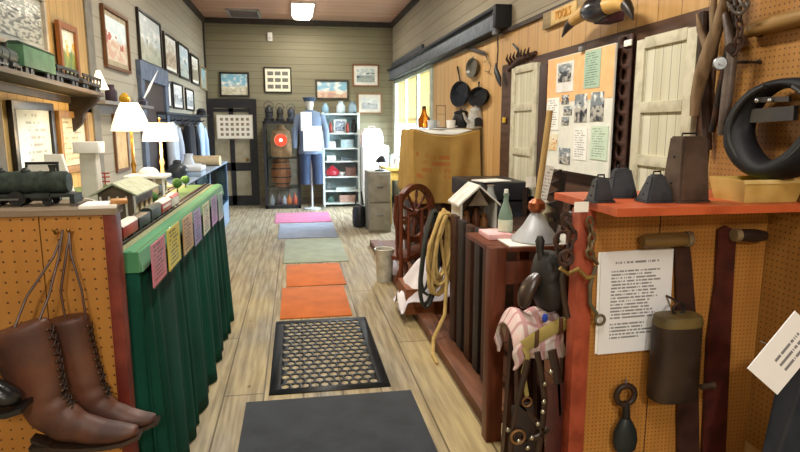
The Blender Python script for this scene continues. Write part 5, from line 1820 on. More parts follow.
NAVY = paint('#0e131c', '#090c11', rough=0.7, spec=0.15)
wallpan('navy iron skillet with long upright handle, left on the panelled wall', 'iron_skillet', 460.5, 94, 9, 13, 67, NAVY, ang=-3)
wallpan('oval grey metal dish hung above the two dark skillets', 'oval_dish', 473, 68, 5.5, 10, 57, paint('#6e6a5e', '#57534a', rough=0.4, metal=0.4))
wallpan('black round skillet hung right of the navy one', 'iron_skillet', 479, 97, 9.5, 10, 82, paint('#0b0b0c', '#121213', rough=0.7, spec=0.15))
# curved sickle under the beam
q = MB()
pp = [at(x, y, X=XQ) for x, y in ((463, 47), (473, 49.5), (480, 52), (485, 53), (487.5, 60))]
q.sw(pp, [(0.012, 0.006), (0.02, 0.005), (0.022, 0.005), (0.018, 0.005), (0.006, 0.004)], side=ZP, n=8)
r = tag(q.build('sickle_blade', paint('#4a3f36', '#332a23', metal=0.4)), 'curved rusty sickle blade on the wall under the beam', 'blade')
q = MB()
pp = [at(x, y, X=XQ) for x, y in ((484, 62), (488, 60), (491, 66), (489, 72), (485, 71))]
q.sw(pp, 0.006, n=6)
tag(q.build('wire_hook', paint('#a08a5c', '#7d6a40', metal=0.5)), 'bent brass wire hook beneath the sickle blade', 'hook')
# ladle hanging from the beam end
A = at(498, 38, X=XR - 0.1)
r = thing('hanging_ladle', 'long black ladle hanging from the near end of the blue black beam', 'ladle', at(498, 85, X=XR - 0.1))
MB().sw([at(497.5, 36, X=XR - 0.1), at(498, 50, X=XR - 0.1), at(497, 66, X=XR - 0.1)], 0.007, n=8).build('handle', IRON, r)
MB().sw([at(496, 63, X=XR - 0.1), at(496, 71, X=XR - 0.1), at(499, 79, X=XR - 0.1), at(500.5, 86, X=XR - 0.1)], [(0.008, 0.008), (0.035, 0.02), (0.038, 0.022), (0.008, 0.008)], side=YP, n=12).build('bowl', BLACK, r)
# rusty trap above the small shutter
c = at(520, 59.5, X=XQ)
r = thing('rusty_trap', 'rusty iron claw trap hung above the small cream shutter', 'trap', c)
for k in range(7):
    yy = c.y + 0.28 - k * 0.085
    MB().sw([(XQ + 0.02, yy, c.z - 0.02), (XQ - 0.03, yy - 0.02, c.z + 0.03), (XQ - 0.03, yy - 0.05, c.z + 0.07)], [0.016, 0.012, 0.003], n=7).build('tooth', RUST, r)
MB().sw([(XQ + 0.01, c.y + 0.3, c.z - 0.06), (XQ, c.y, c.z + 0.0), (XQ + 0.01, c.y - 0.32, c.z + 0.02)], [0.02, 0.03, 0.018], n=10).build('jaw', RUST, r)
A = at(515, 44, X=XQ)
MB().sw([at(513, 44, X=XQ), at(518, 50, X=XQ), at(519, 56, X=XQ)], [0.008, 0.012, 0.01], n=8).build('spring', BLACK, r)

# ---- blue black beam under the upper wall
b0y, b1y = at(498, 20, X=XR - 0.1).y, 12.2
zt, zb = at(498, 9.5, X=XR - 0.1).z, at(497, 29, X=XR - 0.1).z
r = thing('wall_beam', 'long blue black beam along the right wall above the window', 'beam', (XR - 0.07, 9.0, zb))
BB = paint('#6b727a', '#555c64', rough=0.5, scale=14)
MB().box(XR - 0.1, XR - 0.002, b0y, b1y, zb, zt, 0.006).build('face_board', BB, r)
MB().box(XR - 0.15, XR - 0.002, b0y - 0.02, b1y, zt, zt + 0.03, 0.004).build('top_rail', paint('#22252a', '#1a1c20'), r)
MB().box(XR - 0.13, XR - 0.002, b0y, b1y, zb - 0.012, zb, 0.004).build('lower_rail', paint('#22252a', '#1a1c20'), r)
q = MB()
q.box(XR - 0.16, XR - 0.002, b0y - 0.1, b0y - 0.02, zb + 0.0, zt + 0.03, 0.006)
q.build('end_block', paint('#1c1e22', '#15171a'), r)
MB().box(XR - 0.13, XR - 0.1, b0y - 0.02, b0y + 0.08, zb - 0.05, zt, 0.006).build('end_bracket', paint('#7b8088', '#646970'), r)
y0, y1 = at(423, 60, X=XR - 0.02).y, 12.3
z0 = at(423, 60, X=XR - 0.02).z
MB_ = MB().box(XR - 0.042, XR - 0.002, y0, y1, max(z0, zt + 0.034), at(423, 44, X=XR - 0.02).z, 0.004)
tag(MB_.build('header_board', paint('#474c55', '#3a3f47')), 'short slate grey board on the wall above the beam by the back corner', 'board')
# a shade pulled near the beam, cream strip: small yellow tag
c = at(504, 120, X=XQ)
r = thing('yellow_tag', 'small yellow tag hanging left of the small cream shutter', 'tag', c)
MB().obox(c, -YP, ZP, -XP, 0.08, 0.05, 0.006, 0.002).build('card', paint('#d8b02c', '#c49a1c'), r)
MB().cyl(c + V((0, 0, 0.02)), c + V((0.02, 0, 0.09)), 0.003, n=6).build('string', DKWOOD, r)

# ---- small cream shutter
def shutter(lab, pa, ta, ba, pb, tb, bb, rails, m, m2, t_=0.035):
    y, z, w, h = wrect(pa, ta, ba, pb, tb, bb, XR - 0.07)
    r = thing('wooden_shutter', lab, 'shutter', (XR - 0.05, y, z - h / 2), 0, 'old shutters on the right wall')
    sw_ = w * 0.15
    xs_ = XR - 0.036 - t_
    MB().box(xs_, xs_ + t_, y - w / 2, y - w / 2 + sw_, z - h / 2, z + h / 2, 0.003).build('stile', m, r)
    MB().box(xs_, xs_ + t_, y + w / 2 - sw_, y + w / 2, z - h / 2, z + h / 2, 0.003).build('stile', m, r)
    for f in rails:
        zz_ = z - h / 2 + h * f
        MB().box(xs_ - 0.002, xs_ + t_ - 0.002, y - w / 2 + sw_, y + w / 2 - sw_, zz_ - 0.03, zz_ + 0.03, 0.003).build('rail', m, r)
    fs = list(rails)
    for f0, f1 in zip(fs[:-1], fs[1:]):
        MB().box(xs_ + 0.014, xs_ + t_, y - w / 2 + sw_, y + w / 2 - sw_, z - h / 2 + h * f0 + 0.028, z - h / 2 + h * f1 - 0.028).build('panel', m2, r)
    return r, y, z, w, h


CR = paint('#c9c4ac', '#a8a288', rough=0.6, scale=11, lo=0.45, hi=0.7)
CRP = planks('#dcdac6', '#bdb89c', '#5e5844', 2, 1, 0.075, var=0.5, seamw=0.03, rough=0.6)
shutter('narrow cream shutter with three panels beside the orange poster', 510, 69, 188, 535, 63, 199, (0.02, 0.33, 0.68, 0.98), CR, CRP)
shutter('large peeling cream shutter with board panels behind the cowbells', 632, 45, 200, 691, 24, 212, (0.02, 0.26, 0.585, 0.975), CR, CRP)
# dark upright board between the small shutter and the poster
y, z, w, h = wrect(538.5, 66, 200, 545.5, 64, 205, XR - 0.05)
tag(MB().box(XR - 0.06, XR - 0.036, y - w / 2, y + w / 2, z - h / 2, z + h / 2, 0.003).build('upright_board', wood('#4a3226', '#33211a')), 'dark upright board between the narrow shutter and the orange poster', 'board')

# ---- poster board
PXX = XR - 0.1
y, z, w, h = wrect(547, 62, 168, 613, 42, 178, PXX)
r = thing('poster_board', 'display poster board with orange top half and small photographs', 'poster', (PXX, y, z - h / 2))
MB().obox((PXX, y, z), *RW, w, h, 0.012).build('backing_board', paint('#e6e6dc', '#d9dcd0', rough=0.6), r)
def pin(px0, py0, px1, py1, m, name, d=0.009, lift=0.0):
    A, B = at(px0, (py0 + py1) / 2, X=PXX), at(px1, (py0 + py1) / 2, X=PXX)
    yy, ww = (A.y + B.y) / 2, abs(A.y - B.y)
    c_ = at((px0 + px1) / 2, py0, X=PXX), at((px0 + px1) / 2, py1, X=PXX)
    zz_, hh_ = (c_[0].z + c_[1].z) / 2, c_[0].z - c_[1].z
    return MB().obox((PXX - d - lift, yy, zz_), *RW, ww, hh_, 0.004).build(name, m, r)
MB().obox((PXX - 0.0075, y, z + h / 2 - h * 0.2), *RW, w - 0.01, h * 0.4 - 0.01, 0.003).build('orange_card', paint('#f4c088', '#ecb47a', rough=0.6), r)
PH = lambda s: scene_art('#7d8890', '#2c2f36', '#b9b6ac', '#3a3d44', 0.5, s, scale=3.6)
pin(558, 62, 575, 92, WHITE, 'photo_mount', 0.0105)
pin(560, 64, 573, 82, PH(1.1), 'photograph', 0.0125)
pin(586, 50, 602, 88, page('#a9c3ae', '#5c7a66', rows=14, dens=0.5, word=8), 'text_sheet', 0.0105)
pin(548.5, 98, 560, 130, page('#f2f2ec', '#8a908a', rows=12, dens=0.4, word=7), 'text_sheet')
pin(563, 95, 570, 104, PH(2.5), 'photograph')
pin(565, 106, 573, 115, PH(4.5), 'photograph')
pin(563, 117, 570, 125, PH(6.5), 'photograph')
pin(576, 94, 588, 122, PH(8.5), 'photograph')
pin(592, 92, 605, 121, PH(3.9), 'photograph')
pin(548.5, 134, 558, 150, scene_art('#efe0b8', '#d8a060', '#e8d8b0', '#b04a3a', 0.5, 2.0), 'photograph')
pin(560, 148, 571, 164, PH(5.9), 'photograph')
pin(575, 128, 588, 160, page('#f0f0ea', '#909690', rows=12, dens=0.4, word=7), 'text_sheet')
pin(592, 126, 609, 160, page('#c9dcc6', '#7c9480', rows=12, dens=0.4, word=8), 'text_sheet')
q = at(582, 49, X=PXX - 0.02)
tag(MB().obox(q, *RW, 0.05, 0.03, 0.03, 0.004).build('paper_clip', paint('#8c8c8a', '#747472', metal=0.6)), 'grey metal clip gripping the top edge of the poster', 'clip')
# iron strap with holes
y, z, w, h = wrect(616, 38, 172, 630, 34, 176, XR - 0.05)
q = MB()
n = 9
hh_ = h / n
for k in range(n):
    zc = z - h / 2 + hh_ * (k + 0.5)
    o_ = [q.bm.verts.new((XR - 0.055, y + a_ * w / 2, zc + b_ * hh_ / 2)) for a_, b_ in ((-1, -1), (0, -1), (1, -1), (1, 0), (1, 1), (0, 1), (-1, 1), (-1, 0))]
    i_ = [q.bm.verts.new((XR - 0.055, y + math.cos(an) * w * 0.22, zc + math.sin(an) * w * 0.22)) for an in [math.radians(225 + 45 * j) for j in range(8)]]
    for j in range(8):
        q.face([o_[j], o_[(j + 1) % 8], i_[(j + 1) % 8], i_[j]])
tag(q.build('iron_strap', paint('#4a2f25', '#332019', rough=0.6, scale=20), solid=0.014), 'tall rusty iron strap with a row of round holes', 'iron strap')
c = at(628, 43, X=XR - 0.075)
tag(MB().obox(c, *RW, 0.08, 0.035, 0.008, 0.002).build('white_tag', PAPER), 'small white tag at the top of the iron strap', 'tag')

# ---- steer horns and the wooden sign high on the wall
y, z, w, h = wrect(542, 14, 30, 608, -14, 8, XR - 0.06)
dv = (at(608, -6, X=XR - 0.06) - at(542, 22, X=XR - 0.06))
dv.x = 0
u_ = dv.normalized()
v_ = ZP
hh = at(542, 14, X=XR - 0.06).z - at(542, 30, X=XR - 0.06).z
cc = (at(542, 22, X=XR - 0.06) + at(608, -6, X=XR - 0.06)) / 2
vv_ = (-XP).cross(u_).normalized()
vv_ = vv_ if vv_.z > 0 else -vv_
r = thing('wooden_sign', 'weathered wooden sign with raised yellow letters behind the steer horns', 'sign', cc - vv_ * hh / 2)
MB().obox((XR - 0.04, cc.y, cc.z), u_, vv_, -XP, dv.length, hh, 0.03, 0.004).build('board', wood('#a08a5c', '#7d6840', axis=1), r)
cs = at(563, 13.5, X=XR - 0.06)
MB().obox((XR - 0.057, cs.y, cs.z), u_, vv_, -XP, 0.42, hh * 0.86, 0.008, 0.002).build('yellow_panel', paint('#d8b878', '#c4a260'), r)
MB().text('TOOLS', (XR - 0.063, cs.y, cs.z), u_, vv_, hh * 0.52, 0.004).build('lettering', paint('#d8982c', '#b87c1c'), r)
HX = XR - 0.17
r = thing('steer_horns', 'mounted steer horns with black wrapped centre and dark tips', 'horns', at(600, 12, X=HX))
HORN = paint('#c8a058', '#a87e3c', rough=0.35, scale=10)
def horn(pts, rad):
    P_ = [at(x, y_, X=HX) for x, y_ in pts]
    k = len(P_)
    MB().sw(P_[:k - 2], rad[:k - 2], n=14).build('horn', HORN, r)
    MB().sw(P_[k - 3:], rad[k - 3:], n=14).build('horn_tip', paint('#2b211a', '#1b1511', rough=0.35), r)
horn([(594, 8), (586, 11), (579, 16), (573, 21), (567, 28), (562, 37)], [0.055, 0.05, 0.042, 0.034, 0.024, 0.004])
horn([(603, 8), (612, 4), (620, 3), (626, 5), (630, 11), (633, 20)], [0.055, 0.05, 0.042, 0.034, 0.024, 0.004])
MB().sw([at(587, 12, X=HX), at(593, 10, X=HX), at(601, 8, X=HX), at(609, 7, X=HX)], [0.05, 0.075, 0.08, 0.05], n=16).build('wrapped_centre', leather('#16161a', '#26262c', rough=0.3), r)
MB().box(HX, XR - 0.055, at(600, 12, X=HX).y - 0.08, at(600, 12, X=HX).y + 0.08, at(600, 12, X=HX).z - 0.06, at(600, 12, X=HX).z + 0.05, 0.01).build('mount', paint('#5c3f58', '#463044', rough=0.6), r)

# ================================================================== SPINNING WHEEL
WY = 5.75
c = at(415, 213, Y=WY)
hd = V((0.78, 0.62, 0)).normalized()
ax = hd.cross(ZP).normalized()
R_ = 0.29
TURN = wood('#6b3620', '#45200f', rough=0.4)
r = thing('spinning_wheel', 'brown wooden spinning wheel with turned spokes in front of the burlap', 'spinning wheel', (c.x, c.y, PT))
w = MB()
n = 40
w.loft([[c + (hd * math.cos(2 * PI * k / n) + ZP * math.sin(2 * PI * k / n)) * rr + ax * dd for rr, dd in ((R_, -0.028), (R_, 0.028), (R_ - 0.055, 0.028), (R_ - 0.055, -0.028))] for k in range(n)], closed=True)
rim = w.build('wheel_rim', TURN, r)
MB().cyl(c - ax * 0.07, c + ax * 0.07, 0.045, n=18).build('hub', TURN, r)
for k in range(10):
    a = 2 * PI * k / 10 + 0.2
    d_ = hd * math.cos(a) + ZP * math.sin(a)
    MB().sw([c + d_ * (0.03 + (R_ - 0.07) * f) for f in (0, 0.2, 0.35, 0.5, 0.65, 0.8, 1.0)], [0.009, 0.011, 0.018, 0.01, 0.017, 0.012, 0.009], n=9).build('spoke', TURN, r)
# uprights carrying the axle, sloping bench, three legs, flyer
bz_ = 0.36
for s in (-1, 1):
    b0 = c + ax * (s * 0.09) + V((0, 0, bz_ - c.z))
    MB().sw([b0, b0.lerp(c + ax * (s * 0.09), 0.3), b0.lerp(c + ax * (s * 0.09), 0.55), c + ax * (s * 0.085) + ZP * 0.04], [0.018, 0.024, 0.016, 0.017], n=10).build('upright', TURN, r)
bc = c + V((0, 0, bz_ - c.z))
e0_, e1_ = bc - hd * 0.24 - ZP * 0.04, bc + hd * 0.36 + ZP * 0.05
MB().bar(e0_, e1_, 0.2, 0.045, bev=0.006).build('bench', TURN, r)
for p0, off in ((e0_ + hd * 0.07, -hd * 0.02 + ax * 0.1), (e0_ + hd * 0.07, -hd * 0.04 - ax * 0.06), (e1_ - hd * 0.08, hd * 0.1)):
    f_ = p0 + off
    f_.z = PT
    MB().sw([p0, p0.lerp(f_, 0.3), p0.lerp(f_, 0.5), p0.lerp(f_, 0.75), f_], [0.017, 0.026, 0.015, 0.024, 0.014], n=10).build('leg', TURN, r)
for s in (-1, 1):
    m0 = e0_ + hd * 0.06 + ax * (s * 0.075)
    MB().sw([m0, m0 + ZP * 0.2, m0 + ZP * 0.42], [0.014, 0.02, 0.011], n=10).build('maiden', TURN, r)
m0 = e0_ + hd * 0.06 + ZP * 0.36
MB().sw([m0 - ax * 0.09, m0 + ax * 0.09], 0.008, n=8).sw([m0 - ax * 0.05, m0 - ax * 0.05 + ZP * 0.05, m0 + ax * 0.06 + ZP * 0.05], 0.006, n=6).cyl(m0 - ax * 0.04, m0 + ax * 0.04, 0.028).build('flyer', wood('#8a5c34', '#6a4020'), r)
p0 = m0 + hd * 0.0
MB().sw([e0_ + ZP * 0.02 - hd * 0.02, e0_ - hd * 0.04 + ZP * 0.5, e0_ - hd * 0.035 + ZP * 0.62], [0.012, 0.014, 0.02], n=10).build('distaff', TURN, r)

# tall dark post on the left of the wheel
a, b = at(395.5, 192, Y=5.55), at(395.5, 284, Y=5.55)
r = thing('turned_post', 'slim dark wooden stand with two feet left of the spinning wheel', 'stand', (a.x + 0.03, 5.42, PT))
MB().sw([(a.x + 0.03, 5.42, PT + 0.05), (a.x + 0.03, 5.42, 0.5), (a.x + 0.03, 5.42, a.z)], [0.022, 0.018, 0.02], n=10).build('post', TURN, r)
MB().bar((a.x + 0.03, 5.3, PT + 0.028), (a.x + 0.03, 5.54, PT + 0.028), 0.05, 0.055, bev=0.006).build('foot', TURN, r)

# crate with white cloth
cy0, cy1 = 4.65, 5.05
a, b = at(406, 300, Y=cy0), at(441, 300, Y=cy0)
r = thing('wooden_crate', 'low brown wooden crate under the crumpled white cloth', 'crate', ((a.x + b.x) / 2 + 0.05, 4.85, PT))
q = MB()
q.box(a.x, b.x + 0.1, cy0, cy0 + 0.02, PT, PT + 0.2, 0.003).box(a.x, b.x + 0.1, cy1 - 0.02, cy1, PT, PT + 0.2, 0.003).box(a.x, a.x + 0.02, cy0 + 0.02, cy1 - 0.02, PT, PT + 0.2).box(b.x + 0.08, b.x + 0.1, cy0 + 0.02, cy1 - 0.02, PT, PT + 0.2)
CRW = wood('#8a4f26', '#643516', axis=0)
q.build('sides', CRW, r)
MB().box(a.x, b.x + 0.1, cy0, cy1, PT + 0.2, PT + 0.215, 0.003).build('lid', CRW, r)
hx0, hx1 = a.x - 0.05, b.x + 0.08


def heap(u, v):
    x = hx0 + u * (hx1 - hx0)
    y = 4.6 + v * 0.42
    z = PT + 0.225 + 0.24 * math.exp(-((u - 0.62) / 0.3) ** 2) * math.exp(-((v - 0.55) / 0.35) ** 2)
    z += 0.035 * mnoise.noise(V((u * 4, v * 4, 0.3))) + 0.02 * math.sin(u * 13 + v * 5)
    if u < 0.3:
        z -= (0.3 - u) * 0.5 * (1 + 0.3 * math.sin(v * 9))
    if v < 0.16:
        z -= (0.16 - v) * 0.75 * (1 - 0.5 * math.sin(u * 8))
    return (x + 0.02 * mnoise.noise(V((u * 5, v * 5, 4))), y, max(z, PT + 0.03 if u < 0.12 else PT + 0.12))


tag(MB().grid(heap, 36, 26).build('white_cloth', cloth('#e4e0e2', '#c4bec8', fold=5), solid=0.008, sub=1), 'crumpled white cloth heaped over the low brown crate', 'cloth')

# ================================================================== SLAT RACK WITH ROPES
SX = 1.09
r = thing('slat_rack', 'dark wooden rack of upright slats along the platform edge', 'rack', (SX, 3.6, 0.07))
for i, (y, wd, hz, m) in enumerate(((4.02, 0.13, 0.98, DKWOOD), (3.83, 0.12, 0.97, wood('#2b2320', '#1d1714')), (3.64, 0.12, 0.97, DKWOOD), (3.45, 0.11, 0.98, wood('#2b2320', '#1d1714')), (3.27, 0.12, 0.99, DKWOOD))):
    MB().box(SX - 0.02, SX + 0.02, y - wd / 2, y + wd / 2, 0.077, hz, 0.004).build('slat', m, r)
MB().box(SX + 0.02, SX + 0.05, 3.2, 4.1, 0.77, 0.85, 0.003).box(SX + 0.02, SX + 0.05, 3.2, 4.1, 0.18, 0.26, 0.003).build('rail', DKWOOD, r)
for y in (3.27, 4.02):
    MB().box(SX - 0.03, SX + 0.06, y - 0.04, y + 0.04, 0.062, 0.077).build('foot', DKWOOD, r)


MB().cyl((SX, 4.08, 0.93), (SX - 0.02, 4.2, 0.95), 0.014, n=10).build('rope_peg', DKWOOD, r)


def coil(cx, cy, dx, dy, hwid, top, bot, k, rad, seed):
    """loops hanging in a vertical plane along (dx, dy)"""
    random.seed(seed)
    q = MB()
    pts = []
    d = V((dx, dy, 0)).normalized()
    nn = d.cross(ZP)
    for i in range(k):
        dw, dt, db = random.uniform(-0.03, 0.02), random.uniform(-0.02, 0.01), random.uniform(-0.1, 0.05)
        sh = random.uniform(-0.015, 0.015)
        for j in range(16):
            t_ = 2 * PI * j / 16
            c_, s_ = math.cos(t_), math.sin(t_)
            z = (top + bot) / 2 + c_ * (top - bot) / 2 + (db if c_ < 0 else dt)
            p_ = V((cx, cy, z)) + d * ((hwid + dw) * s_ * (1 - 0.3 * c_) - 0.04 * (1 - c_) + sh) + nn * (0.018 * (i % 4) - 0.03 + 0.01 * s_)
            pts.append(p_)
    return q.sw(pts, rad, n=7), pts


ROPE = cloth('#c8aa6c', '#a5864c', scale=220, bump=0.5, fold=14)
q, pts = coil(SX - 0.04, 4.15, 0.85, 0.5, 0.08, 0.99, 0.48, 9, 0.0125, 5)
q.sw([pts[-2], (SX - 0.04, 4.1, 0.5), (SX - 0.06, 4.06, 0.25), (PX - 0.02, 3.98, 0.1), (PX - 0.045, 3.9, 0.02), (PX - 0.05, 3.74, 0.014)], [0.011, 0.013, 0.014, 0.015, 0.015, 0.01], n=8)
tag(q.build('rope_coil', ROPE), 'tan rope coil hung over the slat rack with its end on the floor', 'rope')
q, pts = coil(SX - 0.1, 4.24, 0.85, 0.5, 0.07, 0.99, 0.36, 4, 0.012, 9)
tag(q.build('harness_strap_coil', leather('#2f3430', '#1f2320')), 'dark strap coil hung behind the tan rope on the slat rack', 'strap')

# chest carrying the little house
HY = 3.95
a, b = at(447, 200, Y=HY), at(491, 200, Y=HY)
hb = at(470, 231, Y=HY).z
r = thing('wooden_chest', 'dark wooden chest behind the slat rack under the little white house', 'chest', (1.5, 4.3, PT))
CH = wood('#40281a', '#2a1810', axis=0)
MB().box(1.25, 1.9, HY - 0.03, 4.5, PT, hb - 0.06, 0.005).build('body', CH, r)
MB().box(1.17, 1.92, HY - 0.03, 4.52, hb - 0.06, hb, 0.005).build('lid', CH, r)
MB().box(1.49, 1.55, HY - 0.05, HY - 0.03, hb - 0.12, hb - 0.08).build('hasp', IRON, r)
hx0, hx1 = a.x + 0.095, b.x + 0.045
ap = at(474, 185, Y=HY).z
ev = at(470, 203, Y=HY).z
xm = (hx0 + hx1) / 2
r = thing('toy_barn', 'little open fronted wooden house with a white pitched roof on the dark chest', 'toy house', (xm, HY + 0.13, hb))
WB = paint('#d9d6cc', '#bdb9ad', rough=0.6, scale=14)
hy0, hy1 = HY, HY + 0.24
MB().box(hx0, hx0 + 0.015, hy0, hy1, hb + 0.012, ev).build('side_wall', WB, r)
MB().box(hx1 - 0.015, hx1, hy0, hy1, hb + 0.012, ev).build('side_wall', WB, r)
MB().prism([(hx0, hy1, hb), (hx1, hy1, hb), (hx1, hy1, ev), (xm, hy1, ap - 0.012), (hx0, hy1, ev)], (0, 0.012, 0)).build('back_wall', paint('#5c4630', '#453322'), r)
MB().box(hx0, hx1, hy0, hy1, hb, hb + 0.012).build('floor_board', wood('#5c4630', '#453322', axis=0), r)
for s, xe in ((-1, hx0 - 0.02), (1, hx1 + 0.02)):
    MB().prism([(xm, hy0 - 0.02, ap), (xe, hy0 - 0.02, ev - 0.01), (xe, hy0 - 0.02, ev - 0.024), (xm, hy0 - 0.02, ap - 0.016)], (0, hy1 - hy0 + 0.05, 0)).build('roof_slope', WB, r)
MB().prism([(xm - 0.07, hy0, ev - 0.02), (xm + 0.07, hy0, ev - 0.02), (xm, hy0, ap - 0.03)], (0, 0.012, 0)).build('gable_board', paint('#7a6a54', '#5f5140'), r)
for i, (dx, hh_, m) in enumerate(((-0.06, 0.12, wood('#8a5a30', '#6a4020')), (0.01, 0.15, wood('#704020', '#502c14')), (0.07, 0.1, wood('#9a6a3c', '#7a4e28')))):
    q = MB().lathe((xm + dx, hy0 + 0.1, hb + 0.012), [(0.028, 0), (0.03, hh_ * 0.5), (0.016, hh_ * 0.7), (0.02, hh_ * 0.85), (0.004, hh_)], 14)
    tag(q.build('carved_figure', m), ['small tan carved figure at the left inside the little house', 'tallest brown carved figure in the middle of the little house', 'short pale carved figure at the right inside the little house'][i], 'figure', 'carved figures in the little house')
# white leaf of paper on a black trunk
r = thing('travel_chest', 'black trunk against the right wall below the narrow cream shutter', 'trunk', (1.7, 4.85, PT))
BK = leather('#17181c', '#23252b', rough=0.45)
MB().box(1.4, 1.87, 4.66, 5.3, PT, 0.98, 0.012).build('body', BK, r)
MB().box(1.39, 1.88, 4.65, 5.31, 0.99, 1.14, 0.02).build('lid', BK, r)
q = MB()
for x in (1.5, 1.84):
    q.box(x - 0.02, x + 0.02, 4.643, 4.65, 0.3, 1.1)
q.build('strap', leather('#3a2a1e', '#2a1c14'), r)
c = at(489, 188, Y=4.62)
u_ = V((0.9, 0, 0.42)).normalized()
tag(MB().obox((c.x + 0.06, 4.75, 1.148), V((1, 0.3, 0)), V((-0.3, 1, 0)), ZP, 0.26, 0.2, 0.008).build('paper_sheet', PAPER), 'white paper sheet lying on the black trunk', 'paper')
# small glass bottle on chest behind
p = V((at(491, 178, Y=4.4).x, 4.4, hb))
tag(MB().lathe(p, [(0.05, 0), (0.055, 0.02), (0.055, 0.16), (0.03, 0.21), (0.022, 0.26), (0.03, 0.27)], 18).build('glass_lamp', bottle_glass('#d9dcd8')), 'clear glass bottle on the dark chest behind the white roof', 'bottle')

# ================================================================== BROWN TABLE WITH BOTTLE AND WASH PLUNGER
TYF = 2.72
pa, pb = at(488.5, 330, Y=TYF), at(504.5, 330, Y=TYF)
tz = at(505, 248, Y=TYF).z
r = thing('brown_table', 'red brown wooden table with a thick square leg at the aisle', 'table', (1.4, 2.95, 0))
RB = wood('#6e3822', '#4c2413', rough=0.4)
lx0, lx1 = pa.x, pb.x
MB().box(lx0, lx1, TYF, TYF + 0.075, 0, tz - 0.0, 0.005).build('leg', RB, r)
MB().box(1.2, 1.26, 3.08, 3.15, 0, tz - 0.02, 0.005).build('leg', RB, r)
MB().box(1.86, 1.93, TYF, TYF + 0.075, 0, tz - 0.02, 0.005).build('leg', RB, r)
MB().box(1.86, 1.93, 3.08, 3.15, 0, tz - 0.02, 0.005).build('leg', RB, r)
az0, az1 = at(520, 285, Y=TYF).z, at(520, 262, Y=TYF).z
MB().box(lx1, 1.86, TYF + 0.015, TYF + 0.05, az0, az1, 0.004).build('apron', RB, r)
MB().box(lx1 + 0.004, 1.93, TYF, 3.16, tz - 0.022, tz, 0.003).box(lx0, lx1 + 0.004, TYF + 0.08, 3.16, tz - 0.022, tz).build('tabletop', RB, r)
tag(MB().box(lx1 + 0.02, 1.6, TYF + 0.01, 3.05, tz, tz + 0.006, 0.002).build('white_cloth', cloth('#dcdcd2', '#c2c2b6')), 'flat white cloth under the tin wash plunger on the brown table', 'cloth')
tt = tz + 0.007
p = V((at(487, 238, Y=3.1).x, 3.1, tz))
tag(MB().box(p.x - 0.05, p.x + 0.08, 2.92, 3.1, tz + 0.0, tz + 0.03, 0.006).build('pink_booklet', paint('#e2b4b4', '#d49e9e')), 'pale pink booklet at the table corner beside the green bottle', 'booklet')
p = V((at(505, 237, Y=3.0).x, 3.0, tt))
bh = at(505, 193, Y=3.0).z - tt
r = thing('green_bottle', 'tall pale green glass bottle on the brown table left of the tin cone', 'bottle', p)
MB().lathe(p, [(0.03, 0), (0.038, 0.008), (0.038, bh * 0.45), (0.03, bh * 0.6), (0.015, bh * 0.78), (0.012, bh * 0.93), (0.016, bh * 0.94), (0.016, bh)], 22).build('body', bottle_glass('#a9c8b4'), r)
MB().cyl(p + V((0, 0, bh - 0.005)), p + V((0, 0, bh + 0.02)), 0.011, n=12).build('stopper', WHITE, r)
MB().lathe(p, [(0.0386, bh * 0.12), (0.039, bh * 0.13), (0.039, bh * 0.38), (0.0386, bh * 0.39)], 22).build('paper_band', paint('#c8d0b8', '#b0b8a0'), r)
# wash plunger: tin cone, copper ferrule, wooden handle leaning up to the poster
p = V((at(535, 250, Y=2.85).x, 2.85, tt))
rc = (at(557.5, 250, Y=2.85).x - at(511.5, 250, Y=2.85).x) / 2
chh = at(534, 211, Y=2.85).z - tt
r = thing('wash_plunger', 'grey tin cone wash plunger with an upright wooden handle', 'plunger', p)
MB().lathe(p, [(rc * 0.96, 0), (rc, 0.004), (rc * 0.97, 0.012), (rc * 0.55, chh * 0.5), (0.022, chh), (0.018, chh)], 32).build('tin_cone', paint('#b2b4b6', '#94979a', rough=0.38, metal=0.25, scale=6), r)
MB().lathe(p + V((0, 0, chh - 0.012)), [(0.024, 0), (0.045, 0.025), (0.042, 0.055), (0.02, 0.075)], 20).build('copper_ferrule', paint('#8c4a28', '#6c3418', rough=0.35, metal=0.6), r)
MB().sw([p + V((0, 0, chh + 0.04)), p + V((0.025, 0, chh + 0.25)), p + V((0.05, 0.0, chh + 0.5))], 0.0155, n=12).build('handle', wood('#b89a62', '#967844'), r)
# hanging white paper slips and cog rack behind
c0_, c1_ = at(550, 166, Y=2.95), at(541, 203, Y=2.95)
d_ = (c1_ - c0_).normalized()
u_ = YP.cross(d_).normalized()
q = MB().obox((c0_ + c1_) / 2, u_, -d_, -YP, 0.05, (c1_ - c0_).length, 0.003)
tag(q.build('paper_slip', page('#eeece4', '#9a9890', rows=10, dens=0.3, word=5)), 'narrow white paper slip hanging slanted beside the plunger handle', 'paper')
c = at(531, 182, Y=2.98)
tag(MB().obox(c, XP, ZP, -YP, 0.055, 0.055, 0.003).build('price_card', PAPER), 'small square white card left of the plunger handle', 'card')
r = thing('cog_rack', 'dark iron toothed bar standing behind the tin cone', 'toothed bar', (at(556, 215, Y=3.0).x, 3.0, tt))
a, b = at(563, 172, Y=3.02), at(556, 232, Y=3.02)
b.z = tt
b.y = 3.02
MB().bar(b, a, 0.03, 0.03).build('bar', IRON, r)
for k in range(6):
    f = k / 6 + 0.12
    pp_ = b.lerp(a, f)
    MB().prism([(pp_.x - 0.075, 3.005, pp_.z + 0.012), (pp_.x - 0.012, 3.005, pp_.z + 0.03), (pp_.x - 0.012, 3.005, pp_.z - 0.022)], (0, 0.03, 0)).build('tooth', IRON, r)
p = at(551, 222, Y=2.98)
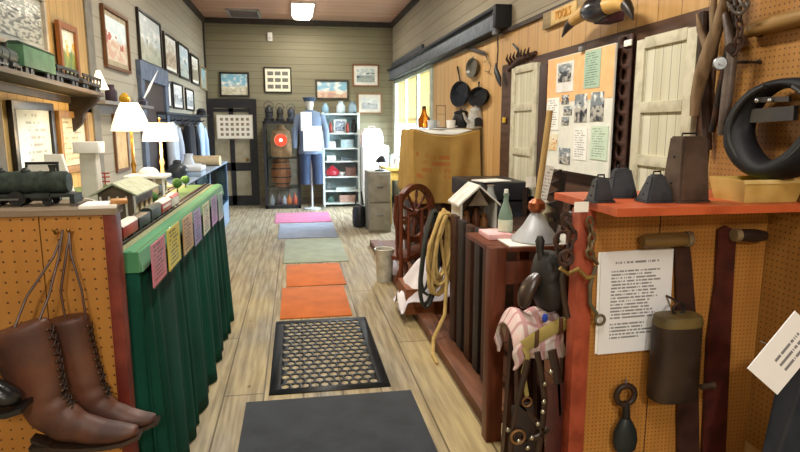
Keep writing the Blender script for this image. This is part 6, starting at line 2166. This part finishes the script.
tag(MB().lathe((p.x - 0.005, 3.09, tt), [(0.045, 0), (0.05, 0.01), (0.05, 0.14), (0.03, 0.17)], 16).build('cream_crock', paint('#b0a482', '#94886a', rough=0.4)), 'cream stoneware crock behind the tin cone', 'crock')

# ================================================================== SADDLE ON A STAND
DY = 2.46
sx0, sx1 = 0.965, 1.19
bt = at(540, 312, Y=DY).z
r = thing('saddle_stand', 'dark wooden sawhorse stand under the pink blanket and saddle', 'stand', (1.02, DY, 0))
MB().box(sx0, 1.08, DY - 0.05, DY + 0.05, bt - 0.1, bt - 0.05, 0.005).build('beam', DKWOOD, r)
for x in (0.96, 1.05):
    for s in (-1, 1):
        MB().bar((x, DY + s * 0.03, bt - 0.09), (x, DY + s * 0.1, 0.0), 0.045, 0.035, hint=(1, 0, 0)).build('leg', DKWOOD, r)
PB = NT('striped_blanket')
o = PB.xyz()
st = PB.math('LESS_THAN', PB.math('FRACT', PB.math('MULTIPLY', PB.math('ADD', o[0], 10), 14.0)), 0.3)
st2 = PB.math('LESS_THAN', PB.math('FRACT', PB.math('MULTIPLY', PB.math('ADD', o[1], 10.3), 19.0)), 0.24)
col = PB.mix(PB.ramp(PB.noise(10), 0.35, 0.65), lin('#d8b4ae'), lin('#c8c0b8'))
col = PB.mix(PB.math('MULTIPLY', PB.math('MAXIMUM', st, st2), 0.55), col, lin('#9c4a56'))
PB.bump(PB.noise(120), 0.4, 0.004)
PB.fin(col, 0.9, spec=0.1)


def blanket(u, v):
    x = sx0 - 0.06 + u * 0.23
    t_ = (v - 0.5) * 2
    a_ = t_ * 2.0
    rr = 0.1 + 0.008 * math.sin(u * 11)
    if abs(a_) < PI / 2:
        return (x, DY + rr * math.sin(a_) * 1.1, bt - 0.05 - 0.045 + rr * math.cos(a_) + 0.006 * math.sin(u * 17 + v * 7) - (0.05 * max(0, 0.14 - u) / 0.14))
    ex = abs(a_) - PI / 2
    s = 1 if a_ > 0 else -1
    return (x + 0.01 * math.sin(v * 40), DY + s * (rr * 1.1 + 0.012 * math.sin(u * 14)), bt - 0.095 - ex * 0.19 - (0.05 * max(0, 0.14 - u) / 0.14))


tag(MB().grid(blanket, 26, 40).build('saddle_blanket', PB.m, solid=0.014, sub=1), 'pink and cream checked blanket folded over the sawhorse stand', 'blanket')
# saddle
r = thing('leather_saddle', 'worn black leather saddle standing on the pink blanket by the red post', 'saddle', (1.03, DY, bt))
SAD = leather('#1a1917', '#33312c', rough=0.6, scale=9)
cl = [at(x, y_, Y=DY) for x, y_ in ((552, 250), (549, 262), (547, 278), (548, 293), (554, 309))]
MB().sw(cl, [(0.06, 0.062), (0.08, 0.072), (0.09, 0.077), (0.095, 0.08), (0.08, 0.062)], side=YP, n=22).build('seat', SAD, r, sub=1)
MB().sw([at(541, 262, Y=DY - 0.02), at(540, 250, Y=DY - 0.02), at(540, 241, Y=DY - 0.02), at(540, 236, Y=DY - 0.02)], [0.016, 0.015, 0.021, 0.012], n=14).build('horn', SAD, r)
MB().sw([at(541, 272, Y=DY - 0.03), at(530, 284, Y=DY - 0.03), at(524, 298, Y=DY - 0.03), at(522, 309, Y=DY - 0.03)], [(0.03, 0.02), (0.05, 0.036), (0.055, 0.034), (0.03, 0.016)], side=YP, n=16).build('cantle', leather('#3a2c24', '#241a15', rough=0.4), r, sub=1)
q = MB()
e_ = [at(x, y_, Y=DY - 0.085) for x, y_ in ((557, 256), (561, 272), (563, 290), (568, 306))]
q.sw(e_, 0.008, n=8)
q.build('rolled_edge', SAD, r)
# stirrup leather and stirrup
# webbing cinch
q = MB()
cp = [at(x, y_, Y=DY - 0.135) for x, y_ in ((524, 347), (536, 338), (548, 331), (560, 325), (571, 322))]
q.sw(cp, (0.03, 0.006), side=ZP, n=10)
WEB = cloth('#b5a464', '#8f7e44', scale=150, bump=0.5)
r = thing('webbing_cinch', 'yellow webbing cinch with two brown ties across the pink blanket', 'strap', cp[2])
q.build('webbing', WEB, r)
q = MB()
for i in (1, 3):
    q.obox(cp[i] + V((0, -0.009, 0)), cp[2] - cp[1], ZP, YP, 0.02, 0.075, 0.008, 0.002)
q.build('tie', leather('#5a3a26', '#43291a'), r)
MB().sw([cp[0], at(528, 356, Y=DY - 0.15), at(523, 372, Y=DY - 0.15), at(527, 396, Y=DY - 0.15)], [(0.014, 0.004), (0.012, 0.004), (0.01, 0.004), (0.01, 0.004)], side=XP, n=8).build('hanging_tail', WEB, r)
c = at(541, 316, Y=DY - 0.1)
tag(MB().sph(at(545, 318, Y=DY - 0.125), (0.014, 0.01, 0.02)).build('blue_ribbon', cloth('#2c4aa8', '#22398a')), 'small blue ribbon on the pink blanket in front of the saddle', 'ribbon')
# studded harness hanging below
HYY = DY - 0.2
r = thing('studded_harness', 'dark studded leather horse harness hanging below the blanket', 'harness', at(532, 450, Y=HYY))
HL = leather('#33221a', '#211510', rough=0.4)
def strap(pts, w_, m=HL, name='strap', t_=0.006, side=XP, Y_=HYY):
    P_ = [at(x, y_, Y=Y_) for x, y_ in pts]
    return MB().sw(P_, (w_, t_), side=side, n=10).build(name, m, r)
strap([(537, 352), (541, 372), (545, 400), (542, 430), (536, 470)], 0.014)
strap([(528, 360), (522, 385), (516, 410), (511, 440), (510, 480)], 0.014)
strap([(519, 404), (528, 412), (538, 424), (546, 434)], 0.014, side=ZP)
strap([(513, 428), (524, 440), (538, 438), (548, 428)], 0.016, name='strap', side=ZP)
strap([(556, 384), (557, 410), (556, 440), (553, 480)], 0.05, leather('#4a1f1c', '#331513'), 'blinker_flap')
strap([(552, 350), (558, 380), (560, 415)], 0.02)
strap([(522, 404), (524, 424), (524, 448), (522, 476)], 0.05, leather('#241a1c', '#171112'), 'pad')
for x, y_ in ((544, 402), (543, 412), (538, 424), (508, 430), (532, 438), (519, 441), (528, 448), (545, 384), (551, 372)):
    MB().sph(at(x, y_, Y=HYY - 0.018), (0.011, 0.007, 0.011), 10).build('stud', paint('#b8b4a4', '#8a8674', rough=0.25, metal=0.8), r)
for a_ in ((518, 437, 0.03, 0.006), (527, 402, 0.02, 0.004)):
    MB().ring(at(a_[0], a_[1], Y=HYY - 0.012), a_[2], a_[3], axis=YP, n=22).build('ring', paint('#8f6a44', '#6b4c2e', metal=0.6), r)

# ================================================================== RIGHT PEGBOARD UNIT
UZ = 1.272
TT = 1.302
PEG2 = pegboard('#b8803c', '#96622a', '#7c5420', 0.0175, r=0.21)
px0 = at(590, 300, Y=2.2).x
px1 = at(572.5, 329, Y=2.2).x
r = thing('pegboard_counter', 'orange pegboard counter in the right foreground with an orange red top', 'counter', (1.5, 2.3, 0))
MB().box(px0, 1.955, 2.2, 2.214, 0, UZ).build('pegboard_panel', PEG2, r)
MB().box(px1, px0, 2.185, 2.255, 0, UZ, 0.004).build('red_post', REDWOOD, r)
MB().box(1.75, 1.785, 2.455, 2.49, 0, UZ).build('rear_leg', REDWOOD, r)
tx0 = at(617, 215, Y=1.98).x
q = MB()
xr_ = 1.956
q.prism([(tx0, 1.98, UZ), (xr_, 1.98, UZ), (xr_, 2.52, UZ), (tx0, 2.52, UZ)], (0, 0, TT - UZ))
q.build('top', paint('#bb5a34', '#a24826', rough=0.4, scale=8), r)
MB().box(px0 + 0.02, 1.95, 2.46, 2.49, 0.3, UZ - 0.02).build('back_panel', MIDWOOD, r)
# seam battens on the pegboard
q = MB()
for px, py in ((646, 420),):
    x = at(px, py, Y=2.2).x
    q.box(x - 0.002, x + 0.002, 2.1985, 2.2, 0, UZ)
q.build('panel_seam', DKWOOD, r)

# ---- printed sheet
TL, TR_, BL = at(601, 253, Y=2.19), at(673.5, 248.5, Y=2.19), at(597.3, 354.5, Y=2.19)
u_ = (TR_ - TL).normalized()
v_ = (TL - BL).normalized()
wd_, ht_ = (TR_ - TL).length, (TL - BL).length
c = (TR_ + BL) / 2
v_ = (v_ - u_ * v_.dot(u_)).normalized()
DOCM = NT('printed_sheet')
o = DOCM.xyz('UV')
def lines(top, bot, rows, left, right, ragged, seed):
    t = DOCM
    v = t.math('MULTIPLY', t.math('SUBTRACT', top, o[1]), rows / (top - bot))
    row = t.math('FLOOR', v)
    inr = t.math('LESS_THAN', t.math('FRACT', v), 0.5)
    rr = t.white(t.math('ADD', row, seed))
    wn = t.n('ShaderNodeTexWhiteNoise', noise_dimensions='2D')
    cb = t.n('ShaderNodeCombineXYZ')
    t.put(cb.inputs[0], t.math('FLOOR', t.math('ADD', t.math('MULTIPLY', o[0], 78), t.math('MULTIPLY', rr, 9))))
    t.put(cb.inputs[1], t.math('ADD', row, seed))
    t.l(cb.outputs[0], wn.inputs['Vector'])
    lt = t.math('GREATER_THAN', wn.outputs[0], 0.24)
    e = t.math('SUBTRACT', right, t.math('MULTIPLY', rr, ragged))
    ok = t.math('MULTIPLY', t.math('GREATER_THAN', o[0], left), t.math('LESS_THAN', o[0], e))
    ok = t.math('MULTIPLY', ok, t.math('MULTIPLY', t.math('GREATER_THAN', o[1], bot), t.math('LESS_THAN', o[1], top)))
    return t.math('MULTIPLY', t.math('MULTIPLY', inr, lt), ok)
m1 = lines(0.905, 0.865, 1, 0.2, 0.8, 0.0, 1.3)
m2 = lines(0.82, 0.33, 15, 0.15, 0.86, 0.18, 5.1)
m3 = lines(0.3, 0.13, 5, 0.15, 0.8, 0.3, 9.4)
mm = DOCM.math('MAXIMUM', DOCM.math('MAXIMUM', m1, m2), m3)
DOCM.fin(DOCM.mix(DOCM.math('MULTIPLY', mm, 0.75), lin('#dfe0e4'), lin('#3c3c44')), 0.5)
r = thing('printed_sheet', 'large white printed sheet of text pinned to the right pegboard', 'sheet', BL + V((wd_ / 2, 0, 0)), 0)
MB().obox((c.x, 2.189, c.z), u_, v_, -YP, wd_, ht_, 0.003).build('page', DOCM.m, r)
MB().obox((c.x - 0.01, 2.194, c.z + 0.002), u_, v_, -YP, wd_, ht_, 0.003).build('backing_page', PAPER, r)

# ---- hand tools on the pegs
IRB = paint('#40271f', '#2b1a16', rough=0.5, scale=12, metal=0.15)
r = thing('draw_blade', 'dark iron blade tool with pale wooden grip pointing left over the sheet', 'hand tool', at(690, 452, Y=2.17))
h0, h1 = at(642, 241.5, Y=2.15), at(688, 239, Y=2.15)
MB().sw([h0, h0.lerp(h1, 0.12), h0.lerp(h1, 0.5), h0.lerp(h1, 0.9), h1], [0.024, 0.029, 0.031, 0.029, 0.022], n=16).build('grip', wood('#7d6238', '#58411f', axis=0), r)
MB().sw([h1 - XP * 0.012, h1 + XP * 0.01], 0.032, n=16).build('ferrule', paint('#8f8064', '#6b5d44', metal=0.5), r)
bl = [at(675, 241, Y=2.178), at(689, 236, Y=2.178), at(692, 262, Y=2.178), at(698, 340, Y=2.178), at(700, 470, Y=2.178), at(678, 470, Y=2.178), at(678, 350, Y=2.178), at(676, 262, Y=2.178)]
MB().prism(bl, (0, 0.016, 0)).build('blade', IRB, r)
r = thing('draw_blade', 'maroon iron blade tool with dark grip pointing right, second on the pegboard', 'hand tool', at(715, 452, Y=2.17))
h0, h1 = at(738, 235, Y=2.15), at(765, 236, Y=2.15)
MB().sw([h0, h0.lerp(h1, 0.15), h0.lerp(h1, 0.6), h1], [0.02, 0.026, 0.028, 0.02], n=16).build('grip', wood('#3a2a20', '#251913', axis=0), r)
MB().sw([h0 - XP * 0.02, h0 + XP * 0.005], 0.027, n=16).build('ferrule', paint('#a89878', '#857656', metal=0.5), r)
bl = [at(719, 230, Y=2.178), at(727, 226, Y=2.178), at(737, 231, Y=2.178), at(734, 275, Y=2.178), at(731, 340, Y=2.178), at(725, 470, Y=2.178), at(702, 470, Y=2.178), at(708, 340, Y=2.178), at(716, 283, Y=2.178)]
MB().prism(bl, (0, 0.016, 0)).build('blade', paint('#4c201a', '#331512', rough=0.45, scale=10), r)
p = at(716, 386, Y=2.2)
MB().cyl((p.x - 0.005, 2.178, p.z), (p.x - 0.005, 2.12, p.z), 0.0)
q = MB().sw([at(701, 387, Y=2.14), at(709, 386, Y=2.14), at(714, 385, Y=2.14)], [0.013, 0.013, 0.016], n=12).sw([at(713, 385, Y=2.135), at(715, 385, Y=2.2)], 0.006, n=8)
tag(q.build('peg_rod', paint('#5a4a3c', '#413428', metal=0.4)), 'short iron rod peg below the maroon blade tool', 'peg')
# canister
cY = 2.1
xa, xb = at(652, 360, Y=cY).x, at(697, 360, Y=cY).x
cx, rw = (xa + xb) / 2, (xb - xa) / 2
zt, zm, zb = at(675, 314, Y=cY).z, at(675, 324, Y=cY).z, at(675, 397, Y=cY).z
r = thing('iron_bell', 'long dark brown iron cowbell with an olive shoulder hung below the sheet', 'cowbell', (cx, cY, zb))
def ov(f, z, g=1.0):
    return [(cx + rw * f * math.copysign(abs(math.cos(2 * PI * k / 28)) ** 0.7, math.cos(2 * PI * k / 28)), cY + 0.065 * g * f * math.copysign(abs(math.sin(2 * PI * k / 28)) ** 0.7, math.sin(2 * PI * k / 28)), z) for k in range(28)]
MB().loft([ov(0.96, zb), ov(1.0, zb + 0.012), ov(1.0, zb + 0.03), ov(0.97, (zb + zm) / 2), ov(0.95, zm)]).build('body', paint('#3a2c22', '#2b2019', rough=0.5, scale=8, metal=0.2), r)
MB().loft([ov(0.965, zm - 0.002), ov(0.97, zm + 0.012), ov(0.9, zt - 0.004), ov(0.6, zt + 0.002)]).build('shoulder', paint('#6a5a34', '#4c4024', rough=0.5), r)
MB().ring((cx, cY, zt + 0.02), 0.025, 0.006, axis=YP, n=18).build('loop', IRON, r)
MB().sw([(cx, cY, zt + 0.042), (cx, 2.15, zt + 0.05), (cx, 2.185, zt + 0.05)], 0.005, n=8).build('hook', IRON, r)
# clevis
Yh = 2.15
r = thing('iron_clevis', 'black iron ring and hook weight at the bottom of the right pegboard', 'clevis', at(625, 450, Y=Yh))
MB().ring(at(625.5, 395, Y=Yh), 0.041, 0.0125, axis=YP, n=26, m=10).build('ring', IRON, r)
MB().sw([at(626, 402, Y=Yh), at(626, 412, Y=Yh), at(626, 428, Y=Yh)], [0.014, 0.016, 0.018], n=12).build('shank', BLACK, r)
MB().sw([at(626, 418, Y=Yh), at(625.5, 424, Y=Yh), at(625, 431, Y=Yh), at(625, 441, Y=Yh), at(625, 449, Y=Yh)], [(0.018, 0.016), (0.036, 0.026), (0.05, 0.03), (0.055, 0.032), (0.045, 0.03)], side=XP, n=20).build('weight', paint('#22282a', '#181c1e', rough=0.4), r)
MB().sw([at(626, 384, Y=Yh), at(626, 381, Y=2.16), at(626, 380, Y=2.2)], 0.005, n=8).build('peg', STEEL, r)
# tag card and the dark garment
Yg = 1.62
r = thing('dark_jacket', 'dark blue grey garment hanging at the lower right corner under the white card', 'garment', at(795, 452, Y=1.75))
JK = cloth('#24272e', '#31353d', fold=8)
jl, jt = at(771, 400, Y=1.75), at(785, 350, Y=1.75)
def jacket(u, v):
    x = jl.x + 0.05 * (1 - v) ** 3 + u * (1.95 - jl.x - 0.05 * (1 - v) ** 3) + 0.008 * math.sin(v * 9)
    z = jt.z - 0.1 * abs(u - 0.55) - v * 0.72
    y = 1.78 - 0.06 * math.sin(PI * u) - 0.02 * math.sin(u * 14 + v * 2)
    return (x, y, z)
MB().grid(jacket, 26, 22).build('body', JK, r, solid=0.02, sub=1)
MB().grid(lambda u, v: (jl.x + 0.11 + 0.05 * u + 0.03 * v, 1.7 - 0.02 * math.sin(PI * u), jt.z - 0.04 - v * 0.5 - 0.05 * u), 6, 12).build('lapel', cloth('#2c3038', '#3a3f48', fold=8), r, solid=0.01)
A, B = at(747.4, 368.5, Y=Yg), at(777, 394.5, Y=Yg)
sh = (B - A)
lo_ = V((sh.z, 0, -sh.x))
lo_ = (lo_ if lo_.z > 0 else -lo_).normalized()
Ll = 0.24
c = (A + B) / 2 + lo_ * Ll / 2
r = thing('title_card', 'white card with three slanted lines of writing on the dark garment', 'card', (c.x, Yg, B.z))
vv = -(sh.normalized())
CARDM = page('#e9e9ea', '#55555c', rows=3, top=0.62, bot=0.12, left=0.32, right=0.98, dens=0.55, fill=0.42, word=20, ragged=0.25)
MB().obox((c.x, Yg, c.z), lo_, -sh.normalized(), -YP, Ll, sh.length, 0.004).build('card', CARDM, r)
MB().cyl((c.x, Yg, c.z), (c.x, 1.73, c.z), 0.002, n=6).build('pin', STEEL, r)

# ---- chains and bit on the red post
r = thing('bit_chain', 'rusty chain with brass loops hanging on the red post', 'chain', at(588, 320, Y=2.15))
YC = 2.15
MB().chain([at(566, 219, Y=YC), at(573, 232, Y=YC), at(570, 248, Y=YC), at(566, 262, Y=YC)], 0.05, 0.007).build('links', RUST, r)
MB().chain([at(590, 222, Y=YC), at(592, 238, Y=YC), at(589, 252, Y=YC), at(596, 262, Y=YC)], 0.042, 0.006).build('links', paint('#7d6a4c', '#55462f', metal=0.5), r)
MB().sw([at(560, 268, Y=YC), at(568, 274, Y=YC), at(578, 269, Y=YC), at(587, 278, Y=YC), at(594, 276, Y=YC)], 0.009, n=10).build('brass_bit', paint('#a88e50', '#7d6634', metal=0.7, rough=0.35), r)
MB().sw([at(596, 266, Y=YC), at(590, 286, Y=YC), at(590, 304, Y=YC), at(597, 314, Y=YC)], 0.008, n=10).ring(at(600, 320, Y=YC), 0.02, 0.006, axis=YP, n=22).build('curb_bar', paint('#6e6650', '#4c4636', metal=0.5), r)
MB().sw([at(566, 262, Y=YC), at(562, 278, Y=YC), at(564, 298, Y=YC), at(568, 318, Y=YC)], [(0.012, 0.005)] * 4, side=XP, n=8).build('rein', HL, r)
MB().ring(at(566, 258, Y=YC - 0.01), 0.028, 0.007, axis=YP, n=22).build('bit_ring', RUST, r)
r = thing('leather_headstall', 'dark tangled leather and iron bridle pieces hooked under the counter corner', 'bridle', at(566, 240, Y=2.3))
MB().sw([at(571, 212, Y=2.28), at(578, 222, Y=2.28), at(570, 238, Y=2.28), at(560, 226, Y=2.28), at(556, 244, Y=2.28), at(560, 262, Y=2.28)], [(0.02, 0.006)] * 6, side=YP, n=10).build('strap', HL, r)
MB().sw([at(580, 211, Y=2.27), at(584, 224, Y=2.27), at(577, 240, Y=2.27), at(566, 246, Y=2.27)], [(0.02, 0.006)] * 4, side=YP, n=10).build('strap', leather('#5c2420', '#401815'), r)
MB().ring(at(563, 240, Y=2.26), 0.035, 0.008, axis=YP, n=22).ring(at(573, 222, Y=2.26), 0.028, 0.007, axis=YP, n=22).build('iron_ring', RUST, r)
c = at(581, 208, Y=2.12)
tc = tx0 - 0.004
y_ = 2.12
tag(MB().obox((tx0 - 0.004, 2.15, UZ + 0.012), YP, ZP, -XP, 0.0, 0.0, 0.0).build('x', PAPER) if False else MB().obox((at(582, 207, Y=2.16).x, 2.165, at(582, 207, Y=2.165).z), XP, ZP, -YP, 0.058, 0.04, 0.004).build('price_tag', PAPER), 'small white price tag on the left edge of the orange red top', 'tag')

# ---- on the counter: cowbells, big bell, yellow box, collar
GRAPH = paint('#3c4046', '#2c2f34', rough=0.5, scale=16, metal=0.2)


def cowbell(lab, p, w0, d0, w1, d1, h, m, rz=0.0, handle=True, seam=True):
    r = thing('cowbell', lab, 'cowbell', p, rz, 'cowbells on the counter')
    MB().frustum((0, 0, 0.003), w0, d0, w1, d1, h, 0.007).build('body', m, r, local=True)
    MB().box(-w0 / 2 - 0.001, w0 / 2 + 0.001, -d0 / 2 - 0.001, d0 / 2 + 0.001, 0.0, 0.008, 0.002).build('lip', m, r, local=True)
    if handle:
        MB().sw([(-w1 * 0.3, 0, h), (-w1 * 0.28, 0, h + 0.014), (w1 * 0.28, 0, h + 0.014), (w1 * 0.3, 0, h)], 0.0035, n=8).build('loop', BLACK, r, local=True)
    if seam:
        for z in (0.3, 0.7):
            ww = w0 + (w1 - w0) * z
            for s in (-1, 1):
                MB().sph((s * ww / 2, 0, h * z), 0.005, 8).build('rivet', BLACK, r, local=True)
    return r


def ctop(px, py):
    p = at(px, py, Z=TT)
    return V((p.x, p.y, TT))


p = ctop(604, 203)
cowbell('smallest dark grey cowbell, nearest the left edge of the counter top', (p.x, p.y + 0.035, TT), 0.092, 0.07, 0.05, 0.035, 0.092, GRAPH, 0.1)
p = ctop(628, 199)
cowbell('dark grey cowbell in the middle, tallest of the three wedge shaped bells', (p.x, p.y + 0.06, TT), 0.118, 0.085, 0.066, 0.04, 0.118, GRAPH, -0.1)
p = ctop(661, 203)
cowbell('dark grey wedge cowbell with white top loop, next to the big brown bell', (p.x, p.y + 0.04, TT), 0.128, 0.085, 0.055, 0.035, 0.105, GRAPH, 0.05)
p = ctop(693, 203)
hb_ = at(690, 137, Y=p.y + 0.05).z - TT
cowbell('big brown iron cowbell, tallest on the counter, below the hanging branch', (p.x, p.y + 0.055, TT), 0.15, 0.11, 0.12, 0.075, hb_, paint('#5c4c42', '#41352e', rough=0.5, scale=9, metal=0.2), 0.15)
# yellow tray
xa, xb = at(739, 190, Y=2.06).x, 1.955
r = thing('yellow_box', 'pale yellow open card box on the right end of the counter', 'box', ((xa + xb) / 2, 2.13, TT))
YB_ = paint('#cdb06a', '#b8984e', rough=0.5)
hz = 0.088
q = MB()
def side(p0, p1, o0, o1):
    q.loft([[V(p0), V(p0) + V((0, 0, 0.002)), V(o0) + V((0, 0, hz)), V(o0) + V((0, 0, hz - 0.002))], [V(p1), V(p1) + V((0, 0, 0.002)), V(o1) + V((0, 0, hz)), V(o1) + V((0, 0, hz - 0.002))]])
y0_, y1_ = 2.03, 2.24
oo = 0.018
inn = [(xa + oo, y0_ + oo), (xb - oo, y0_ + oo), (xb - oo, y1_ - oo), (xa + oo, y1_ - oo)]
out = [(xa, y0_), (xb, y0_), (xb, y1_), (xa, y1_)]
t_ = 0.008
rings = [[(x, y, TT) for x, y in inn], [(x, y, TT + hz) for x, y in out],
         [(x + (t_ if x < (xa + xb) / 2 else -t_), y + (t_ if y < 2.13 else -t_), TT + hz) for x, y in out],
         [(x + (t_ if x < (xa + xb) / 2 else -t_), y + (t_ if y < 2.13 else -t_), TT + 0.008) for x, y in inn]]
q.loft(rings)
q.build('tray', YB_, r, ang=20)
MB().box(xa + 0.03, xb - 0.03, 2.06, 2.21, TT + 0.008, TT + 0.07, 0.004).build('yellow_lining', paint('#d8c04a', '#c4aa34'), r)
MB().box(xa - 0.003, xb + 0.0, y0_ - 0.003, y0_ + 0.002, TT + hz - 0.014, TT + hz + 0.002, 0.001).build('rim_strip', paint('#dcc488', '#cbb06c'), r)
# horse collar hanging on the wall, its broad side against the boards
XCc = XR - 0.14
pl, ptp = at(724, 128, X=XCc), at(779, 77, X=XCc)
yc = ptp.y - 0.0
hw_ = pl.y - yc
zc = pl.z
ht = ptp.z - zc
hb2 = zc - TT - 0.12
r = thing('horse_collar', 'black padded leather horse collar on the wall behind the yellow box', 'horse collar', (XCc, yc, TT))
pts, rad = [], []
n = 44
for k in range(n):
    a = 2 * PI * k / n
    cz_, sy_ = math.cos(a), math.sin(a)
    z = zc + (ht - 0.022) * cz_ if cz_ > 0 else zc + hb2 * cz_
    y = yc + (hw_ - 0.07) * sy_ * (1.0 if cz_ > 0 else (1 - 0.2 * (-cz_) ** 2))
    pts.append((XCc + 0.02 + 0.02 * cz_, y, z))
    rad.append((0.05 - 0.012 * cz_, 0.02 + 0.05 * (1 - cz_ * cz_) + (0.02 * -cz_ if cz_ < 0 else 0)))
COL = paint('#0c0d10', '#16171b', rough=0.6, spec=0.25, scale=5)
MB().sw(pts, rad, side=XP, n=16, closed=True).build('padded_ring', COL, r)
pts2 = [(p_[0] - 0.047, yc + (p_[1] - yc) * 0.97, zc + (p_[2] - zc) * 0.97) for p_ in pts]
MB().sw(pts2[2:18], (0.012, 0.01), side=XP, n=8).build('hame', paint('#23211f', '#15140f'), r)
MB().sw(pts2[27:42], (0.012, 0.01), side=XP, n=8).build('hame', paint('#23211f', '#15140f'), r)
for px in (757, 770):
    MB().sph(at(px, 100.5, X=XCc), 0.011, 10).build('steel_stud', paint('#c8c8c4', '#9c9c98', metal=0.8, rough=0.25), r)
MB().bar(at(750, 100, X=XCc + 0.012), at(790, 99, X=XCc + 0.012), 0.02, 0.012, hint=(1, 0, 0)).build('cross_strap', leather('#1a1b20', '#26282f'), r)
MB().bar(at(752, 116, X=XCc + 0.02), at(796, 113, X=XCc + 0.02), 0.055, 0.02, hint=(1, 0, 0)).build('lower_strap', leather('#1a1b20', '#26282f'), r)

# ---- hanging branch, iron bars and roller above the counter
BX = XR - 0.12
r = thing('gnarled_branch', 'gnarled grey brown forked branch hanging on the wall above the big bell', 'branch', at(705, 90, X=BX))
BRM = wood('#8a7254', '#5e4a34', rough=0.75, bump=0.5)
MB().sw([at(x, y_, X=BX) for x, y_ in ((694, 116), (696, 98), (701, 76), (707, 58), (713, 40), (719, 22), (724, 4), (727, -12))], [0.02, 0.026, 0.032, 0.034, 0.03, 0.026, 0.024, 0.02], n=12).build('stem', BRM, r)
MB().sw([at(x, y_, X=BX) for x, y_ in ((709, 52), (704, 40), (700, 30), (697, 14))], [0.022, 0.018, 0.015, 0.005], n=10).build('fork', BRM, r)
MB().sw([at(x, y_, X=BX) for x, y_ in ((713, 44), (714, 28), (713, 10), (715, -6))], [0.02, 0.018, 0.016, 0.012], n=10).build('fork', BRM, r)
r = thing('iron_tongs', 'long dark iron tongs hanging right of the forked branch', 'tongs', at(722, 120, X=XR - 0.1))
XT = XR - 0.085
MB().sw([at(x, y_, X=XT) for x, y_ in ((735, -8), (733, 20), (729, 50), (722, 86), (712, 132))], [0.018, 0.018, 0.02, 0.02, 0.014], n=10).build('arm', IRON, r)
MB().sw([at(x, y_, X=XT - 0.03) for x, y_ in ((722, 0), (728, 28), (732, 55), (728, 90), (722, 135))], [0.014, 0.018, 0.022, 0.026, 0.02], n=10).build('arm', paint('#6b6058', '#4a423c', rough=0.5, metal=0.4), r)
MB().cyl(at(731, 48, X=XT - 0.06), at(731, 48, X=XT + 0.03), 0.022, n=14).build('pivot', IRON, r)
r = thing('rusty_chain', 'rusty chain bundle hooked high on the wall by the branch', 'chain', at(740, 40, X=XR - 0.1))
MB().chain([at(728, -4, X=XR - 0.16), at(737, 12, X=XR - 0.16), at(746, 6, X=XR - 0.16), at(741, -6, X=XR - 0.16)], 0.055, 0.007).build('links', paint('#6b645c', '#494340', metal=0.5), r)
MB().chain([at(738, 8, X=XR - 0.13), at(740, 32, X=XR - 0.13), at(735, 52, X=XR - 0.13)], 0.045, 0.006).build('links', RUST, r)
c = at(720, 64, X=XR - 0.2)
r = thing('round_gauge', 'small round silver disc hanging in front of the iron tongs', 'disc', c)
MB().lathe(c, [(0.026, 0), (0.029, 0.004), (0.029, 0.012), (0.025, 0.016)], 22, axis=(-0.5, -0.85, 0.1)).build('disc', STEEL, r)
MB().lathe(c + V((-0.008, -0.016, 0.002)), [(0.009, 0), (0.009, 0.004)], 12, axis=(-0.5, -0.85, 0.1)).build('knob', STEEL, r)
# weathered stakes behind
r = thing('wooden_stake', 'dark weathered stake between the cream shutter and the branch', 'stake', at(703, 120, X=XR - 0.05))
MB().sw([at(x, y_, X=XR - 0.06) for x, y_ in ((704, 12), (703, 60), (706, 110), (708, 150))], [(0.02, 0.022), (0.025, 0.022), (0.025, 0.022), (0.018, 0.018)], n=8).build('shaft', wood('#3c2a20', '#281b14', rough=0.7), r)
# horizontal roller pole
A, B = at(747, 31.5, X=XR - 0.07), at(812, 14, X=XR - 0.07)
r = thing('wooden_roller', 'thick wooden pole mounted along the wall above the horse collar', 'pole', (A + B) / 2)
MB().sw([A, A.lerp(B, 0.05), A.lerp(B, 0.5), B], [0.02, 0.03, 0.034, 0.032], n=16).build('shaft', wood('#9c7a44', '#75572b', axis=1, rough=0.5), r)
q = MB()
for f in (0.12, 0.8):
    m_ = A.lerp(B, f)
    q.cyl(m_ + V((0.0, 0, -0.02)), V((XR - 0.03, m_.y, m_.z - 0.02)), 0.01, n=8)
q.build('bracket_pin', IRON, r)
q = MB().cyl(at(733, 62, X=XR - 0.03), at(762, 62, X=XR - 0.03), 0.006, n=8).sph(at(759, 61.5, X=XR - 0.04), 0.009, 10)
tag(q.build('iron_pin', IRON), 'thin iron pin on the panelling between the roller and the collar', 'pin')

# ================================================================== RENDER LOOK
vs = S.view_settings
vs.view_transform = 'Standard'
vs.look = 'None'
vs.gamma = 1.0
vs.use_curve_mapping = False
vs.exposure = 0.05
S.cycles.max_bounces = 10
S.cycles.transparent_max_bounces = 16
S.cycles.caustics_reflective = False
S.cycles.caustics_refractive = False
S.cycles.sample_clamp_indirect = 6.0
S.cycles.use_denoising = True
